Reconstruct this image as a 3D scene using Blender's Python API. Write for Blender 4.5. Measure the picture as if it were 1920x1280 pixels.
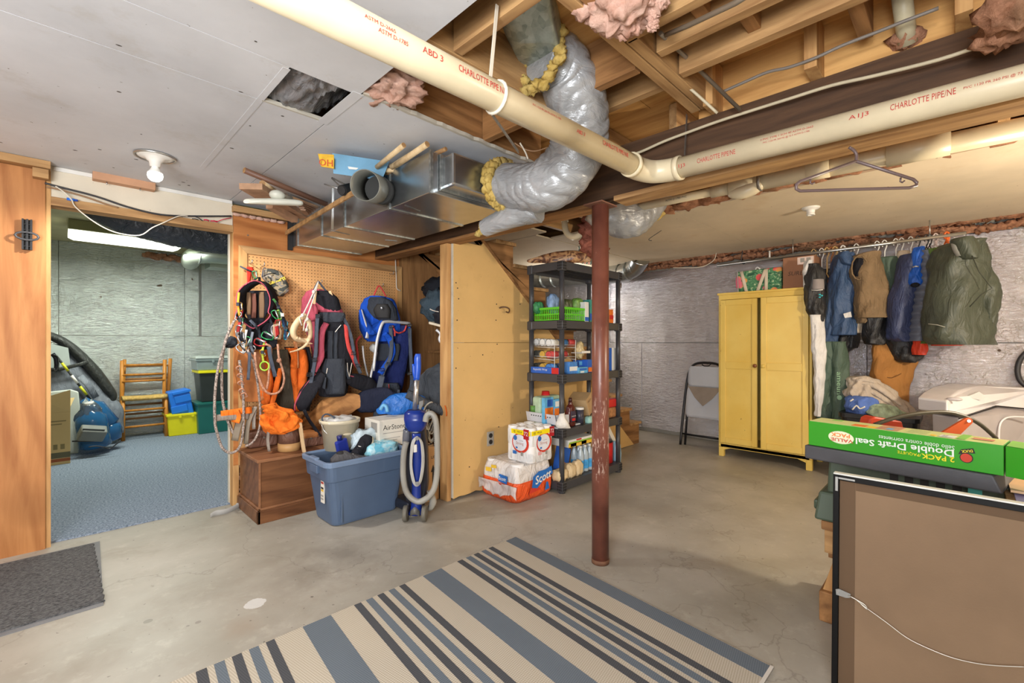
import bpy, bmesh, math, random
from mathutils import Vector, Matrix, noise
random.seed(7)
SC = bpy.context.scene
COL = SC.collection
for o in list(bpy.data.objects): bpy.data.objects.remove(o)
# ---------------------------------------------------------------- camera
H, FPX, CX, CY = 1.2, 853.333, 960.0, 642.0
_a = math.radians(44.8)
F = Vector((math.cos(_a), math.sin(_a), 0)); R = Vector((math.sin(_a), -math.cos(_a), 0))
CAM = Vector((0, 0, H))
cd = bpy.data.cameras.new('camera'); cam = bpy.data.objects.new('camera', cd); COL.objects.link(cam)
cam.location = CAM; cam.rotation_euler = (math.pi/2, 0, -math.atan2(F.x, F.y))
cd.sensor_width = 36; cd.lens = 16; cd.shift_y = 2/1920; cd.clip_start = .02
SC.camera = cam
# ---------------------------------------------------------------- light
SC.view_settings.view_transform = 'Standard'; SC.view_settings.look = 'None'
SC.view_settings.gamma = 1; SC.view_settings.use_curve_mapping = False
SC.view_settings.exposure = -.06
W = bpy.data.worlds.new('world'); SC.world = W; W.use_nodes = True
W.node_tree.nodes['Background'].inputs[0].default_value = (.9, .92, 1, 1)
W.node_tree.nodes['Background'].inputs[1].default_value = .3
def lamp(name, kind, loc, power, col=(1, 1, 1), size=.1, target=None, size_y=None):
    l = bpy.data.lights.new(name, kind); l.energy = power; l.color = col
    if kind == 'AREA':
        l.size = size
        if size_y: l.shape = 'RECTANGLE'; l.size_y = size_y
    else: l.shadow_soft_size = size
    o = bpy.data.objects.new(name, l); COL.objects.link(o); o.location = loc
    if target is not None: o.rotation_euler = (Vector(target)-Vector(loc)).to_track_quat('-Z', 'Y').to_euler()
    return o
WARM = (1, .86, .66); NEUT = (1, .95, .88)
lb = lamp('bulb_left', 'SPOT', (.396, 3.19, 2.085), 76, (1, .97, .92), .03, (.396, 3.19, 0))   # the bare LED bulb by the doorway, shining down
lb.data.spot_size = math.radians(172); lb.data.spot_blend = .35
lamp('bulb_right', 'POINT', (3.2, -1.15, 1.55), 150, WARM, .07)                      # bare bulb beyond the frame on the right
lamp('fill_point_behind', 'POINT', (-1.1, -.1, 1.75), 60, (1, .97, .94), .12)              # unseen fill lamp behind the camera
lamp('fill_area_behind', 'AREA', (-1.5, -.3, 1.25), 150, (.93, .96, 1), 1.6, (.4, 2.0, 2.24), 1.0)  # unseen area lamp added as fill, aimed up at the left ceiling
lamp('strip_back_room', 'AREA', (.62, 6.32, 2.22), 54, (.95, 1, .88), 1.2, (.62, 6.32, 0), .3)   # fluorescent in the carpeted room
lamp('bulb_stairs', 'POINT', (4.9, 3.9, 1.95), 19, (1, .95, .88), .06)              # bulb beyond the stairs

# ---------------------------------------------------------------- pixel rays (1920 x 1280 frame) -> world points
def ray(u, v): return F+R*((u-CX)/FPX)+Vector((0, 0, (CY-v)/FPX))
def pd(u, v, d): return CAM+ray(u, v)*d
def pz(u, v, z): r = ray(u, v); return CAM+r*((z-H)/r.z)
def px(u, v, x): r = ray(u, v); return CAM+r*(x/r.x)
def py(u, v, y): r = ray(u, v); return CAM+r*(y/r.y)
def dX(u, x): return x/ray(u, 0).x
def dY(u, y): return y/ray(u, 0).y
V = Vector
# ---------------------------------------------------------------- materials
def lin(c):
    c = c/255
    return c/12.92 if c <= .04045 else ((c+.055)/1.055)**2.4
def C(r, g, b): return (lin(r), lin(g), lin(b), 1)
MATS = {}
class N:
    def __init__(s, name):
        s.m = bpy.data.materials.new(name); s.m.use_nodes = True; s.t = s.m.node_tree; s.n = s.t.nodes
        s.b = s.n['Principled BSDF']; s.tc = None
    def new(s, typ, **kw):
        n = s.n.new(typ)
        for k, v in kw.items(): setattr(n, k, v)
        return n
    def l(s, a, b): s.t.links.new(a, b)
    def co(s, scale=(1, 1, 1), rot=(0, 0, 0)):
        if s.tc is None: s.tc = s.new('ShaderNodeTexCoord')
        m = s.new('ShaderNodeMapping'); m.inputs['Scale'].default_value = scale; m.inputs['Rotation'].default_value = rot
        s.l(s.tc.outputs['Object'], m.inputs['Vector']); return m.outputs[0]
    def noise(s, scale, detail=4, rough=.55, co=None, dist=0):
        n = s.new('ShaderNodeTexNoise'); n.inputs['Scale'].default_value = scale; n.inputs['Detail'].default_value = detail
        n.inputs['Roughness'].default_value = rough; n.inputs['Distortion'].default_value = dist
        s.l(co if co is not None else s.co(), n.inputs['Vector']); return n.outputs['Fac']
    def ramp(s, fac, stops):
        r = s.new('ShaderNodeValToRGB'); e = r.color_ramp.elements
        while len(e) < len(stops): e.new(.5)
        for i, (p, c) in enumerate(stops): e[i].position = p; e[i].color = c
        s.l(fac, r.inputs[0]); return r.outputs[0]
    def mix(s, fac, a, b, mode='MIX'):
        m = s.new('ShaderNodeMix', data_type='RGBA', blend_type=mode)
        for sock, x in ((m.inputs['Factor'], fac), (m.inputs[6], a), (m.inputs[7], b)):
            if hasattr(x, 'is_linked'): s.l(x, sock)
            else: sock.default_value = x
        return m.outputs[2]
    def bump(s, h, strength=.3, dist=.01):
        b = s.new('ShaderNodeBump'); b.inputs['Strength'].default_value = strength; b.inputs['Distance'].default_value = dist
        s.l(h, b.inputs['Height'])
        if s.b.inputs['Normal'].is_linked: s.l(s.b.inputs['Normal'].links[0].from_socket, b.inputs['Normal'])
        s.l(b.outputs[0], s.b.inputs['Normal'])
    def col(s, c):
        if hasattr(c, 'is_linked'): s.l(c, s.b.inputs['Base Color'])
        else: s.b.inputs['Base Color'].default_value = c
    def set(s, **kw):
        for k, v in kw.items(): s.b.inputs[k.replace('_', ' ')].default_value = v
def mul(c, f): return (min(1, c[0]*f), min(1, c[1]*f), min(1, c[2]*f), 1)
def mat(name, c, rough=.6, metal=0, var=.12, vs=6, bump=0, bs=40, spec=.5, trans=0, emit=0, alpha=1, sheen=0):
    if name in MATS: return MATS[name]
    n = N(name)
    if var: n.col(n.ramp(n.noise(vs, 5), [(.3, mul(c, 1-var)), (.7, mul(c, 1+var))]))
    else: n.col(c)
    n.set(Roughness=rough, Metallic=metal, Specular_IOR_Level=spec, Transmission_Weight=trans, Alpha=alpha, Sheen_Weight=sheen)
    if emit: n.set(Emission_Color=c, Emission_Strength=emit)
    if bump:
        n.bump(n.noise(bs, 4), bump, .01)
        if bump > .24: n.bump(n.noise(9, 4, .55, n.co((1.5, 1.5, .6)), 1.6), min(.9, bump*2), .03)
    MATS[name] = n.m; return n.m
def wood(name, a, b, axis='x', sc=1.0, rough=.65, ring=.35, knots=True, bump=.15):
    """a light, b dark; grain runs along axis"""
    if name in MATS: return MATS[name]
    n = N(name); k = {'x': (1.2, 14, 14), 'y': (14, 1.2, 14), 'z': (14, 14, 1.2)}[axis]
    k2 = {'x': (.7, 5, 5), 'y': (5, .7, 5), 'z': (5, 5, .7)}[axis]
    f = n.noise(1.6*sc, 6, .62, n.co(k), .6)
    w = n.new('ShaderNodeTexWave', bands_direction='DIAGONAL'); w.inputs['Scale'].default_value = 1.1*sc; w.inputs['Distortion'].default_value = 9
    w.inputs['Detail'].default_value = 2; w.inputs['Detail Scale'].default_value = .6; n.l(n.co(k2), w.inputs['Vector'])
    c = n.ramp(f, [(.3, b), (.65, a)])
    c = n.mix(ring, c, n.ramp(w.outputs['Fac'], [(.05, b), (.45, a), (1, mul(a, 1.1))]))
    if knots: c = n.mix(n.ramp(n.noise(1.3, 2), [(.66, (0, 0, 0, 1)), (.75, (.35, .35, .35, 1))]), c, mul(b, .6))
    n.col(c); n.set(Roughness=rough, Specular_IOR_Level=.3); n.bump(f, bump, .004)
    MATS[name] = n.m; return n.m
def foil(name, tint, rough=.3):
    n = N(name)
    big = n.noise(1.1, 3); fine = n.noise(26, 7, .74, n.co((.6, .6, 2.0)), .6); mid = n.noise(5, 5, .62, n.co((1, 1, 1.3)), .8)
    vo = n.new('ShaderNodeTexVoronoi', feature='DISTANCE_TO_EDGE'); vo.inputs['Scale'].default_value = 3.2
    wp = n.new('ShaderNodeVectorMath', operation='ADD'); nz = n.new('ShaderNodeTexNoise'); nz.inputs['Scale'].default_value = 4; nz.inputs['Detail'].default_value = 5
    n.l(n.co(), nz.inputs['Vector']); n.l(n.co((1, 1, .6)), wp.inputs[0]); n.l(nz.outputs['Color'], wp.inputs[1]); n.l(wp.outputs[0], vo.inputs['Vector'])
    cr = n.ramp(vo.outputs['Distance'], [(0, (1, 1, 1, 1)), (.016, (0, 0, 0, 1))])
    c = n.mix(.6, n.ramp(big, [(.35, mul(tint, .8)), (.68, mul(tint, 1.1))]), n.ramp(mid, [(.3, mul(tint, .78)), (.7, mul(tint, 1.12))]))
    fade = n.ramp(n.noise(1.7, 3), [(.5, (0, 0, 0, 1)), (.6, (.75, .75, .75, 1))])
    m = n.mix(1, cr, fade, 'MULTIPLY'); c = n.mix(m, c, C(226, 230, 230))
    hole = n.ramp(n.noise(6.5, 2, .4), [(.745, (0, 0, 0, 1)), (.76, (.9, .9, .9, 1))]); c = n.mix(hole, c, C(95, 70, 42))
    n.col(c); n.set(Metallic=.86, Roughness=rough)
    n.bump(n.noise(1.3, 2, .5, n.co((1, 1, .45))), .55, .16); n.bump(mid, .35, .03); n.bump(fine, .75, .014); n.bump(cr, .6, .006)
    MATS[name] = n.m; return n.m
def drywall(name, c, dirt, amt=.5, sc=1.3):
    n = N(name); x = n.ramp(n.noise(sc, 6, .6), [(.34, mul(c, .86)), (.66, mul(c, 1.05))])
    x = n.mix(n.ramp(n.noise(3.1, 8, .72), [(.56, (0, 0, 0, 1)), (.74, (amt, amt, amt, 1))]), x, dirt)
    x = n.mix(n.ramp(n.noise(34, 3, .5), [(.735, (0, 0, 0, 1)), (.755, (.8, .8, .8, 1))]), x, mul(dirt, .35))
    n.col(x); n.set(Roughness=.8, Specular_IOR_Level=.25); n.bump(n.noise(18, 5), .12, .006); MATS[name] = n.m; return n.m
# ---------------------------------------------------------------- mesh builder
WORG = {}
class MB:
    def __init__(s): s.v = []; s.f = []; s.s = []
    def add(s, vs, fs, smooth=False):
        k = len(s.v); s.v += [Vector(p) for p in vs]; s.f += [[i+k for i in f] for f in fs]; s.s += [smooth]*len(fs); return s
    def hexa(s, p, smooth=False): return s.add(p, [(0, 3, 2, 1), (4, 5, 6, 7), (0, 1, 5, 4), (1, 2, 6, 5), (2, 3, 7, 6), (3, 0, 4, 7)], smooth)
    def box(s, a, b):
        (x0, y0, z0), (x1, y1, z1) = a, b
        x0, x1 = sorted((x0, x1)); y0, y1 = sorted((y0, y1)); z0, z1 = sorted((z0, z1))
        return s.hexa([(x0, y0, z0), (x1, y0, z0), (x1, y1, z0), (x0, y1, z0), (x0, y0, z1), (x1, y0, z1), (x1, y1, z1), (x0, y1, z1)])
    def obox(s, c, ax, ay, az):
        c, ax, ay, az = map(Vector, (c, ax, ay, az))
        return s.hexa([c-ax-ay-az, c+ax-ay-az, c+ax+ay-az, c-ax+ay-az, c-ax-ay+az, c+ax-ay+az, c+ax+ay+az, c-ax+ay+az])
    def bar(s, p0, p1, w, h, up=(0, 0, 1)):
        p0, p1 = Vector(p0), Vector(p1); t = (p1-p0); L = t.length; t.normalize(); up = Vector(up)
        sd = t.cross(up); sd.normalize(); u2 = sd.cross(t)
        return s.obox((p0+p1)/2, t*L/2, sd*w/2, u2*h/2)
    def prism(s, poly, ext):
        ext = Vector(ext); n = len(poly); a = [Vector(p) for p in poly]
        return s.add(a+[p+ext for p in a], [list(range(n))[::-1], list(range(n, 2*n))]+[(i, (i+1) % n, n+(i+1) % n, n+i) for i in range(n)])
    def rings(s, rs, closed_u=True, cap=True, smooth=True, loop=False):
        n = len(rs[0]); vs = [p for r in rs for p in r]; fs = []
        m = len(rs); rng = range(m if loop else m-1)
        for i in rng:
            j2 = (i+1) % m
            for j in range(n if closed_u else n-1):
                fs.append((i*n+j, i*n+(j+1) % n, j2*n+(j+1) % n, j2*n+j))
        k = len(s.v); s.add(vs, fs, smooth)
        if cap and closed_u and not loop:
            s.f += [[k+i for i in range(n)][::-1], [k+(m-1)*n+i for i in range(n)]]; s.s += [False, False]
        return s
    def cyl(s, p0, p1, r0, r1=None, n=16, cap=True):
        r1 = r0 if r1 is None else r1; p0, p1 = Vector(p0), Vector(p1); t = (p1-p0).normalized()
        a = t.orthogonal().normalized(); b = t.cross(a)
        f = lambda c, r: [c+(a*math.cos(2*math.pi*i/n)+b*math.sin(2*math.pi*i/n))*r for i in range(n)]
        return s.rings([f(p0, r0), f(p1, r1)], cap=cap)
    def pipe(s, p0, p1, r, ri, n=20):
        p0, p1 = Vector(p0), Vector(p1); t = (p1-p0).normalized(); a = t.orthogonal().normalized(); b = t.cross(a)
        f = lambda c, r: [c+(a*math.cos(2*math.pi*i/n)+b*math.sin(2*math.pi*i/n))*r for i in range(n)]
        return s.rings([f(p0, r), f(p1, r), f(p1, ri), f(p0, ri)], loop=True)
    def tube(s, pts, r, n=8, closed=False, sub=0, flat=1.0, side=None):
        pts = [Vector(p) for p in pts]
        if sub: pts = spline(pts, sub, closed)
        m = len(pts); rs = []; prev = None
        for i, p in enumerate(pts):
            if closed: t = pts[(i+1) % m]-pts[i-1]
            else: t = pts[min(i+1, m-1)]-pts[max(i-1, 0)]
            if t.length < 1e-9: t = Vector((0, 0, 1))
            t.normalize()
            if side is not None:
                a = Vector(side); a = a-t*a.dot(t)
                if a.length < 1e-4: a = t.orthogonal()
            elif prev is None: a = t.orthogonal()
            else: a = prev-t*prev.dot(t)
            a.normalize(); prev = a; b = t.cross(a)
            rr = r[min(i, len(r)-1)] if isinstance(r, (list, tuple)) else r
            if isinstance(r, (list, tuple)) and len(r) != m:
                x = i/(m-1)*(len(r)-1); k = min(int(x), len(r)-2); rr = r[k]+(r[k+1]-r[k])*(x-k)
            rs.append([p+(a*math.cos(2*math.pi*j/n)+b*math.sin(2*math.pi*j/n)*flat)*rr for j in range(n)])
        return s.rings(rs, loop=closed)
    def lathe(s, c, prof, n=20, axis=(0, 0, 1), cap=True):
        c = Vector(c); t = Vector(axis).normalized(); a = t.orthogonal().normalized(); b = t.cross(a)
        return s.rings([[c+t*z+(a*math.cos(2*math.pi*i/n)+b*math.sin(2*math.pi*i/n))*max(r, 1e-4) for i in range(n)] for r, z in prof], cap=cap)
    def loft(s, rows, side=R, dep=F, p=2.4, n=20, amp=0, freq=6, folds=0, famp=0, seed=0, sub=0, cap=True):
        """rows: (center, rx, ry). Elliptic sections in the plane of side and dep, with cloth folds and wrinkles"""
        side = Vector(side); dep = Vector(dep)
        if sub:
            pts = spline([Vector(r[0]) for r in rows], sub, False); m = len(pts); out = []
            for i, q in enumerate(pts):
                x = i/sub; k = min(int(x), len(rows)-2); f = x-k; f = f*f*(3-2*f)
                out.append((q, rows[k][1]+(rows[k+1][1]-rows[k][1])*f, rows[k][2]+(rows[k+1][2]-rows[k][2])*f))
            rows = out
        rs = []
        for i, (c, rx, ry) in enumerate(rows):
            c = Vector(c); rg = []
            for j in range(n):
                th = 2*math.pi*j/n; ct, st = math.cos(th), math.sin(th)
                x = math.copysign(abs(ct)**(2/p), ct); y = math.copysign(abs(st)**(2/p), st)
                k = 1
                if folds: k += famp*math.sin(folds*th+seed+i*.35)
                q = c+side*rx*x*(1 if abs(st) < .3 else k)+dep*ry*y*k
                if amp:
                    w = noise.noise(q*freq+Vector((seed*3.1, seed, 0)))*.6+noise.noise(q*freq*2.3+Vector((seed, 5, 0)))*.4
                    q = q+(side*x*rx+dep*y*ry).normalized()*w*amp
                rg.append(q)
            rs.append(rg)
        return s.rings(rs, cap=cap)
    def blob(s, c, r, n=14, amp=.25, freq=3, seed=0, p=2.0, zflat=1):
        c = Vector(c); rx, ry, rz = r; rs = []
        for i in range(n+1):
            ph = -math.pi/2+math.pi*i/n; cp, sp = math.cos(ph), math.sin(ph)
            cp = max(cp, .01)**(2/p); sp = math.copysign(abs(sp)**(2/p), sp); rg = []
            for j in range(n*2):
                th = math.pi*j/n; ct, st = math.cos(th), math.sin(th)
                d = Vector((cp*math.copysign(abs(ct)**(2/p), ct), cp*math.copysign(abs(st)**(2/p), st), sp))
                k = 1+amp*(noise.noise(d*freq+Vector((seed*7.3, seed, 1)))+.5*noise.noise(d*freq*2.6+Vector((seed, 3, seed))))
                rg.append(c+Vector((d.x*rx, d.y*ry, d.z*rz))*k)
            rs.append(rg)
        return s.rings(rs)
    def build(s, name, m, parent=None, label=None, cat=None, group=None, kind=None, bev=0, seg=2, sub=0, solid=0):
        me = bpy.data.meshes.new(name)
        if parent is None:
            xs = [p.x for p in s.v]; ys = [p.y for p in s.v]; zs = [p.z for p in s.v]
            org = Vector(((min(xs)+max(xs))/2, (min(ys)+max(ys))/2, min(zs)))
            if kind == 'structure': org = Vector((0, 0, 0))
        else: org = WORG[parent.name]
        me.from_pydata([tuple(p-org) for p in s.v], [], s.f)
        for i, p in enumerate(me.polygons): p.use_smooth = s.s[i]
        if m is not None: me.materials.append(m)
        o = bpy.data.objects.new(name, me); COL.objects.link(o); WORG[o.name] = org
        if parent is None: o.location = org
        else: o.parent = parent
        if bev:
            b = o.modifiers.new('bevel', 'BEVEL'); b.width = bev; b.segments = seg; b.limit_method = 'ANGLE'; b.angle_limit = .6
        if solid:
            b = o.modifiers.new('solid', 'SOLIDIFY'); b.thickness = solid; b.offset = 0
        if sub:
            b = o.modifiers.new('sub', 'SUBSURF'); b.levels = sub; b.render_levels = sub
        tag(o, label, cat, group, kind); return o
def tag(o, label=None, cat=None, group=None, kind=None):
    for k, v in (('label', label), ('category', cat), ('group', group), ('kind', kind)):
        if v: o[k] = v
    return o
def thing(name, label, cat, loc=(0, 0, 0), group=None, kind=None):
    o = bpy.data.objects.new(name, None); COL.objects.link(o); o.location = loc; o.empty_display_size = .1
    WORG[o.name] = Vector(loc); return tag(o, label, cat, group, kind)
def struct(name): return thing(name, None, None, kind='structure')
def spline(pts, k, closed=False):
    out = []; m = len(pts)
    for i in range(m if closed else m-1):
        g = (lambda q: pts[q % m]) if closed else (lambda q: pts[max(0, min(m-1, q))])
        a, b, c, d = g(i-1), g(i), g(i+1), g(i+2)
        for j in range(k):
            t = j/k; out.append(.5*((2*b)+(c-a)*t+(2*a-5*b+4*c-d)*t*t+(3*b-a-3*c+d)*t*t*t))
    if not closed: out.append(pts[-1])
    return out
def dup(o, delta=None, label=None, parent=None, rotz=None):
    c = o.copy(); COL.objects.link(c); WORG[c.name] = WORG[o.name].copy()
    if parent is not None: c.parent = parent
    if delta is not None: c.location = o.location+Vector(delta); WORG[c.name] += Vector(delta)
    if rotz is not None: c.rotation_euler.z += rotz
    if label: c['label'] = label
    for ch in list(o.children): dup(ch, parent=c)
    return c
def text(s, origin, xd, yd, m, parent, h=None, w=None, name='lettering', cyl=None, bold=False, shear=0):
    """flat printed lettering, centred on origin, lying just proud of the surface spanned by xd, yd"""
    cu = bpy.data.curves.new('t', 'FONT'); cu.body = s; cu.size = 1; cu.align_x = 'CENTER'; cu.align_y = 'CENTER'; cu.resolution_u = 2; cu.shear = shear
    if bold: cu.offset = .018
    to = bpy.data.objects.new('t', cu); me0 = bpy.data.meshes.new_from_object(to)
    xs = [v.co.x for v in me0.vertices]; ys = [v.co.y for v in me0.vertices]
    W0, H0 = max(xs)-min(xs), max(ys)-min(ys); mx, my = (max(xs)+min(xs))/2, (max(ys)+min(ys))/2
    sy = (h/H0) if h else None; sx = (w/W0) if w else None
    sx = sx or sy; sy = sy or sx
    xd = Vector(xd).normalized(); yd = Vector(yd).normalized(); nn = xd.cross(yd); origin = Vector(origin); b = MB(); vs = []
    for v in me0.vertices:
        x, y = (v.co.x-mx)*sx, (v.co.y-my)*sy
        if cyl: th = y/cyl; vs.append(origin+xd*x+yd*math.sin(th)*cyl+nn*((math.cos(th)-1)*cyl+.0012))
        else: vs.append(origin+xd*x+yd*y+nn*.0012)
    b.add(vs, [list(p.vertices) for p in me0.polygons])
    bpy.data.objects.remove(to); bpy.data.curves.remove(cu); bpy.data.meshes.remove(me0)
    return b.build(name, m, parent)
def decal(pts, m, parent, name='printed_patch', lift=.0008):
    """flat print or sticker on a surface, corners in order"""
    pts = [Vector(p) for p in pts]; nn = (pts[1]-pts[0]).cross(pts[-1]-pts[0]).normalized()
    if nn.dot(CAM-pts[0]) < 0: nn = -nn
    b = MB().prism(pts, nn*lift); return b.build(name, m, parent)
def rows_px(rows, depth=None, x=None, y=None, thick=.05):
    """rows (v, u0, u1[, push][, thick]) -> loft rows standing at one depth or in one wall plane"""
    out = []
    for r in rows:
        v, u0, u1 = r[:3]; um = (u0+u1)/2; d = depth if depth else (dX(um, x) if x else dY(um, y))
        d += r[3] if len(r) > 3 else 0
        out.append((pd(um, v, d), (u1-u0)/2*d/FPX, r[4] if len(r) > 4 else thick))
    return out
def pts_px(uv, depth=None, x=None, y=None):
    out = []
    for q in uv:
        d = depth if depth else (dX(q[0], x) if x else dY(q[0], y))
        out.append(pd(q[0], q[1], d+(q[2] if len(q) > 2 else 0)))
    return out
# ================================================================ materials of the shell
PINE_X = wood('pine_x', C(196, 156, 106), C(132, 94, 58), 'x', ring=.25); PINE_Y = wood('pine_y', C(196, 156, 106), C(132, 94, 58), 'y', ring=.25); PINE_Z = wood('pine_z', C(208, 164, 108), C(160, 112, 66), 'z', ring=.25)
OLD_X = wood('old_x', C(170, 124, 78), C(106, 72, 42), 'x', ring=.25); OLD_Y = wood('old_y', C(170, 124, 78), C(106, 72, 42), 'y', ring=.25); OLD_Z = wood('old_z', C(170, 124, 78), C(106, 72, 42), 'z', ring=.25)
DARKBEAM = wood('dark_beam', C(92, 66, 46), C(54, 38, 27), 'y', ring=.15)
PLY = wood('plywood', C(188, 130, 78), C(150, 92, 48), 'z', .8, .5, .32); PLYX = wood('plywood_x', C(190, 126, 72), C(150, 88, 44), 'x', .9, .5, .45)
SUBFL = wood('subfloor', C(216, 168, 104), C(164, 112, 58), 'y', .8, .7, .3)
CREAM = drywall('cream_board', C(216, 176, 114), C(168, 128, 76), .3)
CEILW = drywall('ceiling_board', C(214, 215, 218), C(170, 160, 142), .38)
CEILR = drywall('ceiling_board_right', C(228, 212, 186), C(200, 160, 108), .3)
WALLW = drywall('cream_wall', C(226, 216, 196), C(196, 180, 150), .2)
PAPER = drywall('paper_edge', C(196, 190, 176), C(120, 110, 96), .5, 9)
FOIL_L = foil('foil_back', (.60, .64, .62, 1), .2); FOIL_R = foil('foil_right', (.72, .71, .76, 1), .22)
def concrete():
    n = N('concrete'); b = n.ramp(n.noise(.9, 7, .6), [(.3, C(140, 134, 121)), (.5, C(162, 156, 144)), (.72, C(180, 174, 163))])
    b = n.mix(n.ramp(n.noise(3.4, 8, .7, None, .4), [(.52, (0, 0, 0, 1)), (.72, (.55, .55, .55, 1))]), b, C(140, 130, 114))
    b = n.mix(n.ramp(n.noise(9, 6, .7), [(.55, (0, 0, 0, 1)), (.75, (.3, .3, .3, 1))]), b, C(206, 200, 188))
    g = n.new('ShaderNodeNewGeometry')
    wob = n.noise(5, 5, .65)
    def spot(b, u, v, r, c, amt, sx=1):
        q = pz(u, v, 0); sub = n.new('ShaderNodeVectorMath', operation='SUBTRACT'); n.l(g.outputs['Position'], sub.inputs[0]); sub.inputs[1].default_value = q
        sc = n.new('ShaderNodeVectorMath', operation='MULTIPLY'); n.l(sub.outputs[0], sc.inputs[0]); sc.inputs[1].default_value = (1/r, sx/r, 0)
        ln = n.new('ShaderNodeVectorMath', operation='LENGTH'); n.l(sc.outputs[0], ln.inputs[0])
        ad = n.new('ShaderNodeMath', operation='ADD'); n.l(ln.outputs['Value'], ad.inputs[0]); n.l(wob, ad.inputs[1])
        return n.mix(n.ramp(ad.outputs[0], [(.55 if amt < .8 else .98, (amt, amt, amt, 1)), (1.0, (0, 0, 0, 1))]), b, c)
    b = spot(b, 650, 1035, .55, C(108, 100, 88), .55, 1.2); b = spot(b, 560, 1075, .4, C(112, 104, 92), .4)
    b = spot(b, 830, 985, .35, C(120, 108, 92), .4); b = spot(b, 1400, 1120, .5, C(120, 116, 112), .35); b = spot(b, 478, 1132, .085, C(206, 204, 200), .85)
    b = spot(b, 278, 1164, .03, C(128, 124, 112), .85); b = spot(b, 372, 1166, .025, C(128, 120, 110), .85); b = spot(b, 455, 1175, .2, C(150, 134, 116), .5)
    sp = n.ramp(n.noise(46, 2, .4), [(.735, (0, 0, 0, 1)), (.75, (.7, .7, .7, 1))]); b = n.mix(sp, b, C(84, 78, 70))
    vo = n.new('ShaderNodeTexVoronoi', feature='DISTANCE_TO_EDGE'); vo.inputs['Scale'].default_value = .55
    wv = n.new('ShaderNodeVectorMath', operation='ADD'); nt = n.new('ShaderNodeTexNoise'); nt.inputs['Scale'].default_value = 2.2; nt.inputs['Detail'].default_value = 6
    n.l(g.outputs['Position'], nt.inputs['Vector']); n.l(g.outputs['Position'], wv.inputs[0]); n.l(nt.outputs['Color'], wv.inputs[1]); n.l(wv.outputs[0], vo.inputs['Vector'])
    b = n.mix(n.ramp(vo.outputs['Distance'], [(0, (.35, .35, .35, 1)), (.003, (0, 0, 0, 1))]), b, C(96, 88, 76))
    n.col(b); n.set(Specular_IOR_Level=.4)
    rr = n.ramp(n.noise(1.7, 5), [(.3, (.3, .3, .3, 1)), (.7, (.55, .55, .55, 1))]); n.l(rr, n.b.inputs['Roughness'])
    n.bump(n.noise(7, 6), .08, .01); return n.m
CONC = concrete()
def carpet(name, a, b, sc=140):
    n = N(name); n.col(n.ramp(n.noise(sc, 3, .7), [(.35, b), (.65, a)])); n.set(Roughness=.95, Specular_IOR_Level=.1); n.bump(n.noise(sc*1.3, 2), .6, .01); return n.m
CARPET = carpet('carpet_blue', C(160, 172, 188), C(92, 106, 122), 85)
PINKI = None
def fluffy(name, a, b, c):
    n = N(name); n.col(n.mix(n.ramp(n.noise(4, 4), [(.55, (0, 0, 0, 1)), (.75, (.8, .8, .8, 1))]), n.ramp(n.noise(14, 8, .75), [(.3, b), (.65, a)]), c))
    n.set(Roughness=1, Specular_IOR_Level=.05); n.bump(n.noise(22, 8, .8, None, .6), .7, .025); return n.m
PINKI = fluffy('pink_fiberglass', C(244, 206, 188), C(204, 150, 128), C(216, 184, 160))
BROWNI = fluffy('dusty_fiberglass', C(214, 160, 128), C(130, 86, 62), C(150, 132, 104))
YELI = fluffy('yellow_fiberglass', C(232, 204, 126), C(176, 140, 62), C(206, 186, 130))
RED = mat('red_ink', C(184, 54, 48), .7, var=.25, vs=60); INK = mat('black_ink', C(34, 32, 32), .7, var=0)
WHITE = mat('white_paint', C(232, 230, 224), .5, var=.04); BLACK = mat('black_plastic', C(26, 26, 28), .4, var=.1)
GALV = N('galvanised')
_g = GALV; _v = _g.new('ShaderNodeTexVoronoi'); _v.inputs['Scale'].default_value = 55; _g.l(_g.co(), _v.inputs['Vector'])
_g.col(_g.ramp(_v.outputs['Distance'], [(.1, C(196, 200, 198)), (.8, C(150, 156, 156))])); _g.set(Metallic=.9, Roughness=.36); GALV = _g.m
SPANG = N('spangle'); _g = SPANG; _v = _g.new('ShaderNodeTexVoronoi'); _v.inputs['Scale'].default_value = 38; _g.l(_g.co(), _v.inputs['Vector'])
_g.col(_g.mix(.5, _g.ramp(_v.outputs['Color'], [(.2, C(150, 162, 154)), (.8, C(206, 216, 208))]), _g.ramp(_g.noise(30, 5), [(.3, C(120, 132, 126)), (.7, C(180, 190, 182))]))); _g.set(Metallic=.75, Roughness=.42); SPANG = _g.m
DUCTM = mat('duct_steel', C(186, 190, 192), .27, .95, .1, 8, .06, 6)
PVC = mat('pvc_cream', C(216, 202, 170), .35, 0, .08, 7)
STEEL = mat('steel', C(190, 190, 188), .3, .9, .06); RUST = mat('strap_steel', C(150, 146, 140), .45, .8, .2, 30)

# ================================================================ floor
ZC = 2.24      # underside of the boarded ceilings
fl = struct('floor')
MB().box((-3.2, -3.2, -.12), (5.8, 3.9, 0)).build('concrete_slab', CONC, fl)
MB().box((2.42, 3.9, -.12), (5.8, 7.8, 0)).build('concrete_slab', CONC, fl)
b = MB(); fr = [(-1.6+.1*i, 3.868+.012*noise.noise(Vector((i*.7, 0, 0)))) for i in range(41)]
b.prism([(x, y, -.10) for x, y in fr]+[(2.4, 7.8, -.10), (-1.6, 7.8, -.10)], (0, 0, .112)); b.build('carpet', CARPET, fl)
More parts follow.
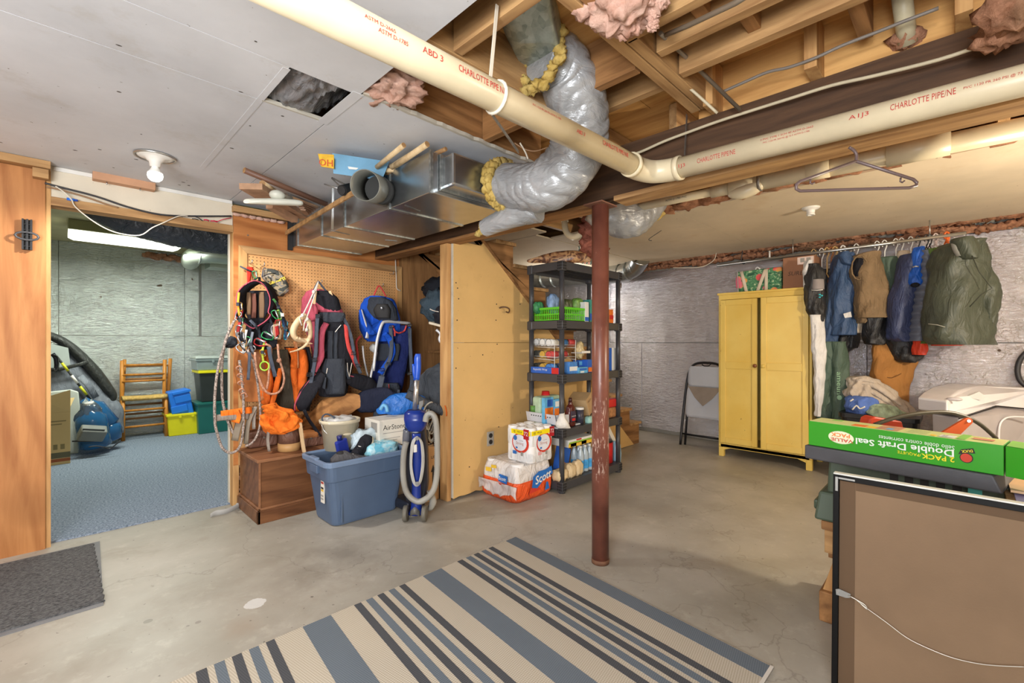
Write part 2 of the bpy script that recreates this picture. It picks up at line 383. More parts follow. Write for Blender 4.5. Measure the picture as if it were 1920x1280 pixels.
# ================================================================ left wall, a doorway and the pegboard wall (face at Y = 3.79)
YW = 3.79
wl = struct('wall_left')
MB().box((-1.6, YW, 0), (-.035, YW+.014, 2.215)).build('plywood_panel', PLY, wl)
MB().box((-3.2, YW, 0), (-1.604, YW+.014, 2.215)).build('plywood_panel', PLY, wl)
MB().box((-.048, YW+.014, 0), (-.012, 3.9, 2.215)).build('stud', PINE_Z, wl)
MB().box((-3.2, YW+.014, 0), (-.05, 3.9, 2.215)).build('wall_core', WALLW, wl)
MB().box((-3.0, YW-.075, 2.195), (-.012, YW-.004, 2.238)).build('top_plate', PINE_X, wl, bev=.002)
MB().box((-.085, YW-.06, 2.14), (-.02, YW-.002, 2.193)).build('block', PINE_X, wl, bev=.002)
MB().box((-.012, YW+.02, 2.055), (.925, 3.88, ZC)).build('drywall_panel', WALLW, wl)
MB().box((-.012, YW-.004, 2.005), (.925, 3.895, 2.055)).build('header', PINE_X, wl, bev=.002)
MB().box((0, YW+.012, 2.214), (.92, YW+.022, 2.236)).build('white_bead', WHITE, wl)
MB().box((.923, YW+.001, 0), (.963, 3.9, 2.05)).build('stud', PINE_Z, wl, bev=.002)
MB().box((.915, 3.87, 0), (.923, 3.9, 2.05)).build('drywall_edge', PAPER, wl)
MB().box((.92, YW-.03, 2.155), (1.32, 3.88, 2.2)).build('top_plate', PINE_X, wl, bev=.002)
MB().box((.925, YW, .30), (2.30, YW+.016, 2.15)).build('plywood_panel', PLYX, wl)
MB().box((.963, YW+.03, 0), (2.42, 3.89, .30)).build('wall_core', OLD_X, wl)
MB().box((.963, YW+.018, .30), (2.42, 3.89, 2.2)).build('wall_core', WALLW, wl)
MB().box((.965, YW+.005, 0), (2.42, YW+.03, .045)).build('sole_plate', OLD_X, wl)
b = MB()
for i in range(9): b.blob((1.0+.01*math.sin(i*2), YW+.012, .06+i*.028), (.028, .02, .022), 6, .5, 3, i)
b.build('pink_insulation', PINKI, wl, kind='stuff')
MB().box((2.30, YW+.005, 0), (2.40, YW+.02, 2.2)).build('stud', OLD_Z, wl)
MB().box((2.40, YW+.004, 0), (3.30, YW+.02, 2.2)).build('shaded_brown_board', OLD_Z, wl)  # darker old wood puts the cupboard's shade into the board colour
MB().box((2.40, YW+.021, 0), (3.30, 3.9, 2.2)).build('wall_core', WALLW, wl)
b = MB()
for i in range(7): b.blob((.945+i*.05, YW-.018, 2.135), (.03, .016, .012), 6, .5, 3, i)
b.build('pink_insulation', PINKI, wl, kind='stuff')
# framed pegboard let into the plywood
def pegmat():
    n = N('pegboard_board'); g = n.co((1/.0254, 1, 1/.0254))
    fr = n.new('ShaderNodeVectorMath', operation='FRACTION'); n.l(g, fr.inputs[0])
    sb = n.new('ShaderNodeVectorMath', operation='SUBTRACT'); n.l(fr.outputs[0], sb.inputs[0]); sb.inputs[1].default_value = (.5, 0, .5)
    ml = n.new('ShaderNodeVectorMath', operation='MULTIPLY'); n.l(sb.outputs[0], ml.inputs[0]); ml.inputs[1].default_value = (1, 0, 1)
    ln = n.new('ShaderNodeVectorMath', operation='LENGTH'); n.l(ml.outputs[0], ln.inputs[0])
    n.col(n.mix(n.ramp(ln.outputs['Value'], [(.12, (1, 1, 1, 1)), (.17, (0, 0, 0, 1))]), n.ramp(n.noise(5, 5), [(.3, C(206, 152, 96)), (.7, C(222, 170, 112))]), C(70, 42, 20)))
    n.set(Roughness=.55); return n.m
p0 = py(462, 476, YW); p1 = py(743, 509, YW)
PEG = struct('trim_1')
MB().box((p0.x, YW-.006, .62), (p1.x, YW-.001, p0.z)).build('perforated_board', pegmat(), PEG)
MB().prism([(p0.x-.055, YW-.019, .3), (p0.x, YW-.019, .3), (p0.x, YW-.019, p0.z), (p0.x-.055, YW-.019, p0.z+.055)], (0, .018, 0)).build('frame_rail', PINE_Z, PEG)
MB().prism([(p0.x-.055, YW-.019, p0.z+.056), (p0.x, YW-.019, p0.z+.001), (p1.x, YW-.019, p0.z+.001), (p1.x+.05, YW-.019, p0.z+.056)], (0, .018, 0)).build('frame_rail', PINE_X, PEG)
MB().prism([(p1.x, YW-.019, .3), (p1.x+.05, YW-.019, .3), (p1.x+.05, YW-.019, p0.z+.056), (p1.x, YW-.019, p0.z)], (0, .018, 0)).build('frame_rail', PINE_Z, PEG)
MB().cyl((1.02, YW, 2.0), (1.02, YW-.004, 2.0), .006, n=8).build('screw_head', STEEL, PEG)
# ================================================================ carpeted back room
wb = struct('wall_back')
YB = 7.55
for i in range(4):
    for k in range(2):
        MB().box((-2.4+1.22*i+.002, YB+.004*((i+k) % 2), .0 if k == 0 else 1.29), (-2.4+1.22*(i+1)-.002, YB+.04, 1.286 if k == 0 else 2.40)).build('foil_panel', FOIL_L, wb, bev=.002)
MB().box((-2.4, YB+.04, 0), (2.5, YB+.12, 2.6)).build('masonry', WALLW, wb)
b = MB()
for i in range(14): b.blob((.85+i*.035, YB-.03, 2.33+.02*math.sin(i*1.7)), (.05, .03, .03), 6, .6, 3, i)
b.build('loose_insulation', BROWNI, wb, kind='stuff')
MB().box((1.42, YB-.006, 1.29), (1.45, YB-.001, 2.3)).build('shiny_tape', STEEL, wb)
wb2 = struct('wall_back_side')
MB().box((2.42, 3.9, 0), (2.5, YB, 2.6)).build('board', WALLW, wb2)
for k in range(3): MB().box((2.38, 3.92+1.22*k, 0), (2.415, 3.92+1.22*k+1.215, 2.4)).build('foil_panel', FOIL_L, wb2)
MB().box((-1.6, 3.9, 0), (-1.5, YB, 2.6)).build('board', WALLW, wb2)
# ================================================================ foil wall on the right (X = 5.65)
XR = 5.65
wr = struct('wall_right')
for k in range(2):
    y = -3.2+(.5 if k else 0)
    for i in range(5):
        y0 = max(-3.2, y-1+2.44*i); y1 = min(7.8, y-1+2.44*(i+1))-.004
        MB().box((XR-.003*((i+k) % 2), y0, .05 if k == 0 else 1.2), (XR+.04, y1, 1.195 if k == 0 else 2.15)).build('foil_panel', FOIL_R, wr, bev=.003)
MB().box((XR+.04, -3.2, 0), (XR+.15, 7.8, 2.6)).build('masonry', CONC, wr)
b = MB()
for i in range(70):
    y = -1.0+i*.06; b.blob((XR-.05, y, 2.19+.03*noise.noise(Vector((y*3, 0, 0)))), (.05, .05, .03+.02*noise.noise(Vector((y*5, 0, 2)))), 7, .8, 3, i)
b.build('loose_insulation', BROWNI, wr, kind='stuff')
ww = struct('wall_near')
MB().box((-3.3, -3.3, 0), (5.8, -3.2, 2.6)).build('board', WALLW, ww)
wn = struct('wall_far_left'); MB().box((-3.3, -3.3, 0), (-3.2, 3.9, 2.6)).build('board', WALLW, wn)
wf = struct('wall_far'); MB().box((2.42, YB+.1, 0), (5.8, YB+.2, 2.6)).build('board', WALLW, wf)
# ================================================================ ceiling: boards, joists, subfloor
ce = struct('ceiling')
XO, YO = pz(748, 119, ZC).x, pz(680, 175, ZC).y          # where the boards stop
h0 = pz(497, 187, ZC); h1 = pz(612, 232, ZC); h2 = pz(680, 180, ZC); h3 = pz(535, 130, ZC)
hx0, hx1, hy0, hy1 = (h0.x+h3.x)/2, XO, YO+.03, (h0.y+h1.y)/2
T = .013
def board(x0, y0, x1, y1, m=None, z=ZC):
    return MB().box((x0+.001, y0+.001, z), (x1-.001, y1-.001, z+T)).build('ceiling_board', m or CEILW, ce)
board(-3.2, -3.2, XO, YO+.028); board(-3.2, YO+.03, hx0, hy1); board(-3.2, hy1+.002, XO, 3.88)
b = MB(); n_ = 40                              # the board above the duct, torn along its near edge
ed = [(XO+.004+(2.06-XO)*i/n_, YO+.012*noise.noise(Vector((i*.6, 2, 0)))+.006*noise.noise(Vector((i*2.1, 5, 0)))) for i in range(n_+1)]
b.prism([(x, y, ZC) for x, y in ed]+[(2.06, 3.88, ZC), (XO+.004, 3.88, ZC)], (0, 0, T)); b.build('ceiling_board', CEILW, ce)
b = MB(); b.prism([(x, y-.004, ZC-.001) for x, y in ed]+[(x, y+.012, ZC-.001) for x, y in ed[::-1]], (0, 0, T+.004)); b.build('torn_edge', PAPER, ce)
MB().box((hx0, hy1-.006, ZC-.002), (hx1, hy1+.004, ZC+T+.002)).build('torn_edge', PAPER, ce)
MB().box((XO-.035, hy0-.02, ZC-.0022), (XO+.012, hy1+.02, ZC-.0005)).build('joint_tape', CEILW, ce)
MB().box((hx0-.02, hy0+.01, ZC-.0018), (hx0+.006, 3.2, ZC-.0004)).build('joint_tape', CEILW, ce)
# dark slab of floor above everything
MB().box((-3.2, -3.2, 2.52), (5.8, 3.9, 2.56)).build('floor_above', OLD_X, ce)
MB().box((-2.4, 3.9, 2.40), (2.5, YB+.1, 2.44)).build('ceiling_board', mat('olive_board', C(196, 190, 150), .8), ce)
MB().box((2.42, 3.9, 2.40), (5.8, 7.8, 2.44)).build('ceiling_board', CEILR, ce)
# open bay: subfloor boards and joists
for i in range(9):
    MB().box((XO-.3, -1.4+.37*i, 2.45), (2.25, -1.4+.37*i+.366, 2.468+.002*(i % 2))).build('subfloor_board', SUBFL, ce)
JW, JT = .042, 2.45
def joist(p, q, w=JW, z0=ZC+.014, z1=JT, m=None, name='joist'):
    p = V((p[0], p[1], (z0+z1)/2)); q = V((q[0], q[1], (z0+z1)/2)); ax = abs((q-p).x) > abs((q-p).y)
    return MB().bar(p, q, w, z1-z0).build(name, m or (PINE_X if ax else PINE_Y), ce, bev=.002, seg=1)
joist((XO+.002, YO+.03), (2.05, YO+.03), m=OLD_X)
joist((XO-.2, YO-.44), (2.05, YO-.44))
yj = pz(1310, 220, ZC).y
joist((XO-.2, yj), (2.07, yj)); joist((1.42, yj-.047), (2.07, yj-.047))
joist((1.04, yj+.03), (1.04, YO-.47)); joist((1.60, yj+.03), (1.60, YO-.47), m=OLD_Y); joist((1.60, YO-.41), (1.60, YO+.005), m=OLD_Y)
joist((1.86, yj+.03), (1.86, YO-.47), z0=ZC+.06)
for x in (1.41, 1.565, 1.75): joist((x, yj-.075 if x > 1.42 else yj-.03), (x, -1.2))
joist((1.16, yj-.03), (1.16, .2), m=OLD_Y); joist((XO-.02, yj-.03), (XO-.02, -1.2), m=OLD_Y)
for x0, x1, y in ((1.18, 1.39, .55), (1.435, 1.545, .62), (1.59, 1.73, .52), (1.77, 2.06, .25)): joist((x0, y), (x1, y), z0=ZC+.05, m=OLD_X, name='blocking')
# right of the beam: joists above the pipe chase
for i in range(11):
    y = -1.35+.405*i
    joist((2.28, y), (5.6, y), z0=2.26, m=PINE_X)
MB().box((2.24, -3.0, 2.455), (5.65, 3.88, 2.47)).build('subfloor_board', SUBFL, ce)
MB().box((3.50, -3.2, ZC), (5.50, 1.62, ZC+T)).build('ceiling_board', CEILR, ce)
MB().box((3.50, 1.624, ZC), (5.50, 2.93, ZC+T)).build('ceiling_board', CEILR, ce)
MB().box((3.30, 2.95, ZC), (5.60, 5.2, ZC+T)).build('ceiling_board', CEILR, ce)
MB().box((2.2, 2.80, ZC), (3.28, 3.88, ZC+T)).build('ceiling_board', CEILR, ce)
for i in range(16):
    y = -.9+.2*i; b = MB(); b.blob((3.42+.05*noise.noise(Vector((i, 0, 0))), y, 2.275), (.14, .13, .045), 8, .5, 2.5, i); b.build('insulation_batt', BROWNI, ce, kind='stuff')
b = MB()
for i in range(60):
    y = -1.2+i*.07; b.blob((5.55, y, ZC+.01+.02*noise.noise(Vector((y*4, 1, 0)))), (.06, .06, .028+.02*noise.noise(Vector((y*4, 7, 0)))), 7, .8, 3, i)
b.build('loose_insulation', BROWNI, ce, kind='stuff')
# pink insulation showing in the open bays
b = MB(); q = pd(738, 168, 1.93); b.blob((q.x, q.y+.02, ZC+.06), (.12, .12, .06), 26, .5, 3, 2, 3); b.build('insulation_batt', PINKI, ce, kind='stuff')
b = MB()
for u, v, d, r, s in ((1120, -5, 1.46, .085, 1), (1165, 8, 1.42, .09, 2), (1130, 26, 1.48, .05, 3), (1205, -2, 1.40, .06, 4), (1222, 28, 1.42, .022, 5), (1224, 48, 1.42, .018, 6), (1180, 36, 1.45, .055, 7), (1150, 44, 1.48, .04, 8), (1105, 10, 1.48, .035, 9), (1235, 5, 1.40, .03, 10)):
    b.blob(pd(u, v, d), (r, r, r*.75), 26, .5, 2.2, s)
b.build('insulation_batt', PINKI, ce, kind='stuff')
b = MB()
for u, v, d, r, s in ((1905, 10, 1.25, .08, 7), (1880, 60, 1.33, .06, 8), (1700, 75, 1.62, .05, 9)): b.blob(pd(u, v, d), (r, r, r*.7), 10, .5, 3.2, s)
b.build('insulation_batt', BROWNI, ce, kind='stuff')
# ---------------------------------------------------------------- main beam on the post, running along Y
BZ0, BZ1 = 1.952, 2.235
bm = struct('trim_2')
e0, e1 = V((2.05, 3.78, 0)), V((2.16, -1.6, 0)); bd = (e1-e0).normalized(); bn = V((-bd.y, bd.x, 0))
if bn.x < 0: bn = -bn
def beamp(w0, w1, z0, z1, s0=0, s1=None):
    s1 = (e1-e0).length if s1 is None else s1
    return MB().prism([e0+bd*s0+bn*w0+V((0, 0, z0)), e0+bd*s0+bn*w1+V((0, 0, z0)), e0+bd*s0+bn*w1+V((0, 0, z1)), e0+bd*s0+bn*w0+V((0, 0, z1))], bd*(s1-s0))
beamp(0, .04, BZ0+.02, BZ1).build('beam_plank', DARKBEAM, bm); beamp(.042, .082, BZ0+.018, BZ1).build('beam_plank', DARKBEAM, bm); beamp(.084, .124, BZ0+.02, BZ1).build('beam_plank', DARKBEAM, bm)
beamp(-.004, .128, BZ0, BZ0+.019, 0, 2.30).build('beam_bottom_plate', OLD_Y, bm); beamp(-.004, .128, BZ0+.001, BZ0+.026, 2.46, None).build('beam_bottom_plate', PINE_Y, bm)
beamp(.02, .06, BZ1, 2.45, 2.9, None).build('rim_board', SUBFL, bm)
for u, v in ((1530, 110), (1342, 180), (1808, 40)):
    q = px(u, v, 2.10); MB().box((q.x-.09, q.y-.02, BZ1+.001), (q.x+.07, q.y+.022, 2.44)).build('joist_end', PINE_Z, bm, bev=.002)
# ================================================================ stair: stringers, treads, cream side wall
st = thing('staircase', 'wooden basement staircase behind cream side wall, seen from its underside edge', 'staircase', (3.6, 3.1, 0))
zl = lambda x: 2.02-.84*(x-2.42)
X0, DX, Z0, DZ = 2.80, .215, 2.06, .18
for yy in (2.768, 3.56):
    up = []
    for k in range(-1, 11):
        xk, zk = X0+DX*k, Z0-DZ*k-.032
        up += [(xk-DX+.001, yy, zk), (xk, yy, zk)]
    up = [q for q in up if q[2] < 2.2]
    lo = [(up[-1][0], yy, 0.0), (4.82, yy, 0.0), (2.42, yy, 2.02), (2.36, yy, 2.06), (2.36, yy, up[0][2])]
    MB().prism(up+lo, (0, .036, 0)).build('stringer', OLD_X, st)
for k in range(-1, 11):
    xk, zk = X0+DX*k, Z0-DZ*k
    if zk < .1 or zk > 2.2: continue
    MB().box((xk-DX-.002, 2.745, zk-.03), (xk+.022, 3.61, zk)).build('tread', PINE_Y, st, bev=.006)
    MB().box((xk-.012, 2.81, zk-DZ+.002), (xk+.004, 3.55, zk-.031)).build('riser', OLD_Y, st)
ws = struct('wall_stair')
rag = [(2.14+.055*i, 2.75, .012+.055*abs(noise.noise(Vector((i*1.3, 0, 3))))*(1.2 if i < 8 else .2)) for i in range(18)]
zt = py(850, 450, 2.75).z
MB().prism(rag+[(4.80, 2.75, .005), (3.39, 2.75, zl(3.39)), (3.39, 2.75, 1.198), (2.14, 2.75, 1.198)], (0, .013, 0)).build('cream_panel', CREAM, ws)
MB().prism([(2.14, 2.75, 1.201), (3.39, 2.75, 1.201), (2.44, 2.75, zl(2.44)), (2.42, 2.75, zt), (2.14, 2.75, zt)], (0, .013, 0)).build('cream_panel', CREAM, ws)
MB().box((2.128, 2.752, .02), (2.14, 2.84, 1.95)).build('panel_edge', PAPER, ws); MB().box((2.09, 2.765, 0), (2.128, 2.855, 1.95)).build('stud', PINE_Z, ws, bev=.002)
MB().bar(V((2.40, 2.75, zl(2.40)+.012)), V((3.42, 2.75, zl(3.42)+.012)), .02, .012, (0, 1, 0)).build('bead', OLD_X, ws)
b = MB()
for u, v in ((855, 530), (860, 560), (857, 600), (975, 570), (930, 600), (935, 800), (880, 875), (855, 690), (905, 665), (930, 860), (932, 645), (858, 540), (931, 570)):
    q = py(u, v, 2.75); b.blob((q.x, q.y-.0005, q.z), (.006, .0012, .005), 5, .3, 3, u)
b.build('nail_hole', INK, ws, kind='stuff')
# ================================================================ more holes and nail heads in the ceiling boards
b = MB(); rr = random.Random(3)
for i in range(60):
    x, y = rr.uniform(-1.0, .85), rr.uniform(.7, 3.7); b.blob((x, y, ZC-.0005), (rr.uniform(.004, .012), rr.uniform(.003, .006), .0012), 4, .4, 3, i)
b.build('nail_head', mat('nail_dark', C(70, 62, 54), .6), ce, kind='stuff')
# inside of the under-stair cupboard
MB().box((2.62, 3.05, 1.10), (3.25, 3.78, 1.12)).build('cupboard_shelf', OLD_X, ws)
MB().box((3.26, 2.77, 0), (3.28, 3.78, 1.2)).build('cupboard_back', CREAM, ws)
# ================================================================ steel post
q = pz(1123, 1058, 0)
PX, PY = 2.105, 1.41
t = thing('support_post', 'rusty brown steel support post standing on concrete floor under the beam', 'post', (PX, PY, 0))
n = N('post_paint'); pc = n.ramp(n.noise(5, 5), [(.3, C(92, 50, 40)), (.7, C(132, 80, 64))])
g = n.new('ShaderNodeSeparateXYZ'); n.l(n.co(), g.inputs[0])
band = n.ramp(g.outputs['Z'], [(.40, (0, 0, 0, 1)), (.55, (1, 1, 1, 1)), (.75, (1, 1, 1, 1)), (.92, (0, 0, 0, 1))])
scr = n.ramp(n.noise(30, 6, .75, n.co((1.6, 1.6, .35)), .8), [(.55, (0, 0, 0, 1)), (.6, (.9, .9, .9, 1))])
scr2 = n.ramp(n.noise(40, 3, .6, n.co((1, 1, .5))), [(.71, (0, 0, 0, 1)), (.74, (.6, .6, .6, 1))])
pc = n.mix(n.mix(1, band, scr, 'MULTIPLY'), pc, C(222, 196, 180)); pc = n.mix(scr2, pc, C(196, 160, 140))
n.col(pc); n.set(Roughness=.32); n.bump(n.noise(60, 4), .12, .003); POST = n.m
MB().cyl((PX, PY, 0), (PX, PY, BZ0-.008), .046, n=28).build('pole', POST, t)
MB().box((PX-.075, PY-.06, BZ0-.008), (PX+.075, PY+.06, BZ0)).build('top_plate', mat('rust_plate', C(120, 80, 62), .6), t, bev=.002)
MB().cyl((PX, PY, 0), (PX, PY, .025), .0475, n=28).build('rust_collar', mat('rust', C(110, 74, 52), .8, var=.3, vs=30), t)
# ================================================================ PVC drain pipes
t = thing('drain_pipe', 'long cream plastic drain pipe with red lettering, elbow in front of post', 'pipe', (1.0, 1.05, 1.92))
PA, PB = V((-.3, 1.05, 1.952)), V((1.85, 1.05, 1.99)); r = .0455
QA, QB = V((1.985, .93, 1.985)), V((1.985, -1.3, 1.935))
MB().cyl(PA, PB, r, n=32).build('pipe', PVC, t); MB().cyl(QA, QB, r, n=32).build('pipe', PVC, t)
MB().tube([PB-V((.03, 0, 0)), PB+V((.03, 0, 0)), V((1.95, 1.025, 1.99)), V((1.98, .97, 1.988)), QA+V((0, -.02, 0))], .0505, 28, sub=5).build('elbow', PVC, t)
MB().pipe(PB-V((.05, 0, 0)), PB-V((.025, 0, 0)), .0535, .045, 32).build('elbow_collar', PVC, t); MB().pipe(QA+V((0, -.005, 0)), QA+V((0, -.03, 0)), .0535, .045, 32).build('elbow_collar', PVC, t)
def pipetext(A, B, u, v, s, h, off, par, w=None, bold=False, xd=None, rr=r, m=RED):
    ax = (B-A).normalized(); k = ray(u, v)       # point of the axis nearest to the sight line
    n_ = ax.cross(k); n2 = k.cross(n_); s_ = (CAM-A).dot(n2)/ax.dot(n2); c = A+ax*s_
    tc = CAM-c; nn = (tc-ax*tc.dot(ax)).normalized()
    ud = nn.cross(ax)
    nn2 = nn*math.cos(off)+ud*math.sin(off); ud2 = nn2.cross(ax)
    text(s, c+nn2*(rr+.0003), ax, ud2, m, par, h=h, w=w, cyl=rr, bold=bold)
for u, v, s, h, off in ((796, 106, 'ABD 3', .017, .6), (890, 158, 'CHARLOTTE PIPE N/E', .019, .62), (700, 50, 'ASTM D-2665', .010, .75), (722, 72, 'ASTM D-1785', .010, .42),
                        (1070, 255, 'ABD 3', .013, .5), (1135, 290, 'CHARLOTTE PIPE N/E', .018, .65), (1010, 215, 'PVC 1120 PR 260 PSI ASTM D-1785', .007, .72)):
    pipetext(PA, PB, u, v, s, h, off, t, w=.19 if 'CHAR' in s else None)
for u, v, s, h, off in ((1282, 318, 'A1J3', .019, .15), (1350, 300, 'CHARLOTTE PIPE/NE', .019, .22), (1480, 270, '3 PVC TYPE 1 SCH 40 ASTM D-2665', .008, .6), (1480, 274, 'PVC 1120 PR 260 PSI @ 73 F ASTM D-1785', .008, .3),
                        (1614, 238, 'A1J3', .020, .45), (1730, 210, 'CHARLOTTE PIPE/NE', .021, .45), (1862, 180, 'PVC 1120 PR 260 PSI @ 73 F', .010, .45)):
    pipetext(QA, QB, u, v, s, h, off, t, w=.155 if 'CHAR' in s else .055 if s == 'A1J3' else None)
# hanger strap of the pipe
t2 = thing('pipe_strap', 'perforated white strap looped round the cream pipe below the joists', 'strap', pd(930, 200, 1.42))
c0 = V((.985, 1.05, 1.975))
MB().tube([c0+V((.0, math.sin(a_)*.048, math.cos(a_)*.048)) for a_ in [i*.35 for i in range(18)]], .006, 6, flat=1, closed=True).build('loop', mat('strap_white', C(214, 206, 190), .5), t2)
MB().bar(c0+V((0, .03, .04)), V((1.0, 1.06, 2.28)), .012, .003, (0, 1, 0)).build('strap_band', mat('strap_white', C(214, 206, 190), .5), t2)
t3 = thing('metal_hanger_strip', 'thin dark metal strip hanging under the strapped pipe', 'strap', (1.0, 1.1, 1.8))
MB().bar(c0+V((.0, .02, -.045)), pd(972, 285, 1.75), .012, .003, (0, 1, 0)).build('strip', RUST, t3)
t3 = thing('hanger_strap', 'perforated steel strap from the beam top down to cream pipe', 'strap', px(1287, 290, 2.07))
MB().bar(px(1288, 215, 2.085), px(1284, 292, 2.05), .014, .002, (0, 1, 0)).build('strip', RUST, t3)
# second pipe run behind the beam
t = thing('waste_pipe', 'cream plastic waste pipe with trap running behind the beam', 'pipe', (2.8, 1.0, 2.0))
A_, B_ = px(1150, 398, 2.76), px(1372, 352, 2.80); C_ = px(1960, 232, 2.86)
MB().cyl(A_, B_, .026, n=20).build('pipe', PVC, t); MB().cyl(B_, C_, .045, n=24).build('pipe', PVC, t)
dv = (C_-B_).normalized()
for u, v, L, rr in ((1350, 357, .10, .034), (1392, 348, .13, .053), (1534, 317, .10, .052), (1720, 280, .22, .054)):
    q = px(u, v, 2.80); MB().cyl(q-dv*L/2, q+dv*L/2, rr, n=24).build('coupling', PVC, t)
q = px(1392, 352, 2.80); MB().tube([q-V((0, .1, .0)), q+V((-.015, -.06, -.02)), q+V((-.025, 0, -.035)), q+V((-.01, .06, -.02))], [.03, .04, .038, .026], 16, sub=3).build('branch', PVC, t)
q = px(1425, 341, 2.79); MB().pipe(q-dv*.008, q+dv*.008, .051, .045, 24).build('clamp', RUST, t)
MB().tube(pts_px([(1059, 404), (1059, 424), (1064, 438), (1076, 444), (1090, 438), (1097, 424), (1100, 410), (1112, 400), (1150, 396)], x=2.74), .024, 16, sub=3).build('trap', PVC, t)
for u, v, rr in ((1059, 412, .028), (1097, 424, .028)):
    q = px(u, v, 2.74); MB().cyl(q-V((0, 0, .014)), q+V((0, 0, .014)), rr, n=20).build('slip_nut', PVC, t)
pipetext(A_, B_, 1180, 388, 'SCH40 DWV', .012, .2, t, rr=.026, m=INK); pipetext(A_, B_, 1270, 372, 'ASTM D-1785 PVC', .012, .2, t, rr=.026, m=INK)
t = thing('vent_pipe', 'upright cream plastic pipe dropping from ceiling onto dark beam', 'pipe', pd(1700, 85, 1.48))
MB().cyl(px(1688, -30, 2.0), px(1702, 82, 2.13), .028, n=24).build('pipe', mat('pvc_dirty', C(206, 196, 164), .4, var=.2, vs=9), t)
# ================================================================ supply duct
t = thing('sheet_metal_duct', 'big rectangular galvanised air duct running out of the plywood wall', 'duct', (1.58, 2.8, 1.95))
DX0, DX1, DY0, DY1, DZ0, DZ1 = 1.335, 1.86, 1.90, 3.79, 1.955, 2.165
cuts = [DY1, py(570, 450, YW).y-.12, 3.22, 2.86, 2.30, DY0]
for k in range(5): MB().box((DX0, cuts[k+1]+.002, DZ0), (DX1, cuts[k]-.002, DZ1)).build('duct_section', DUCTM, t, bev=.003)
for y in cuts[1:5]:
    MB().box((DX0-.006, y-.009, DZ0-.006), (DX0+.01, y+.009, DZ1+.003)).build('drive_cleat', GALV, t)
    MB().box((DX0, y-.012, DZ0-.005), (DX1, y+.012, DZ0+.01)).build('drive_cleat', GALV, t)
MB().box((DX0-.004, DY0-.004, DZ0-.004), (DX0+.012, DY0+.012, DZ1+.004)).build('corner_flange', GALV, t)
for u, v, u2, v2 in ((760, 385, 787, 396), (722, 450, 744, 452), (620, 432, 655, 440)):
    a_, b_ = pz(u, v, DZ0-.001), pz(u2, v2, DZ0-.001); MB().bar(a_, b_, .012, .003).build('tape_strip', GALV, t)
MB().box((1.40, DY0-.10, 1.985), (1.80, DY0-.001, 2.15)).build('end_reducer', DUCTM, t, bev=.012)
MB().box((1.385, DY0-.012, 1.975), (1.815, DY0-.001, 2.16)).build('end_flange', GALV, t, bev=.002)
MB().box((1.30, YW-.02, 1.93), (1.334, YW-.001, 2.18)).build('wall_gap', INK, t)
BP, BM = V((1.42, 2.36, 2.06)), pd(684, 347, 2.32)
MB().pipe(BP-V((.09, 0, 0)), BM, .078, .074, 28).build('round_takeoff', mat('dull_steel', C(120, 120, 112), .5, .5), t)
MB().cyl(BP-V((.085, 0, 0)), BM+(BP-BM)*.4, .073, n=28).build('inside_darkness', mat('takeoff_shade', C(36, 36, 34), .8), t)  # dark plug stands in for the shade inside the takeoff
# round boot, flexible ducts, insulation
FLEX = N('flex_jacket'); _n = FLEX; _n.col(_n.ramp(_n.noise(6, 4), [(.3, C(140, 142, 144)), (.7, C(180, 182, 184))])); _n.set(Roughness=.3, Specular_IOR_Level=.7, Metallic=.25)
_n.bump(_n.noise(9, 5, .6, _n.co((1, 1, 2.5)), 1.5), .5, .02); FLEX = _n.m
def wrinkled(path, rad, m, name, parent, seed=1, n=48, seg=22, amp=.13, puck=.05):
    pts = spline([V(p) for p in path], seg); b = MB(); m_ = len(pts); rs = []; prev = None; L = 0
    for i, p in enumerate(pts):
        tt = (pts[min(i+1, m_-1)]-pts[max(i-1, 0)]).normalized()
        a_ = tt.orthogonal() if prev is None else prev-tt*prev.dot(tt); a_.normalize(); prev = a_; b_ = tt.cross(a_)
        if i: L += (p-pts[i-1]).length
        x = i/(m_-1)*(len(rad)-1); k = min(int(x), len(rad)-2); rr = rad[k]+(rad[k+1]-rad[k])*(x-k); rg = []
        for j in range(n):
            th = 2*math.pi*j/n; d = a_*math.cos(th)+b_*math.sin(th)
            w = noise.noise(V((math.cos(th)*1.2+seed, math.sin(th)*1.2, L*8)))*amp*.5
            ph = L*15+1.3*noise.noise(V((math.cos(th)*1.3, math.sin(th)*1.3+seed, L*5)))+.4*math.sin(th*2+seed)
            w += puck*2.6*(abs(math.sin(math.pi*ph))**.5-.6)*(.35+.9*abs(noise.noise(V((math.cos(th)*1.5+seed, math.sin(th)*1.5, L*6)))))
            rg.append(p+d*rr*(1+w))
        rs.append(rg)
    b.rings(rs); return b.build(name, m, parent)
t = thing('flexible_duct', 'fat grey plastic insulated flexible duct curving down behind the cream pipe', 'duct', pd(1060, 330, 2.2))
wrinkled([pd(1012, 105, 1.86), pd(1050, 125, 1.92), pd(1080, 185, 2.0), pd(1088, 240, 2.08), pd(1075, 300, 2.16), pd(1030, 345, 2.24), pd(985, 352, 2.32), pd(950, 347, 2.40)],
         [.09, .115, .122, .125, .13, .13, .125, .115, .11], FLEX, 'jacket', t, 2, n=64, seg=30)
b = MB()
for k in range(22):
    a_ = k/22*2*math.pi; ax = (pd(1060, 128, 1.95)-pd(1005, 95, 1.84)).normalized(); e_ = ax.orthogonal().normalized(); f_ = ax.cross(e_)
    b.blob(pd(1012, 108, 1.86)+(e_*math.cos(a_)+f_*math.sin(a_))*(.118+.012*math.sin(k*2.1)), (.026, .026, .02), 7, .6, 3, k)
b.build('insulation_ring', YELI, t, kind='stuff')
b = MB()
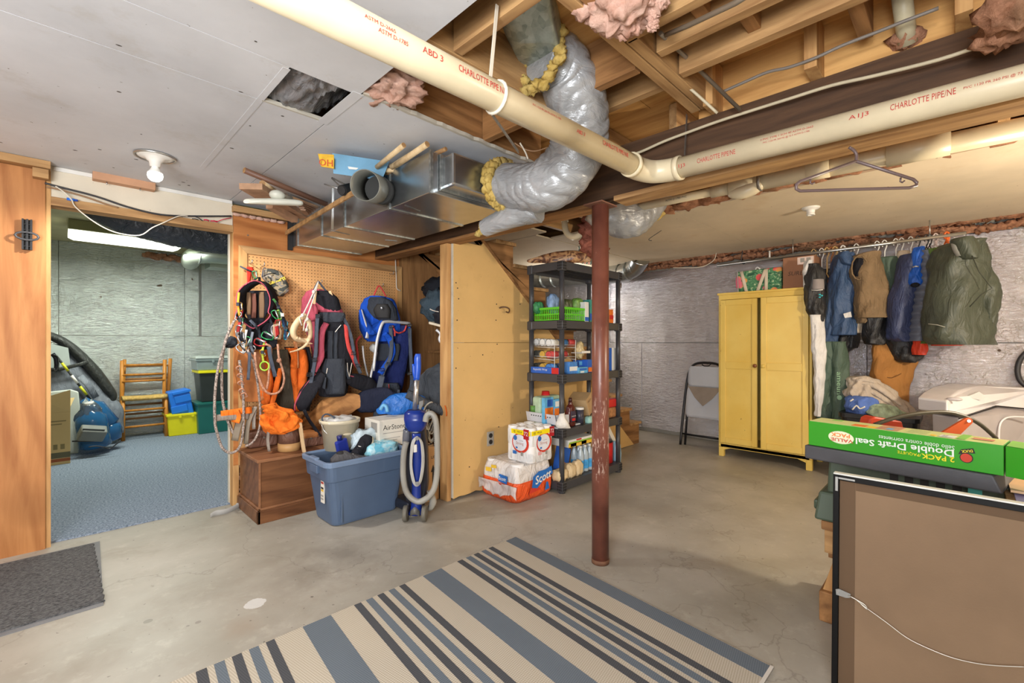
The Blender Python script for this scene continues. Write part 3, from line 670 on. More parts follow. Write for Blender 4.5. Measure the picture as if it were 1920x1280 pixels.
for k in range(18):
    a_ = k/18*2*math.pi; q = pd(940, 348, 2.44); e_ = V((1, 0, 0)); f_ = V((0, 0, 1))
    for j in range(2): b.blob(q+(e_*math.cos(a_)+f_*math.sin(a_))*.112+V((0, -.03*j, 0)), (.03, .024, .03), 7, .5, 3, k+j*20)
b.build('insulation_sleeve', YELI, t, kind='stuff')
t = thing('duct_boot', 'spangled galvanised duct boot between the joists above the flexible duct', 'duct', pd(1000, 60, 1.75))
MB().loft([(pd(960, -60, 1.60), .15, .13), (pd(985, 10, 1.70), .135, .12), (pd(1000, 70, 1.79), .115, .11), (pd(1012, 108, 1.85), .095, .10)], V((.9, .42, 0)).normalized(), V((-.4, .9, .2)).normalized(), p=4, n=32, sub=5).build('boot', SPANG, t)
t = thing('flexible_duct', 'flattened grey flexible duct stub squeezed over the beam left of the post', 'duct', pd(930, 425, 2.6))
wrinkled([pd(1010, 392, 2.35), pd(965, 403, 2.42), pd(930, 418, 2.5), pd(908, 428, 2.55)], [.07, .062, .05, .045], FLEX, 'jacket', t, 5, amp=.2)
b = MB(); [b.blob(pd(905, 429, 2.56)+V((.02*math.cos(k), .02*math.sin(k*2), .03*math.sin(k*1.3))), (.022, .02, .016), 6, .5, 3, k) for k in range(8)]; b.build('insulation_ring', YELI, t, kind='stuff')
t = thing('flexible_duct', 'grey flexible duct bulging below the joists right of the post', 'duct', pd(1180, 440, 3.2))
wrinkled([pd(1110, 385, 3.1), pd(1150, 405, 3.1), pd(1185, 408, 3.15), pd(1222, 372, 3.25), pd(1235, 340, 3.3)], [.10, .125, .13, .12, .1], FLEX, 'jacket', t, 8)
b = MB(); [b.blob(pd(1222+k*5, 405-k*3, 3.25), (.05, .05, .04), 7, .5, 3, k) for k in range(3)]; b.build('insulation_ring', YELI, t, kind='stuff')
t = thing('insulation_scrap', 'ragged reddish insulation tuft hanging behind the trap', 'insulation', pd(1120, 460, 3.3))
b = MB(); [b.blob(pd(1112+9*math.sin(k*2), 410+k*9, 3.25), (.09, .07, .05), 8, .7, 3, k) for k in range(8)]; b.build('tuft', fluffy('red_fiberglass', C(176, 110, 92), C(110, 60, 46), C(140, 84, 66)), t, kind='stuff')
# round metal duct behind the shelf, along the right wall
t = thing('round_metal_duct', 'shiny round metal duct with elbow high behind the storage shelf', 'duct', pd(1180, 520, 6.0))
b = MB(); b.tube([pd(990, 524, 7.2), pd(1060, 522, 6.9), pd(1140, 515, 6.3), pd(1172, 510, 6.05), pd(1192, 498, 5.9), pd(1200, 484, 5.8)], .125, 24, sub=4); b.build('tube', DUCTM, t)
for u, v, d in ((1020, 523, 7.05), (1040, 522.5, 6.98), (1165, 511, 6.1), (1180, 506, 5.97), (1192, 498, 5.9)):
    q = pd(u, v, d); w_ = pd(u+8, v-1, d-.06)-q; MB().cyl(q, q+w_.normalized()*.012, .130, n=24).build('seam_ring', GALV, t)
# plastic sheet pushed through the hole in the ceiling
n = N('black_sheeting'); n.col(n.ramp(n.noise(7, 4), [(.3, C(92, 92, 94)), (.7, C(150, 150, 152))])); n.set(Roughness=.22, Specular_IOR_Level=.8); n.bump(n.noise(9, 5, .6, n.co((2.2, .7, 1)), 1.5), .6, .03); SHEET = n.m
t = thing('plastic_sheeting', 'crumpled dark grey plastic sheeting bulging in the ceiling hole', 'sheeting', ((hx0+hx1)/2, (hy0+hy1)/2, 2.25))
b = MB(); rs = []
for i in range(33):
    rg = []
    for j in range(33):
        x = hx0-.04+(hx1-hx0+.08)*i/32; y = hy0-.04+(hy1-hy0+.06)*j/32; fx = i/32; fy = j/32
        z = 2.268+.10*(fx-.4)**2*1.5+.07*abs(noise.noise(V((fx*6+fy*2, fy*1.2, 0))))+.04*abs(noise.noise(V((fx*11-fy*3, fy*2, 4))))-.035*math.sin(math.pi*fx)
        rg.append(V((x, y, z)))
    rs.append(rg)
b.rings(rs, closed_u=False, cap=False).build('sheet', SHEET, t, solid=.002)
# ================================================================ bulb fittings
t = thing('ceiling_light', 'glowing bare bulb in a white porcelain ceiling holder near the doorway', 'light', pz(291, 292, ZC))
q = pz(291, 292, ZC); PORC = mat('porcelain', C(236, 234, 228), .3, var=.03)
MB().lathe(q, [(.086, 0), (.086, -.006), (.07, -.012), (.045, -.016), (.036, -.03), (.028, -.034), (.024, -.062), (.001, -.062)], 28).build('lamp_holder', PORC, t)
MB().pipe(q+V((0, 0, -.001)), q+V((0, 0, -.012)), .096, .088, 28).build('rim_ring', STEEL, t)
MB().lathe(q, [(.016, -.055), (.017, -.066), (.026, -.085), (.034, -.095), (.034, -.097)], 20).build('bulb_base', mat('bulb_white', C(236, 236, 232), .4, var=0), t)
MB().lathe(q, [(.034, -.097), (.036, -.112), (.032, -.128), (.02, -.139), (.001, -.143)], 20).build('bulb_globe', mat('bulb_glow', C(255, 250, 238), .4, var=0, emit=9), t)
t = thing('ceiling_light', 'empty white porcelain lamp holder on the right ceiling board', 'light', pz(1520, 390, ZC))
q = pz(1520, 389, ZC)
MB().lathe(q, [(.062, 0), (.062, -.006), (.05, -.016), (.03, -.02), (.026, -.05), (.029, -.052), (.029, -.06), (.018, -.06), (.017, -.03), (.001, -.03)], 24).build('lamp_holder', PORC, t)
# ================================================================ bits on and around the doorway header
t = thing('wood_block', 'short pine block nailed to cream wall above doorway', 'block', py(230, 340, YW))
a_, b_ = py(173, 327, YW), py(290, 348, YW)
MB().box((a_.x, YW-.045, a_.z-.035), (b_.x, YW+.019, a_.z+.03)).build('block', mat('pinkish_pine', C(198, 150, 116), .7), t, bev=.004)
for u in (200, 262): q = py(u, 345, YW); MB().cyl((q.x, YW-.02, a_.z-.036), (q.x, YW-.02, a_.z-.05), .004, n=8).build('screw', STEEL, t)
def cable(name, label, uv, rad, m, y=None, x=None, depth=None, sub=4, cat='cable'):
    return tag(MB().tube(pts_px(uv, depth=depth, x=x, y=y), rad, 8, sub=sub).build(name, m), label, cat)
CB = mat('cable_black', C(52, 52, 56), .5); CT = mat('cable_tan', C(150, 116, 84), .6); CW = mat('cable_white', C(214, 206, 190), .5)
cable('cable', 'black cable sagging along the cream wall above doorway header', [(84, 343), (110, 350), (180, 368), (240, 388), (300, 402), (360, 405), (434, 405)], .006, CB, y=YW-.01)
cable('cable', 'tan cable under the black one above the doorway header', [(86, 350), (110, 355), (160, 369), (200, 383), (222, 389)], .005, CT, y=YW-.012)
cable('cable', 'thin white wire drooping in a loop below the doorway header', [(104, 349), (120, 360), (134, 374), (140, 386), (160, 404), (190, 424), (222, 437), (262, 441), (285, 427), (305, 418), (335, 405), (352, 405)], .0035, CW, y=YW-.02)
t = thing('blue_marker', 'blue capped marker lying on the doorway header', 'pen', py(135, 374, YW))
a_, b_ = py(125, 372.5, YW-.012), py(146, 376, YW-.012); BLU = mat('blue_plastic', C(40, 110, 214), .35)
MB().cyl(a_, a_+(b_-a_)*.7, .008, n=10).build('barrel', BLU, t); MB().cyl(a_+(b_-a_)*.7, b_, .0065, n=10).build('cap', mat('blue_cap', C(24, 70, 170), .35), t)
t = thing('red_wire_bundle', 'frayed red and grey wire ends on header right end', 'wire', py(395, 410, YW))
for k, (u, v, u2, v2) in enumerate(((300, 402, 330, 406), (360, 410, 372, 412), (382, 412, 392, 414), (395, 414, 408, 416), (404, 416, 434, 408), (366, 406, 380, 414))):
    MB().tube(pts_px([(u, v), ((u+u2)/2, (v+v2)/2-1), (u2, v2)], y=YW-.015), .005 if k in (2, 3) else .003, 6).build('wire_end', mat('red_wire', C(196, 44, 70), .5) if k in (2, 3, 4) else CB, t)
t = thing('wall_bracket', 'black plastic bracket screwed to the left plywood panel', 'bracket', py(50, 470, YW))
def W2(u, v, y=YW): return py(u, v, y)
a_, b_ = W2(41, 411), W2(61, 470); x0, x1, z0, z1 = a_.x, b_.x, b_.z, a_.z
MB().box((x0, YW-.012, z0), (x1, YW-.001, z1)).build('back_plate', BLACK, t, bev=.003)
for x in (x0, (x0+x1)/2-.003, x1-.008): MB().box((x, YW-.032, z0), (x+.008, YW-.012, z1)).build('rib', BLACK, t)
for k in range(5): z = z0+(z1-z0)*(.1+.18*k); MB().box((x0, YW-.026, z), (x1, YW-.012, z+.004)).build('cross_rib', BLACK, t)
MB().tube([((x0+x1)/2+.046*math.cos(k*.5236), YW-.036, z0+.075+.022*math.sin(k*.5236)) for k in range(12)], .006, 8, closed=True).build('ring', mat('grey_plastic', C(70, 70, 72), .4), t)
MB().box((x0+.018, YW-.03, z0+.02), (x1-.018, YW-.028, z1-.05)).build('inner_plate', mat('grey_plastic', C(96, 96, 98), .4), t)
# ================================================================ odds and ends stacked on the duct and wall top
def rod(name, label, p, q, r, m, cat='rod', endm=None):
    t = thing(name, label, cat, p); MB().cyl(p, q, r, n=14).build('shaft', m, t)
    d = (V(q)-V(p)).normalized()
    MB().cyl(V(p)-d*.0015, V(p), r*.96, n=14).build('sawn_end', endm or PINE_X, t); MB().cyl(V(q), V(q)+d*.0015, r*.96, n=14).build('sawn_end', endm or PINE_X, t); return t
BR = mat('brown_rod', C(112, 78, 60), .5); LT = wood('light_dowel', C(232, 206, 164), C(206, 172, 124), 'x', 1.5, .6, .1)
rod('wooden_rod', 'dark brown round rod sticking out over the plywood wall top', pd(458, 319, 2.62), pd(612, 383, 3.05), .017, BR)
t = thing('wood_plank', 'rough sawn plank end jutting out under the brown rod', 'plank', pd(470, 345, 2.7))
MB().bar(pd(470, 349, 2.62), pd(560, 405, 3.3), .13, .035, (0, 0, 1)).build('plank', mat('grey_pine', C(176, 138, 108), .8, var=.2, vs=20), t, bev=.002)
rod('dowel_stub', 'pale round dowel stub beside the plank on wall top', pd(492, 344, 2.66), pd(520, 362, 2.9), .018, LT)
t = thing('floor_squeegee', 'off-white plastic mop head lying flat on wall top', 'mop head', pd(510, 380, 2.7))
OW = mat('offwhite_plastic', C(206, 206, 192), .4)
MB().loft([(pd(463, 377, 2.62), .012, .02), (pd(475, 377, 2.64), .017, .05), (pd(515, 378, 2.7), .021, .055), (pd(550, 380, 2.76), .019, .05), (pd(563, 382, 2.78), .013, .02)], V((0, 0, 1)), V((-.6, .8, 0)), n=16, sub=3).build('mop_body', OW, t)
MB().blob(pd(520, 366, 2.72), (.045, .04, .03), 10, 0, 1, 0).build('swivel', OW, t); MB().cyl(pd(522, 366, 2.72), pd(545, 372, 2.85), .016, n=12).build('socket', OW, t)
for k in range(5):
    a_, b_ = pd(560+k*2, 379+k*3.5, 2.80+.01*k), pd(592-k*4, 390+k*3, 3.05)
    tag(MB().bar(a_, b_, .03, .008).build('wood_lath', mat('lath', C(150, 116, 92), .7, var=.2, vs=14)), ('uppermost', 'second', 'third', 'fourth', 'lowest')[k]+' of five thin wooden laths fanned beside the mop head', 'lath', 'laths on wall top')
t = thing('metal_channel', 'short shiny metal channel across the laths', 'channel', pd(555, 372, 2.85)); MB().bar(pd(535, 363, 2.82), pd(597, 386, 3.1), .03, .012).build('channel', STEEL, t)
t = thing('lumber_offcut', 'short grey lumber offcut leaning on the duct top', 'offcut', pd(545, 405, 3.0)); MB().bar(pd(505, 385, 2.95), pd(553, 412, 3.2), .05, .04).build('offcut', mat('grey_pine', C(176, 138, 108), .8), t, bev=.002)
t = thing('wood_strip', 'long thin pine strip slanting along the duct side', 'strip', pd(600, 400, 2.9)); MB().bar(pd(536, 437, 3.5), pd(662, 362, 2.58), .012, .03, (0, 0, 1)).build('strip', PINE_X, t, bev=.001)
t = thing('metal_bracket', 'thin bent metal strap bracket under the ceiling beside duct', 'bracket', pd(640, 350, 2.9))
MB().tube(pts_px([(622, 334), (640, 352), (652, 363), (660, 352), (622, 333)], depth=2.75), .005, 6).build('strap', RUST, t); MB().tube(pts_px([(608, 345), (625, 350), (640, 355)], depth=2.8), .004, 6).build('strap', STEEL, t)
MB().bar(pd(624, 352, 2.85), pd(623, 430, 2.95), .014, .006, (0, 1, 0)).build('upright', STEEL, t)
t = thing('black_hose_end', 'black ribbed tube end beside the round duct opening', 'hose', pd(650, 355, 2.6)); MB().cyl(pd(641, 357, 2.62), pd(668, 350, 2.75), .03, n=18).build('tube', BLACK, t); MB().cyl(pd(640, 357, 2.615), pd(641, 357, 2.62), .024, n=18).build('bore', INK, t)
t = thing('license_plates', 'old yellow license plates in a sleeve end against the ceiling', 'license plate', pd(610, 300, 2.4)); YL = mat('plate_yellow', C(222, 174, 44), .5, var=.2, vs=20)
a_, b_, c_, d_ = [pd(u, v, 2.42) for u, v in ((596, 288), (626, 290), (626, 314), (602, 312))]
MB().prism([a_, b_, c_, d_], F*.006).build('plate', YL, t); MB().prism([pd(u, v, 2.40) for u, v in ((603, 293), (626, 296), (626, 316), (604, 312))], F*.006).build('plate', YL, t)
text('OH', pd(611, 305, 2.397), pd(620, 306, 2.4)-pd(604, 304.5, 2.4), V((0, 0, 1)), mat('plate_red', C(196, 70, 40), .6), t, h=.035)
t = thing('blue_box', 'flat faded blue cardboard box pushed between duct and ceiling', 'box', pd(660, 305, 2.5)); BLUEB = mat('faded_blue', C(112, 160, 190), .7, var=.15, vs=9)
MB().hexa([pd(625, 325, 2.42), pd(716, 338, 2.5), pd(716, 335, 2.75), pd(632, 322, 2.75), pd(623, 287, 2.42), pd(730, 303, 2.5), pd(716, 317, 2.66), pd(630, 304, 2.6)]).build('carton', BLUEB, t)
decal([pd(652, 312, 2.435), pd(672, 315, 2.45), pd(668, 318, 2.45), pd(654, 317, 2.435)], WHITE, t, 'torn_patch')
for u, v, u2, v2, r, l in ((757, 272, 707, 313, .013, 'uppermost leftmost of the pale dowels fanned out on the duct'), (801, 270, 742, 310, .015, 'longest pale dowel of the fan on the duct'), (776, 287, 734, 313, .015, 'middle pale dowel crossing below the longest one on duct'),
                           (836, 279, 765, 313, .011, 'tan strip of wood at the right end of the dowel fan'), (778, 318, 716, 319, .013, 'pale dowel pointing level to the right above the round opening'), (790, 319, 722, 324, .012, 'tan dowel just behind the level pale dowel')):
    a_ = pd(u, v, 853*.985/(642-v)); b_ = pd(u2, v2, 853*.985/(642-v2)-.08)
    rod('wooden_dowel', l, a_, b_, r, PINE_X if 'tan' in l else LT, 'dowel').__setitem__('group', 'dowels on the duct')
# ================================================================ cables and tubing under the joists
cable('cable', 'beige cable stapled along the dark beam above the cream pipe', [(1180, 292), (1205, 283), (1245, 265), (1290, 248), (1345, 228), (1410, 207), (1480, 185), (1560, 160), (1640, 142), (1760, 112), (1850, 82), (1935, 55)], .0065, mat('cable_beige', C(190, 178, 150), .6), x=2.06)
cable('conduit', 'grey cable across the bright subfloor boards between joists', [(1355, 172), (1400, 152), (1440, 135), (1480, 126), (1530, 108), (1580, 85), (1650, 58), (1690, 42), (1760, 15)], .006, mat('cable_grey', C(120, 112, 104), .5), x=2.0)
cable('cable', 'beige cable curling along the doubled joist beside the flexible duct', [(1205, 78), (1225, 98), (1262, 120), (1275, 148), (1310, 180), (1345, 212)], .006, mat('cable_beige', C(190, 178, 150), .6), depth=1.9)
tag(MB().tube([px(1238, 62, 1.50), px(1300, 120, 1.8), px(1388, 206, 2.02)], .008, 10).build('conduit', mat('conduit_dark', C(140, 128, 112), .35, .5)), 'thin metal conduit running along the doubled joist to beam', 'conduit')
tag(MB().tube([pd(1248, 66, 1.55), pd(1290, 48, 1.45), pd(1380, 5, 1.25), pd(1420, -20, 1.2)], .008, 10).build('conduit', mat('conduit_dark', C(140, 128, 112), .35, .5)), 'thin metal conduit running between the right hand joists', 'conduit')
cable('wire', 'thin tan wire sagging under the strapped pipe by the flexible duct', [(965, 268), (985, 280), (1005, 283), (1027, 276)], .003, CT, depth=2.2)
cable('wire', 'short white wire stub below the torn ceiling edge', [(975, 268), (985, 285), (990, 298)], .004, CW, depth=2.2)
cable('string', 'white string hanging down the pegboard frame right end', [(741, 472), (742, 500), (743, 520), (744, 540), (751, 545)], .005, CW, y=YW-.03, cat='string')
cable('wire', 'thin dark wire hook hanging from the right ceiling board', [(1240, 432), (1228, 440), (1218, 447), (1217, 450), (1222, 451)], .003, CB, depth=4.0)
cable('wire', 'pale wire drooping from the right ceiling down the foil wall', [(1343, 474), (1340, 485), (1330, 494), (1310, 501), (1262, 502)], .004, CW, depth=5.2)
cable('hook', 'black hook hanging at the left end of the clothes rod', [(1392, 470), (1391, 480), (1390, 488), (1394, 495), (1398, 490)], .005, CB, x=5.24, cat='hook')
for u, v, l in ((945, 578, 'dark metal coat hook screwed into the cream stair wall'),):
    q = py(u, v, 2.74); tag(MB().tube([q+V((-.05, .003, .0)), q+V((-.03, -.01, .01)), q+V((-.005, -.04, .005)), q+V((.02, -.045, -.012)), q+V((.025, -.03, -.035)), q+V((-.005, -.03, -.03))], .006, 8, sub=3).build('wall_hook', mat('hook_brown', C(90, 62, 40), .5)), l, 'hook')
t = thing('power_outlet', 'grey duplex electrical outlet on the cream stair wall', 'outlet', py(919, 822, 2.75))
q = py(919, 822, 2.748); MB().box((q.x-.036, 2.742, q.z-.058), (q.x+.036, 2.7495, q.z+.058)).build('cover_plate', mat('outlet_grey', C(176, 170, 158), .4, var=.04), t, bev=.003)
for s_ in (-.026, .026):
    MB().cyl((q.x, 2.738, q.z+s_), (q.x, 2.742, q.z+s_), .019, n=16).build('receptacle', mat('outlet_dark', C(50, 46, 44), .5), t)
MB().cyl((q.x, 2.7405, q.z), (q.x, 2.742, q.z), .004, n=8).build('screw', STEEL, t)
# plastic clothes hanger on the beam
t = thing('clothes_hanger', 'empty brown plastic hanger hanging from the beam bottom', 'hanger', pd(1605, 320, 1.6))
HB = mat('hanger_brown', C(104, 86, 84), .35); hd = 1.6
MB().tube(pts_px([(1605, 302), (1500, 340), (1493, 346), (1493, 354), (1500, 358), (1600, 355), (1705, 352), (1718, 348), (1719, 342), (1712, 336), (1605, 302)], depth=hd), .0055, 8).build('frame', HB, t)
MB().tube(pts_px([(1605, 303), (1606, 290), (1600, 281), (1592, 276)], depth=hd), .005, 8, sub=3).build('hook', HB, t)
for u, v in ((1523, 337), (1692, 334)): MB().tube(pts_px([(u-3, v-1), (u-4, v+6), (u, v+8), (u+4, v+5)], depth=hd), .003, 6).build('strap_hook', HB, t)
# ================================================================ soft goods materials
def cloth(name, c, rough=.85, var=.12, vs=9, bump=.35, bs=26): return mat(name, c, rough, 0, var, vs, bump, bs, .2)
NYB = cloth('black_nylon', C(34, 34, 40)); NYB2 = cloth('charcoal_nylon', C(58, 62, 70)); ORG = cloth('orange_cloth', C(208, 98, 32)); ORG2 = cloth('bright_orange', C(240, 122, 40))
PNK = cloth('pink_cloth', C(182, 82, 100)); REDC = cloth('red_cloth', C(206, 74, 70)); BLUC = cloth('royal_blue', C(30, 84, 196)); NAVY = cloth('navy_cloth', C(34, 44, 96))
TANW = cloth('tan_webbing', C(214, 182, 140)); GRYW = cloth('grey_webbing', C(150, 140, 130)); SLATE = cloth('slate_webbing', C(76, 82, 94)); LTHR = mat('brown_leather', C(112, 74, 54), .5, 0, .2, 8, .2, 30)
LTHT = mat('tan_leather', C(176, 112, 62), .55, 0, .2, 8, .2, 30); WHR = cloth('white_rope', C(226, 214, 200)); SILV = mat('silver_alloy', C(196, 198, 204), .3, .8, .08)
def soft(name, rows, m, parent=None, y=None, x=None, depth=None, thick=.05, label=None, cat=None, group=None, side=R, dep=F, **kw):
    kw.setdefault('n', 24); kw.setdefault('sub', 4)
    b = MB().loft(rows_px(rows, depth=depth, x=x, y=y, thick=thick), side=side, dep=dep, **kw)
    return b.build(name, m, parent, label, cat, group)
def strap(name, uv, w, m, parent, y=None, x=None, depth=None, th=.003, sub=3, side=R):
    return MB().tube(pts_px(uv, depth=depth, x=x, y=y), w/2, 8, sub=sub, flat=th/(w/2), side=side).build(name, m, parent)
def ropeuv(name, uv, r, m, parent, y=None, depth=None, sub=4): return MB().tube(pts_px(uv, depth=depth, y=y), r, 8, sub=sub).build(name, m, parent)
def buckle(u, v, parent, y, w=.028, h=.02, m=None):
    q = py(u, v, y); b = MB(); b.tube([q+R*sx*w/2+V((0, 0, sz*h/2)) for sx, sz in ((-1, -1), (1, -1), (1, 1), (-1, 1))], .004, 6, closed=True); b.bar(q-R*w/2, q+R*w/2, .004, .004); return b.build('buckle', m or BLACK, parent)
ropen = N('rope_grey'); ropen.col(ropen.ramp(ropen.noise(90, 3, .7), [(.4, C(96, 86, 80)), (.6, C(186, 170, 160))])); ropen.set(Roughness=.9); ropen.bump(ropen.noise(120, 2), .6, .005); ROPEG = ropen.m
ropen = N('rope_tan'); ropen.col(ropen.ramp(ropen.noise(70, 3, .7), [(.4, C(166, 116, 92)), (.6, C(206, 158, 130))])); ropen.set(Roughness=.9); ropen.bump(ropen.noise(120, 2), .5, .005); ROPET = ropen.m
Y1 = 3.64
# ---------------------------------------------------------------- climbing harness
t = thing('climbing_harness', 'black climbing harness with pink piping hanging open on the pegboard', 'harness', py(483, 660, Y1))
ringuv = [(483, 531), (500, 538), (509, 556), (510, 570), (507, 584), (511, 590), (503, 600), (486, 611), (480, 612), (466, 602), (453, 591), (457, 578), (455, 560), (462, 544)]
b = MB(); pts = spline([py(u, v, Y1) for u, v in ringuv], 4, True)
c_ = py(482, 572, Y1); rs = []
for q in pts:
    d = (q-c_).normalized(); rs.append([q+d*.012-F*.05, q+d*.02-F*.02, q+d*.02+F*.05, q+d*.004+F*.05, q-d*.002-F*.02])
b.rings(rs, loop=True).build('waist_belt', NYB, t)
MB().tube([q+(q-c_).normalized()*.012-F*.052 for q in pts], .0045, 8, closed=True).build('pink_piping', PNK, t)
soft('back_pad', [(545, 466, 500), (560, 460, 505), (580, 458, 504), (600, 466, 496), (606, 474, 490)], NYB, t, y=Y1+.06, thick=.015)
for u0, u1, v0, v1, m in ((463, 470, 548, 590, mat('dark_tan', C(116, 88, 62), .8)), (471, 480, 550, 596, mat('rust_webbing', C(104, 60, 46), .8)), (486, 495, 547, 596, mat('dark_tan', C(116, 88, 62), .8))):
    soft('inner_strap', [(v0, u0, u1), ((v0+v1)/2, u0-1, u1+1), (v1, u0, u1)], m, t, y=Y1+.02, thick=.008)
MB().tube([py(469, 600, Y1-.05), py(478, 609, Y1-.06), py(483, 616, Y1-.05)], .016, 8, flat=.3).build('belt_end', SLATE, t)
for q_ in ([(455, 595), (450, 612), (452, 640)], [(470, 606), (468, 630), (472, 660)], [(484, 612), (488, 635), (492, 655)], [(505, 596), (512, 618), (514, 640)]): strap('leg_loop', q_, .022, NYB2, t, y=Y1-.02)
soft('leg_pad', [(605, 462, 512), (625, 460, 520), (645, 464, 520), (655, 470, 510)], NYB, t, y=Y1+.04, thick=.02)
strap('hang_loop', [(478, 532), (478, 524), (486, 520), (486, 531)], .02, NYB, t, y=Y1-.01)
# carabiners and gear racked on the harness
CARC = {'green': mat('green_alloy', C(40, 130, 74), .3, .5), 'silver': SILV, 'red': mat('red_alloy', C(190, 50, 54), .3, .5), 'teal': mat('teal_alloy', C(40, 150, 176), .3, .5), 'lime': mat('lime_alloy', C(130, 176, 60), .35, .3), 'gold': mat('gold_alloy', C(206, 160, 60), .3, .6)}
PLACE = {'green': 'on the harness', 'silver': 'left of harness', 'red': 'in the middle of gear below harness', 'teal': 'right of harness', 'lime': 'right of harness', 'gold': 'at harness edge'}
for i, (u, v, c, tilt, s, l) in enumerate(((478, 515, 'green', .3, .8, 'green carabiner on the peg above the harness'), (452, 603, 'green', .2, .8, 'green carabiner clipped at the left edge of harness'), (447, 620, 'silver', -.2, 1.1, 'silver carabiner left of the harness, uppermost of three'), (452, 633, 'silver', .2, 1.2, 'silver carabiner left of harness, middle of three'),
        (452, 654, 'silver', .8, 1.1, 'silver carabiner left of harness where the grey ropes start'), (463, 640, 'green', -.4, 1.0, 'green carabiner under the harness left of centre'), (470, 655, 'silver', -.9, 1.0, 'silver carabiner slanting below the harness'), (488, 642, 'red', 1.3, 1.3, 'large red carabiner below the harness'),
        (502, 630, 'green', 1.2, 1.3, 'large green carabiner right below the harness'), (516, 622, 'silver', .1, 1.4, 'silver pulley plate at the right side of harness'), (521, 608, 'red', 0, 1.0, 'red carabiner at the right side of harness'), (516, 590, 'green', .5, 1.0, 'green carabiner at harness right hip'), (524, 590, 'lime', .2, 1.0, 'lime carabiner right of the harness hip'),
        (535, 610, 'teal', .1, 1.0, 'teal carabiner right of harness, uppermost of two'), (537, 628, 'teal', -.3, 1.0, 'teal carabiner right of harness, lower of two'), (450, 575, 'gold', .2, .9, 'gold carabiner at harness left hip'), (493, 662, 'gold', .6, .8, 'gold carabiner hanging lowest below the red one'), (446, 592, 'silver', -.5, .9, 'silver carabiner at the top left of rope'))):
    q = py(u, v, Y1-.07); w, h = .017*s, .034*s; ca, sa = math.cos(tilt), math.sin(tilt); pts = []
    for k in range(14):
        a_ = 2*math.pi*k/14; x, z = w*math.copysign(abs(math.cos(a_))**.7, math.cos(a_))*(1.15 if math.sin(a_) > 0 else .85), h*math.copysign(abs(math.sin(a_))**.7, math.sin(a_)); pts.append(q+R*(x*ca-z*sa)+V((0, 0, x*sa+z*ca))+F*.004*math.sin(k))
    cb = thing('carabiner', l, 'carabiner', q, 'carabiners racked on the harness')
    MB().tube(pts, .0042*s, 8, closed=True).build('body', CARC[c], cb)
    MB().cyl(pts[2], pts[12], .0055*s, n=8).build('gate', SILV if c != 'silver' else BLACK, cb)
for i, (uv, w, c, l) in enumerate((([(454, 580), (450, 600), (446, 622)], .014, (196, 60, 66), 'red sewn sling left of the harness'), ([(512, 560), (522, 575), (526, 600)], .014, (60, 110, 60), 'dark green sling right of the harness top'), ([(528, 595), (534, 615), (536, 636)], .012, (40, 60, 90), 'navy sling beside the teal carabiners'),
        ([(462, 618), (458, 640), (456, 662)], .013, (206, 206, 200), 'white sling between the silver carabiners'), ([(496, 640), (492, 660), (494, 680)], .012, (176, 190, 70), 'lime sling below the red carabiner'), ([(518, 566), (530, 590), (540, 622)], .012, (30, 30, 36), 'black sling crossing right of the harness'), ([(448, 548), (446, 570), (449, 592)], .012, (226, 160, 60), 'amber sling at the harness left edge'), ([(474, 622), (470, 645), (476, 664)], .014, (110, 116, 126), 'grey sling below the harness centre'))):
    q = py(uv[0][0], uv[0][1], Y1-.06); sg = thing('sewn_sling', l, 'sling', q, 'slings on the harness'); strap('webbing', uv, w*1.4, cloth('sling_%d' % i, C(*c)), sg, y=Y1-.065-.003*i); q2 = py(uv[1][0], uv[1][1], Y1-.075-.003*i); MB().obox(q2, R*w*.8, F*.003, V((0, 0, .012))).build('stitched_tack', NYB2 if i != 5 else WHR, sg)
t = thing('ascender', 'red and silver rope clamp right below the harness', 'ascender', py(517, 640, Y1-.08))
MB().prism([py(u, v, Y1-.08) for u, v in ((512, 608), (522, 606), (528, 620), (526, 636), (514, 636), (511, 622))], F*.012).build('plate', mat('pale_alloy', C(206, 180, 150), .4, .4), t, bev=.002)
MB().prism([py(u, v, Y1-.095) for u, v in ((515, 612), (521, 610), (523, 626), (517, 632))], F*.012).build('cam', CARC['red'], t, bev=.002)
t = thing('pry_tool', 'red plastic tool handle hanging on a peg top left of pegboard', 'handle', py(467, 530, YW-.03))
MB().prism([py(u, v, YW-.05) for u, v in ((462, 500), (472, 500), (474, 506), (470, 512), (467, 530), (463, 531))], F*.02).build('handle', mat('red_plastic', C(222, 52, 36), .4), t, bev=.003)
MB().tube(pts_px([(450, 499), (460, 504), (472, 509)], y=YW-.06), .006, 8).build('blade', SLATE, t)
for u, v, l in ((467, 494, 'steel peg holding the red tool handle'), (490, 499, 'steel peg holding the camouflage pouch'), (597, 530, 'steel peg holding the pink pack'), (711, 536, 'steel peg holding the blue carrier'), (730, 514, 'small empty steel peg near the right end of pegboard')):
    p_ = thing('peg_hook', l, 'hook', py(u, v, YW), 'pegboard pegs'); q = py(u, v, YW)
    MB().tube([q+V((0, -.004, 0)), q+V((0, -.03, 0)), q+V((0, -.07, -.004)), q+V((0, -.075, .02))], .0035, 8, sub=2).build('peg', STEEL, p_)
n = N('camo'); vo = n.noise(13, 2, .5, None, 1.5); n.col(n.ramp(vo, [(.38, C(60, 62, 58)), (.46, C(150, 134, 106)), (.53, C(120, 116, 110)), (.6, C(176, 168, 158)), (.68, C(84, 76, 58))])); n.set(Roughness=.85); n.bump(n.noise(20, 4), .3, .01)
for e in n.n:
    if e.type == 'VALTORGB': e.color_ramp.interpolation = 'CONSTANT'
t = thing('camouflage_pouch', 'camouflage zipped pouch hanging on a peg beside the harness', 'pouch', py(515, 555, YW-.06))
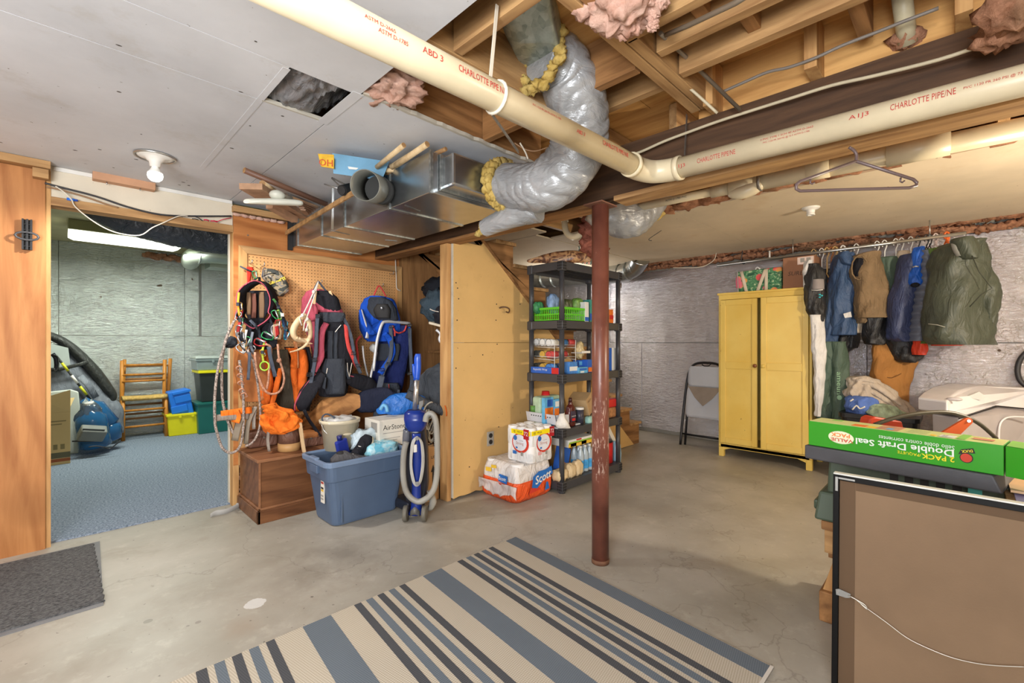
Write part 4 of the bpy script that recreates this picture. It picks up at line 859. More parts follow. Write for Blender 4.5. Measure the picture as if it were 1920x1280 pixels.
soft('pouch', [(505, 500, 514), (510, 493, 526), (520, 492, 534), (532, 500, 540), (545, 506, 541), (553, 516, 532), (555, 519, 529)], n.m, t, y=YW-.06, thick=.04, amp=.01)
strap('zip', [(492, 519), (505, 513), (522, 512)], .01, BLACK, t, y=YW-.115); strap('strap', [(492, 518), (493, 506), (497, 502), (503, 508)], .008, SLATE, t, y=YW-.07)
text('carhartt', py(520, 525, YW-.108), R+V((0, 0, .35)), V((0, 0, 1))-R*.35, mat('yellow_thread', C(226, 190, 50), .7), t, w=.13, bold=True)
# ---------------------------------------------------------------- ropes
t = thing('rope_lanyard', 'speckled grey rope lanyard hanging in a long loop left of orange gear', 'rope', py(430, 850, 3.6))
ropeuv('rope', [(437, 606), (428, 625), (420, 650), (409, 690), (403, 740), (403, 790), (408, 815), (416, 838), (428, 848), (440, 847), (450, 836), (455, 815), (457, 780), (456, 740), (452, 700), (449, 675)], .0085, ROPEG, t, y=3.52)
for k, (u, v) in enumerate(((449, 690), (451, 704), (452, 718), (454, 732), (458, 740))): MB().tube([py(u-6, v, 3.51), py(u, v-4, 3.49), py(u+6, v+2, 3.51), py(u, v+4, 3.53)], .005, 8, closed=True, sub=2).build('knot', ROPET, t)
t = thing('rope_lanyard', 'second grey rope looping behind the first down to leather straps', 'rope', py(440, 838, 3.6))
ropeuv('rope', [(440, 600), (430, 620), (421, 645), (416, 690), (417, 745), (424, 780), (434, 805), (440, 816)], .0085, ROPEG, t, y=3.55)
t = thing('rope_lanyard', 'grey rope running down over orange cloth to the chest lid', 'rope', py(470, 838, 3.5))
ropeuv('rope', [(464, 656), (474, 675), (480, 700), (485, 735), (488, 770), (487, 800), (480, 820), (470, 832), (460, 836)], .0075, ROPEG, t, y=3.50)
t = thing('rope_loop', 'tan rope hanging in a wide loop in front of orange vest', 'rope', py(515, 740, 3.5))
ropeuv('rope', [(478, 660), (480, 685), (488, 715), (500, 735), (515, 738), (527, 730), (533, 710), (529, 690), (523, 670), (521, 645)], .008, ROPET, t, y=3.49)
MB().blob(py(523, 675, 3.485), (.016, .016, .016), 8, .5, 3).build('knot', ROPET, t)
t = thing('rope_tail', 'short tan rope tail hanging inside the orange loops', 'rope', py(503, 730, 3.5)); ropeuv('rope', [(498, 645), (507, 650), (508, 665), (505, 690), (503, 715), (500, 730)], .008, ROPET, t, y=3.51)
t = thing('webbing_strap', 'dark slate webbing strap hanging in front of orange vest', 'strap', py(512, 706, 3.5)); strap('webbing', [(504, 650), (507, 670), (512, 690), (516, 706)], .03, SLATE, t, y=3.47)
t = thing('webbing_strap', 'narrow dark strap end over leather pouch', 'strap', py(466, 712, 3.5)); strap('webbing', [(468, 660), (467, 690), (465, 712)], .022, SLATE, t, y=3.47)
t = thing('green_ring', 'lime green round ring hanging among the ropes', 'ring', py(496, 686, 3.48)); q = py(496, 686, 3.46); MB().tube([q+R*math.cos(k*.5236)*.031+V((0, 0, math.sin(k*.5236)*.031)) for k in range(12)], .005, 8, closed=True).build('ring', mat('lime_plastic', C(150, 200, 60), .4), t)
# leather and orange goods hanging below
t = thing('leather_pouch', 'brown leather tool apron hanging behind the grey ropes', 'apron', py(465, 750, 3.7)); soft('apron', [(655, 442, 490), (690, 440, 500), (720, 444, 505), (745, 452, 500), (752, 458, 494)], mat('apron_leather', C(168, 100, 48), .6, 0, .25, 6, .2, 20), t, y=3.70, thick=.03, amp=.01)
t = thing('baseball_hat', 'dark blue cap hanging at the left of the silver carabiners', 'cap', py(432, 655, 3.6)); MB().blob(py(434, 641, 3.62), (.035, .05, .04), 10, .2).build('crown', NYB2, t); MB().blob(py(430, 649, 3.58), (.03, .03, .012), 8, .1).build('brim', NYB, t)
t = thing('orange_vest', 'orange safety vest with dark lining hanging below the harness', 'vest', py(510, 765, 3.66))
soft('front_left', [(655, 478, 500), (690, 476, 508), (720, 474, 512), (745, 482, 508), (758, 495, 506)], ORG, t, y=3.66, thick=.03, amp=.015, folds=5, famp=.12)
soft('lining', [(655, 498, 540), (700, 512, 545), (740, 514, 555), (765, 516, 552)], mat('olive_lining', C(72, 64, 50), .9, bump=.4, bs=20), t, y=3.72, thick=.03, amp=.015)
soft('front_panel', [(690, 522, 530), (715, 515, 526), (740, 510, 520), (765, 504, 512)], ORG, t, y=3.60, thick=.012)
t = thing('orange_jacket', 'orange jacket with tan leather strip hanging left of the pink pack', 'jacket', py(562, 770, 3.66))
soft('left_front', [(652, 535, 556), (670, 546, 560), (700, 546, 558), (735, 550, 562), (770, 556, 562)], ORG, t, y=3.66, thick=.025, amp=.012)
soft('right_front', [(655, 560, 572), (685, 558, 578), (715, 556, 576), (745, 556, 570), (770, 560, 566)], ORG, t, y=3.65, thick=.03, amp=.012)
soft('dark_core', [(650, 530, 580), (690, 545, 588), (730, 545, 590), (770, 550, 580)], NYB, t, y=3.73, thick=.02); strap('leather_strip', [(553, 640), (556, 660), (557, 690)], .03, LTHT, t, y=3.64)
t = thing('orange_hat', 'bright orange cloth hat dropped on the leather cases', 'hat', py(530, 812, 3.5))
soft('crumpled_cloth', [(757, 504, 514), (763, 500, 518), (772, 500, 545), (782, 504, 562), (792, 510, 565), (802, 518, 558), (808, 530, 545)], ORG2, t, y=3.36, thick=.06, amp=.04, freq=13, folds=5, famp=.14, n=40, sub=8)
soft('lower_fold', [(776, 492, 504), (790, 490, 510), (805, 494, 530), (812, 505, 540)], ORG2, t, y=3.42, thick=.05, amp=.03, freq=13, n=40, sub=8)
strap('grey_tie', [(504, 778), (504, 800), (502, 826), (505, 846)], .022, GRYW, t, y=3.42)
t = thing('lineman_belt', 'orange and grey webbing belt sticking out left past the wall stud', 'belt', py(430, 800, 3.55))
for uv, m, w in (([(414, 777), (435, 774), (455, 771), (472, 768)], ORG2, .05), ([(402, 784), (420, 782), (440, 781), (466, 780)], GRYW, .045), ([(440, 770), (444, 780), (441, 792)], ORG2, .06), ([(452, 782), (446, 800), (440, 826)], mat('webbing_brown', C(128, 116, 100), .8), .05), ([(478, 765), (470, 780), (464, 800), (461, 832)], mat('webbing_brown', C(128, 116, 100), .8), .035), ([(479, 762), (476, 785), (476, 804)], GRYW, .025)):
    strap('webbing', uv, w, m, t, y=3.53, side=(0, 0, 1) if abs(uv[0][0]-uv[-1][0]) > 20 else R)
MB().tube(pts_px([(424, 765), (430, 790), (437, 812), (442, 820)], y=3.58), .012, 8, flat=.4).build('strap', mat('webbing_brown', C(128, 116, 100), .8), t)
# ---------------------------------------------------------------- pink pack
Y2 = 3.60
t = thing('pink_backpack', 'large black and pink framed backpack hanging in the middle of the pegboard', 'backpack', py(630, 770, Y2))
soft('pink_shell', [(543, 590, 606), (549, 574, 622), (565, 567, 636), (590, 566, 645), (620, 574, 650), (660, 585, 650), (690, 590, 640)], PNK, t, y=Y2+.07, thick=.07, amp=.012)
soft('dark_opening', [(546, 588, 618), (560, 580, 634), (580, 590, 640), (592, 596, 640)], NYB, t, y=Y2+.03, thick=.06)
soft('pack_body', [(586, 592, 644), (600, 591, 648), (640, 592, 655), (690, 594, 660), (735, 600, 650), (742, 606, 645)], NYB, t, y=Y2-.01, thick=.08, amp=.012)
soft('top_bar', [(586, 596, 646), (592, 594, 648), (600, 600, 644), (604, 606, 640)], NYB2, t, y=Y2-.07, thick=.03, amp=.006)
soft('pink_lid', [(570, 574, 592), (580, 573, 596), (594, 575, 595), (602, 580, 590)], PNK, t, y=Y2-.03, thick=.03)
for uv, w in (([(612, 606), (604, 622), (602, 648), (602, 668), (596, 682), (588, 696)], .05), ([(647, 608), (648, 630), (653, 655), (662, 672), (672, 688)], .05)):
    strap('shoulder_strap', uv, w, PNK if uv[0][0] < 630 else REDC, t, y=Y2-.115, th=.014, sub=4)
for uv in ([(596, 590), (594, 610), (593, 640), (592, 660), (588, 690), (582, 720), (577, 735)], [(640, 590), (652, 612), (660, 640), (664, 668), (672, 690), (676, 700)]): strap('webbing', uv, .03, SLATE, t, y=Y2-.135, sub=3)
for u, v in ((590, 674), (580, 702), (663, 662), (671, 685), (596, 592), (641, 590)): buckle(u, v, t, Y2-.145, .034, .022)
for u in (623, 632): soft('inner_pad', [(620, u-8, u+2), (660, u-9, u+1), (690, u-8, u+2)], NYB2, t, y=Y2-.10, thick=.012)
MB().bar(py(628, 622, Y2-.12), py(639, 609, Y2-.12), .008, .004).build('frame_stay', SILV, t)
soft('lumbar_pad', [(672, 610, 646), (690, 604, 648), (715, 606, 648), (738, 612, 646)], NYB2, t, y=Y2-.12, thick=.05, amp=.008)
for uv in ([(605, 700), (590, 718), (576, 738), (567, 758), (567, 770)], [(648, 708), (668, 714), (690, 722), (704, 736), (707, 746)]):
    MB().tube(pts_px(uv, y=Y2-.13), [.035, .06, .066, .05, .02], 14, sub=5, flat=.45, side=(0, 0, 1) if uv[0][0] > 620 else R).build('hip_belt', NYB, t); MB().tube([q+V((0, 0, .03 if uv[0][0] > 620 else .0))-F*.02-R*(.045 if uv[0][0] < 620 else 0) for q in pts_px(uv, y=Y2-.13)], .006, 8, sub=4).build('piping', PNK, t)
for uv in ([(609, 707), (607, 725), (606, 728)], [(570, 768), (578, 785), (592, 805), (600, 818)], [(644, 680), (650, 700), (655, 710)]): strap('webbing', uv, .028, NYB2 if uv[0][0] > 600 else NYB, t, y=Y2-.16)
for uv in ([(618, 545), (624, 560), (630, 575), (636, 588)], [(592, 546), (590, 560), (589, 574)]): strap('tan_strap', uv, .022, TANW, t, y=Y2-.05)
strap('hang_loop', [(597, 527), (603, 535), (612, 546)], .016, SLATE, t, y=Y2-.02); strap('hang_loop', [(597, 527), (592, 536), (588, 546)], .016, SLATE, t, y=Y2-.02)
for uv in ([(636, 680), (640, 684), (646, 688)], [(651, 680), (652, 695), (655, 706)], [(660, 680), (657, 695), (655, 706)], [(614, 690), (612, 700)]): ropeuv('draw_cord', uv, .003, WHR, t, y=Y2-.175, sub=1)
# antlers
t = thing('deer_antlers', 'pair of shed deer antlers tied with white cord left of the pink pack', 'antlers', py(570, 650, 3.52)); ANT = mat('antler', C(214, 186, 146), .5, 0, .25, 10, .2, 30); Y3 = 3.50
MB().tube(pts_px([(574, 590), (562, 598), (552, 613), (550, 625), (555, 634), (566, 638), (578, 636), (584, 628)], y=Y3), [.014, .022, .024, .022, .02, .018, .014, .006], 10, sub=4).build('antler', ANT, t)
MB().tube(pts_px([(572, 598), (578, 602), (581, 615), (581, 632), (572, 640), (560, 636)], y=Y3-.02), [.016, .02, .018, .016, .012, .004], 10, sub=4).build('antler', ANT, t)
for uv in ([(556, 633), (563, 637), (568, 640)], [(581, 634), (572, 648), (558, 656), (543, 660)], [(560, 634), (576, 642), (586, 644)]): MB().tube(pts_px(uv, y=Y3-.03), [.012, .009, .003], 8, sub=4).build('tine', ANT, t)
for uv in ([(597, 528), (588, 548), (578, 570), (568, 590)], [(597, 528), (590, 552), (583, 574), (575, 596)], [(568, 590), (562, 596), (566, 610)], [(575, 596), (571, 606), (569, 620)], [(580, 600), (575, 615), (573, 622)]): ropeuv('white_cord', uv, .005, WHR, t, y=Y3-.03, sub=2)
for u, v in ((588, 547), (567, 591), (576, 598), (575, 618)): MB().blob(py(u, v, Y3-.035), (.012, .012, .014), 7, .4).build('knot', WHR, t)
# ---------------------------------------------------------------- blue child carrier
t = thing('child_carrier', 'blue framed child carrier backpack with silver frame hanging at right end of pegboard', 'backpack', py(720, 770, 3.58)); Y4 = 3.58
soft('blue_shell', [(556, 694, 722), (562, 682, 738), (575, 676, 744), (595, 673, 750), (615, 675, 752), (630, 682, 745), (640, 690, 735)], BLUC, t, y=Y4+.05, thick=.09, amp=.008)
soft('dark_headrest', [(558, 694, 724), (566, 690, 736), (580, 688, 743), (597, 694, 748), (606, 708, 744)], NYB2, t, y=Y4-.005, thick=.07, amp=.006)
soft('opening', [(570, 706, 728), (582, 700, 733), (597, 706, 732)], INK, t, y=Y4-.06, thick=.03)
MB().blob(py(716, 577, Y4-.10), (.012, .008, .012), 7, .5).build('toy', SILV, t)
MB().tube(pts_px([(677, 580), (682, 600), (690, 616), (700, 618), (712, 608), (718, 602)], y=Y4-.05), [.03, .05, .07, .05, .035, .02], 14, sub=5, flat=.5).build('side_bolster', BLUC, t)
MB().tube(pts_px([(678, 580), (684, 600), (689, 618), (688, 634)], y=Y4-.085), [.008, .014, .018, .03], 10, sub=4, flat=.4).build('silver_trim', mat('silver_fabric', C(196, 198, 204), .5), t)
soft('carrier_body', [(610, 712, 768), (640, 708, 770), (680, 700, 764), (720, 694, 756), (745, 700, 750)], NAVY, t, y=Y4+.0, thick=.06, amp=.01)
soft('mesh_panel', [(644, 708, 748), (652, 705, 750), (676, 700, 746)], NYB2, t, y=Y4-.05, thick=.025)
soft('dark_back', [(625, 745, 772), (660, 748, 772), (700, 740, 765)], NYB, t, y=Y4-.02, thick=.05)
FRM = mat('frame_grey', C(206, 206, 206), .4, .3, .05)
MB().tube(pts_px([(700, 695), (704, 660), (708, 634), (716, 608), (724, 603), (745, 604), (768, 606)], y=Y4-.09), .013, 12, sub=4).build('frame_tube', FRM, t)
MB().tube(pts_px([(690, 740), (696, 700), (706, 660)], y=Y4-.08), .010, 10, sub=3).build('frame_tube', FRM, t)
MB().tube(pts_px([(680, 648), (682, 670), (686, 690), (690, 705)], y=Y4-.0), .008, 10, sub=3).build('frame_tube', FRM, t)
for uv in ([(720, 625), (730, 635), (736, 652), (734, 668), (724, 684), (712, 700)], ): strap('shoulder_strap', uv, .055, BLUC, t, y=Y4-.11, th=.012, sub=4)
for uv in ([(732, 612), (734, 640), (732, 668), (722, 690), (716, 706)], [(768, 615), (769, 645), (771, 680), (772, 720), (766, 735)]): strap('webbing', uv, .034, SLATE, t, y=Y4-.125, sub=3)
strap('webbing', [(768, 612), (767, 640), (770, 680)], .02, BLUC, t, y=Y4-.115)
for u, v in ((729, 682), (716, 693), (768, 700), (734, 612), (768, 610)): buckle(u, v, t, Y4-.14, .034, .02)
MB().tube(pts_px([(737, 610), (740, 620), (748, 624), (758, 620), (762, 610)], y=Y4-.13), .007, 10, sub=4).build('red_handle', REDC, t); strap('red_tab', [(740, 618), (740, 630)], .016, REDC, t, y=Y4-.13)
MB().tube(pts_px([(701, 554), (707, 540), (711, 536), (716, 542), (724, 556)], y=Y4-.01), .007, 8, sub=4).build('hang_loop', REDC, t)
soft('lumbar_pack', [(718, 716, 746), (726, 714, 750), (738, 716, 748), (742, 722, 742)], NYB2, t, y=Y4-.13, thick=.04); strap('pocket_zip', [(729, 720), (730, 732), (732, 740)], .006, REDC, t, y=Y4-.18)
for uv in ([(716, 705), (711, 730), (707, 760), (703, 800), (702, 816)], [(745, 730), (742, 755), (736, 782)]): strap('hip_webbing', uv, .05, SLATE, t, y=Y4-.19)
MB().blob(py(700, 652, Y4-.06), (.03, .03, .035), 10, .2).build('grey_pad', mat('grey_pad', C(170, 170, 168), .7), t)
for uv in ([(672, 690), (670, 660), (668, 640), (676, 630)],): MB().tube(pts_px(uv, y=Y4+.03), .010, 8, sub=3).build('red_buckle_strap', REDC, t)
# ---------------------------------------------------------------- wooden chest and what lies on it
c0, c1 = pz(480, 985, 0), pz(455, 945, 0); cx0, cy0, cy1 = .945, c0.y, 3.775; cx1, ch = 1.78, .425
CHW = wood('chest_wood', C(126, 84, 54), C(84, 50, 30), 'x', 1, .4, .3); CHT = wood('chest_lid', C(150, 104, 72), C(112, 72, 46), 'x', 1, .5, .3)
t = thing('wooden_chest', 'dark stained wooden blanket chest standing against the pegboard wall', 'chest', ((cx0+cx1)/2, (cy0+cy1)/2, 0))
MB().box((cx0+.018, cy0+.018, .0), (cx1, cy1, ch-.02)).build('body', CHW, t, bev=.003); MB().box((cx0-.004, cy0-.006, ch-.02), (cx1, cy1, ch)).build('lid', CHT, t, bev=.004)
MB().box((cx0, cy0, 0), (cx1, cy0+.018, .085)).build('plinth', CHW, t, bev=.003); MB().box((cx0, cy0, 0), (cx0+.018, cy1, .085)).build('plinth', CHW, t, bev=.003)
MB().box((cx0+.008, cy0+.008, .085), (cx1, cy0+.02, .1)).build('moulding', CHT, t, bev=.003); MB().box((cx0+.008, cy0+.008, .085), (cx0+.02, cy1, .1)).build('moulding', CHT, t, bev=.003)
MB().box((cx0+.010, cy0+.010, .1), (cx0+.022, cy0+.022, ch-.02)).build('corner_post', CHT, t)
def onchest(u, v): return pz(u, v, ch)
LEAD = mat('worn_leather', C(118, 82, 66), .55, 0, .25, 9, .25, 30)
for k, (u, v, w, d, h, l) in enumerate(((495, 838, .20, .22, .12, 'worn brown leather case on the chest lid left end'), (583, 838, .12, .16, .11, 'small tan leather case in the middle of chest lid'), (606, 834, .17, .14, .10, 'dark brown leather case at the right on chest lid'))):
    q = onchest(u, v); tt = thing('leather_case', l, 'case', (q.x, q.y+.06, ch)); MB().box((q.x-w/2, q.y, ch+.001), (q.x+w/2, q.y+d, ch+h*.75)).build('case_body', LEAD, tt, bev=.018, seg=3); MB().box((q.x-w/2-.003, q.y-.003, ch+h*.55), (q.x+w/2+.003, q.y+d+.003, ch+h)).build('case_flap', LEAD if k != 1 else LTHT, tt, bev=.02, seg=3)
    MB().cyl((q.x, q.y-.004, ch+h*.6), (q.x, q.y-.010, ch+h*.6), .008, n=10).build('stud', STEEL, tt)
q = onchest(549, 846); t = thing('leather_boot_cup', 'brown leather cup with pale wooden base on chest lid', 'cup', q)
MB().lathe(q+V((0, .07, .001)), [(.075, 0), (.075, .055)], 24).build('wooden_base', mat('pale_wood', C(206, 160, 104), .5, var=.1), t); MB().lathe(q+V((0, .07, 0)), [(.072, .056), (.07, .12), (.062, .16), (.04, .185), (.001, .187)], 24).build('leather_cup', LEAD, t); MB().lathe(q+V((0, .07, 0)), [(.03, .186), (.03, .21), (.001, .212)], 14).build('cap', NYB, t)
q = onchest(607, 812); t = thing('leather_boot_cup', 'brown leather cup with black rim behind the dark case on chest', 'cup', q)
MB().lathe(q+V((0, .05, .001)), [(.07, 0), (.075, .15)], 24).build('leather_cup', LEAD, t); MB().lathe(q+V((0, .05, 0)), [(.076, .151), (.08, .17), (.07, .19), (.05, .195), (.045, .17), (.001, .17)], 24).build('black_rim', NYB, t)
t = thing('tan_strap', 'pale tan strap falling over the front of chest beside orange hat', 'strap', py(567, 850, 3.3)); strap('webbing', [(562, 792), (565, 812), (568, 835), (571, 850)], .03, TANW, t, y=3.30)
q = pd(643, 826, 3.30); r_ = .125; zb = ch
t = thing('cream_bucket', 'cream plastic bucket with bag liner behind the blue tote', 'bucket', (q.x, q.y, zb)); BK = mat('bucket_cream', C(216, 204, 176), .45, 0, .08)
cb = V((q.x, q.y+.05, zb+.001))
MB().lathe(cb, [(.108, 0), (.128, .19), (.140, .192), (.143, .215), (.137, .218), (.122, .20), (.105, .02), (.001, .02)], 32).build('pail', BK, t)
MB().blob(cb+V((0, 0, .205)), (.115, .115, .03), 10, .5, 4, 3).build('bag_liner', mat('liner_grey', C(206, 204, 200), .3), t)
MB().tube([cb+V((math.cos(a_)*.14, math.sin(a_)*.0-.14*math.sin(a_)*.5, .205-.16*math.sin(a_)*.85)) for a_ in [k*.3927/1 for k in range(9)]], .004, 8).build('wire_handle', STEEL, t)
MB().tube([cb+V((-.125, -.02, .19)), cb+V((-.13, 0, .24)), cb+V((-.09, 0, .26)), cb+V((-.02, -.03, .21))], .006, 8, sub=4).build('scoop_loop', SLATE, t)
MB().blob(cb+V((.0, -.125, .12)), (.035, .008, .01), 8, 0).build('grip_mould', BK, t)
t = thing('wood_slab', 'rough live edge wood slab lying behind the bucket', 'slab', pd(640, 770, 3.6)); SLB = wood('slab_wood', C(196, 140, 84), C(130, 84, 46), 'x', 1, .7, .5)
MB().loft([(pd(566, 794, 3.66), .02, .03), (pd(590, 782, 3.64), .055, .04), (pd(620, 768, 3.64), .09, .05), (pd(650, 758, 3.65), .085, .05), (pd(675, 750, 3.66), .045, .04), (pd(692, 746, 3.66), .012, .02)], V((0, 0, 1)), V((-.5, .85, 0)), p=5, amp=.03, freq=6, sub=6, n=32).build('slab', SLB, t)
# AirStone box
def onbox(q0, w, d, h, name, m, parent, bev=.003): return MB().box(q0, (q0[0]+w, q0[1]+d, q0[2]+h)).build(name, m, parent, bev=bev)
CARD = mat('cardboard', C(192, 148, 98), .8, 0, .08, 4); CARW = mat('white_carton', C(222, 216, 204), .7, 0, .05, 5)
a_ = pd(711, 829, 3.33); t = thing('stone_veneer_box', 'white carton of AirStone on chest right end behind blue tote', 'box', (a_.x+.08, a_.y+.1, ch))
bx0 = (a_.x, a_.y, ch+.001); bw, bd_, bh = .30, .22, .20; onbox(bx0, bw, bd_, bh, 'carton', CARW, t)
fx = lambda s_, z_: V((bx0[0]+bw*s_, bx0[1], bx0[2]+bh*z_))
text('AirStone', fx(.42, .72), V((1, 0, 0)), V((0, 0, 1)), INK, t, w=.19)
for z_, w_ in ((.5, .7), (.3, .6), (.22, .5)): decal([fx(.1, z_), fx(.1+w_*.8, z_), fx(.1+w_*.8, z_+.02), fx(.1, z_+.02)], mat('grey_print', C(150, 146, 140), .7), t, 'printed_line')
decal([V((bx0[0], bx0[1]+.03, bx0[2]+bh*.55)), V((bx0[0], bx0[1]+.12, bx0[2]+bh*.55)), V((bx0[0], bx0[1]+.12, bx0[2]+bh*.9)), V((bx0[0], bx0[1]+.03, bx0[2]+bh*.9))], mat('grey_print', C(150, 146, 140), .7), t, 'printed_panel')
# ---------------------------------------------------------------- blue storage tote
t = thing('storage_tote', 'slate blue plastic storage tote full of shoes on the concrete floor', 'tote', (1.5, 3.0, 0)); TB = mat('tote_blue', C(82, 100, 126), .42, 0, .06, 5); TBL = mat('tote_rim', C(110, 130, 158), .42, 0, .05)
def rrect(cx, cy, hw, hd, r, z, k=5):
    out = []
    for sx, sy, a0 in ((1, 1, 0), (-1, 1, math.pi/2), (-1, -1, math.pi), (1, -1, 1.5*math.pi)):
        for i in range(k): a_ = a0+math.pi/2*i/(k-1); out.append(V((cx+sx*(hw-r)+math.cos(a_)*r, cy+sy*(hd-r)+math.sin(a_)*r, z)))
    return out
tx, ty = 1.515, 3.045; thh = .435
MB().rings([rrect(tx, ty, .235, .15, .05, .004), rrect(tx, ty, .24, .155, .05, .02), rrect(tx, ty, .275, .185, .05, .30), rrect(tx, ty, .277, .187, .05, .302), rrect(tx, ty, .288, .198, .05, .305), rrect(tx, ty, .296, .205, .05, thh-.035), rrect(tx, ty, .29, .2, .05, thh-.03), rrect(tx, ty, .27, .18, .05, .3), rrect(tx, ty, .23, .145, .05, .03)], cap=True, smooth=False).build('tub', TB, t, bev=.004)
MB().rings([rrect(tx, ty, .297, .206, .05, thh-.036), rrect(tx, ty, .313, .222, .055, thh-.03), rrect(tx, ty, .315, .224, .055, thh), rrect(tx, ty, .298, .207, .05, thh+.004), rrect(tx, ty, .29, .2, .05, thh-.01)], loop=True, smooth=False).build('rim', TBL, t, bev=.003)
for sx in (-1, 1):
    MB().box((tx+sx*.30-.012, ty-.06, thh-.09), (tx+sx*.30+.012, ty+.06, thh-.035)).build('handle', TB, t, bev=.006)
MB().box((tx-.318, ty-.05, thh-.008), (tx-.286, ty+.06, thh+.012)).build('handle_latch', TBL, t, bev=.006); MB().box((tx+.286, ty-.05, thh-.03), (tx+.318, ty+.06, thh+.012)).build('handle_latch', TB, t, bev=.006)
for y_ in (-.09, .0, .09): MB().box((tx-.2+y_*.0, ty-.176, .03), (tx-.19, ty-.165, .30)).build('side_rib', TB, t) if y_ == 0 else None
lx = tx-.262; MB().box((lx-.012, ty-.085, .15), (lx-.006, ty-.035, .30)).build('care_label', CARW, t)
for z_, m in ((.275, RED), (.24, INK), (.225, mat('label_yellow', C(220, 180, 60), .6)), (.19, mat('grey_print', C(150, 146, 140), .7)), (.17, mat('grey_print', C(150, 146, 140), .7))): MB().box((lx-.0135, ty-.078, z_), (lx-.0115, ty-.042, z_+.012)).build('label_print', m, t)
# things in the tote
def shoe(name, label, p, ax, m_up, m_sole, L=.26, up=(0, 0, 1), tilt=0):
    t = thing(name, label, 'shoe', p); ax = V(ax).normalized(); up = V(up); sd = ax.cross(up).normalized(); up = sd.cross(ax).normalized(); p = V(p)
    prof = [(0, .03, .028, .045), (.15, .036, .045, .055), (.35, .036, .05, .06), (.55, .04, .038, .04), (.8, .045, .026, .028), (.97, .03, .018, .02), (1, .01, .012, .016)]
    MB().loft([(p+ax*L*(k-.5)+up*(z+.006), w, h) for k, w, h, z in prof], sd, up, p=2.6, n=20, sub=4).build('upper', m_up, t)
    MB().loft([(p+ax*L*(k-.5)+up*.004, w*1.1, .012) for k, w, h, z in prof], sd, up, p=4, n=20, sub=3).build('sole', m_sole, t)
    MB().blob(p+ax*L*-.25+up*.105, (.03, .03, .012), 8, .1).build('opening', INK, t)
    for k in range(4): q = p+ax*L*(-.05+.09*k)+up*(.088-.012*k); MB().tube([q-sd*.022, q+up*.008, q+sd*.022], .0035, 6, sub=2).build('lace', WHITE, t)
    return t
GREYSUEDE = cloth('grey_suede', C(84, 82, 84)); SOLE = mat('cream_sole', C(222, 208, 178), .6, var=.06)
shoe('sneaker', 'grey suede shoe lying at the front left inside the blue tote', (tx-.1, ty-.12, thh-.07), (1, -.25, .05), GREYSUEDE, NYB)
shoe('sneaker', 'black and cream sneaker standing toe up in the blue tote', (tx+.03, ty-.03, thh+.0), (.55, .1, .95), NYB, SOLE, .22, (-.7, -.6, .6))
t = thing('detergent_bottle', 'dark blue plastic bottle poking out of the blue tote', 'bottle', (tx-.1, ty+.02, thh-.1)); MB().obox((tx-.09, ty+.03, thh+.0), (.045, .01, .01), (0, .02, 0), (-.02, 0, .09)).build('bottle', mat('bottle_blue', C(40, 56, 150), .3), t, bev=.012); MB().cyl((tx-.115, ty+.03, thh+.09), (tx-.12, ty+.03, thh+.12), .018, n=14).build('cap', mat('bottle_cap', C(30, 40, 110), .3), t)
decal([V((tx-.13, ty+.005, thh-.04)), V((tx-.06, ty+.005, thh-.03)), V((tx-.065, ty+.005, thh-.005)), V((tx-.135, ty+.005, thh-.012))], WHITE, t, 'label')
AQ = N('diaper_pack'); AQ.col(AQ.ramp(AQ.noise(16, 2, .5, None, 1), [(.4, C(110, 190, 214)), (.5, C(196, 226, 232)), (.6, C(150, 212, 226))])); AQ.set(Roughness=.35); AQ.bump(AQ.noise(14, 4), .4, .02); AQ = AQ.m
t = thing('diaper_pack', 'pale blue patterned plastic pack in the right half of blue tote', 'pack', (tx+.12, ty, thh-.1)); MB().blob((tx+.14, ty-.06, thh+.005), (.13, .08, .05), 14, .25, 3, 2, 3).build('pack', AQ, t)
t = thing('wipes_pack', 'white and blue plastic pack standing behind the sneaker in tote', 'pack', (tx+.05, ty+.1, thh-.1)); MB().blob((tx+.1, ty+.09, thh+.05), (.11, .05, .075), 14, .3, 3, 5, 3).build('pack', mat('wipes', C(206, 222, 230), .35, 0, .15, 14, .3, 14), t)
t = thing('plastic_wrap', 'blue clear plastic wrap at the back of blue tote', 'wrap', (tx+.2, ty+.1, thh-.1)); MB().blob((tx+.2, ty+.1, thh+.03), (.06, .05, .07), 12, .5, 3, 8).build('wrap', mat('wrap_blue', C(90, 176, 214), .2, 0, .2, 10), t)
# ---------------------------------------------------------------- upright vacuum cleaner
vb = pz(772, 968, 0); t = thing('vacuum_cleaner', 'upright blue vacuum cleaner with coiled grey hose and cord', 'vacuum', (vb.x, vb.y+.05, 0)); d0 = 3.12
VB = mat('vacuum_blue', C(24, 48, 128), .25); VBB = mat('vacuum_bright_blue', C(28, 80, 190), .25); VG = mat('vacuum_grey', C(96, 94, 90), .4); VS = mat('vacuum_silver', C(190, 190, 190), .25, .8)
MB().cyl(pd(778, 768, d0), pd(782, 700, d0+.03), .017, n=18).build('steel_tube', VS, t)
MB().loft([(pd(781, 712, d0+.03), .022, .022), (pd(783, 690, d0+.03), .024, .024), (pd(783, 672, d0+.03), .024, .026), (pd(784, 663, d0+.03), .018, .02)], n=18, sub=4).build('handle_grip', VBB, t)
MB().loft([(pd(776, 682, d0+.02), .012, .02), (pd(777, 700, d0+.02), .012, .02), (pd(779, 710, d0+.02), .008, .014)], n=12, sub=3).build('grip_shield', VBB, t)
MB().prism([pd(u, v, d0-.03) for u, v in ((784, 765), (786, 752), (794, 750), (794, 758), (788, 769))], F*.03).build('cord_hook', VG, t, bev=.003)
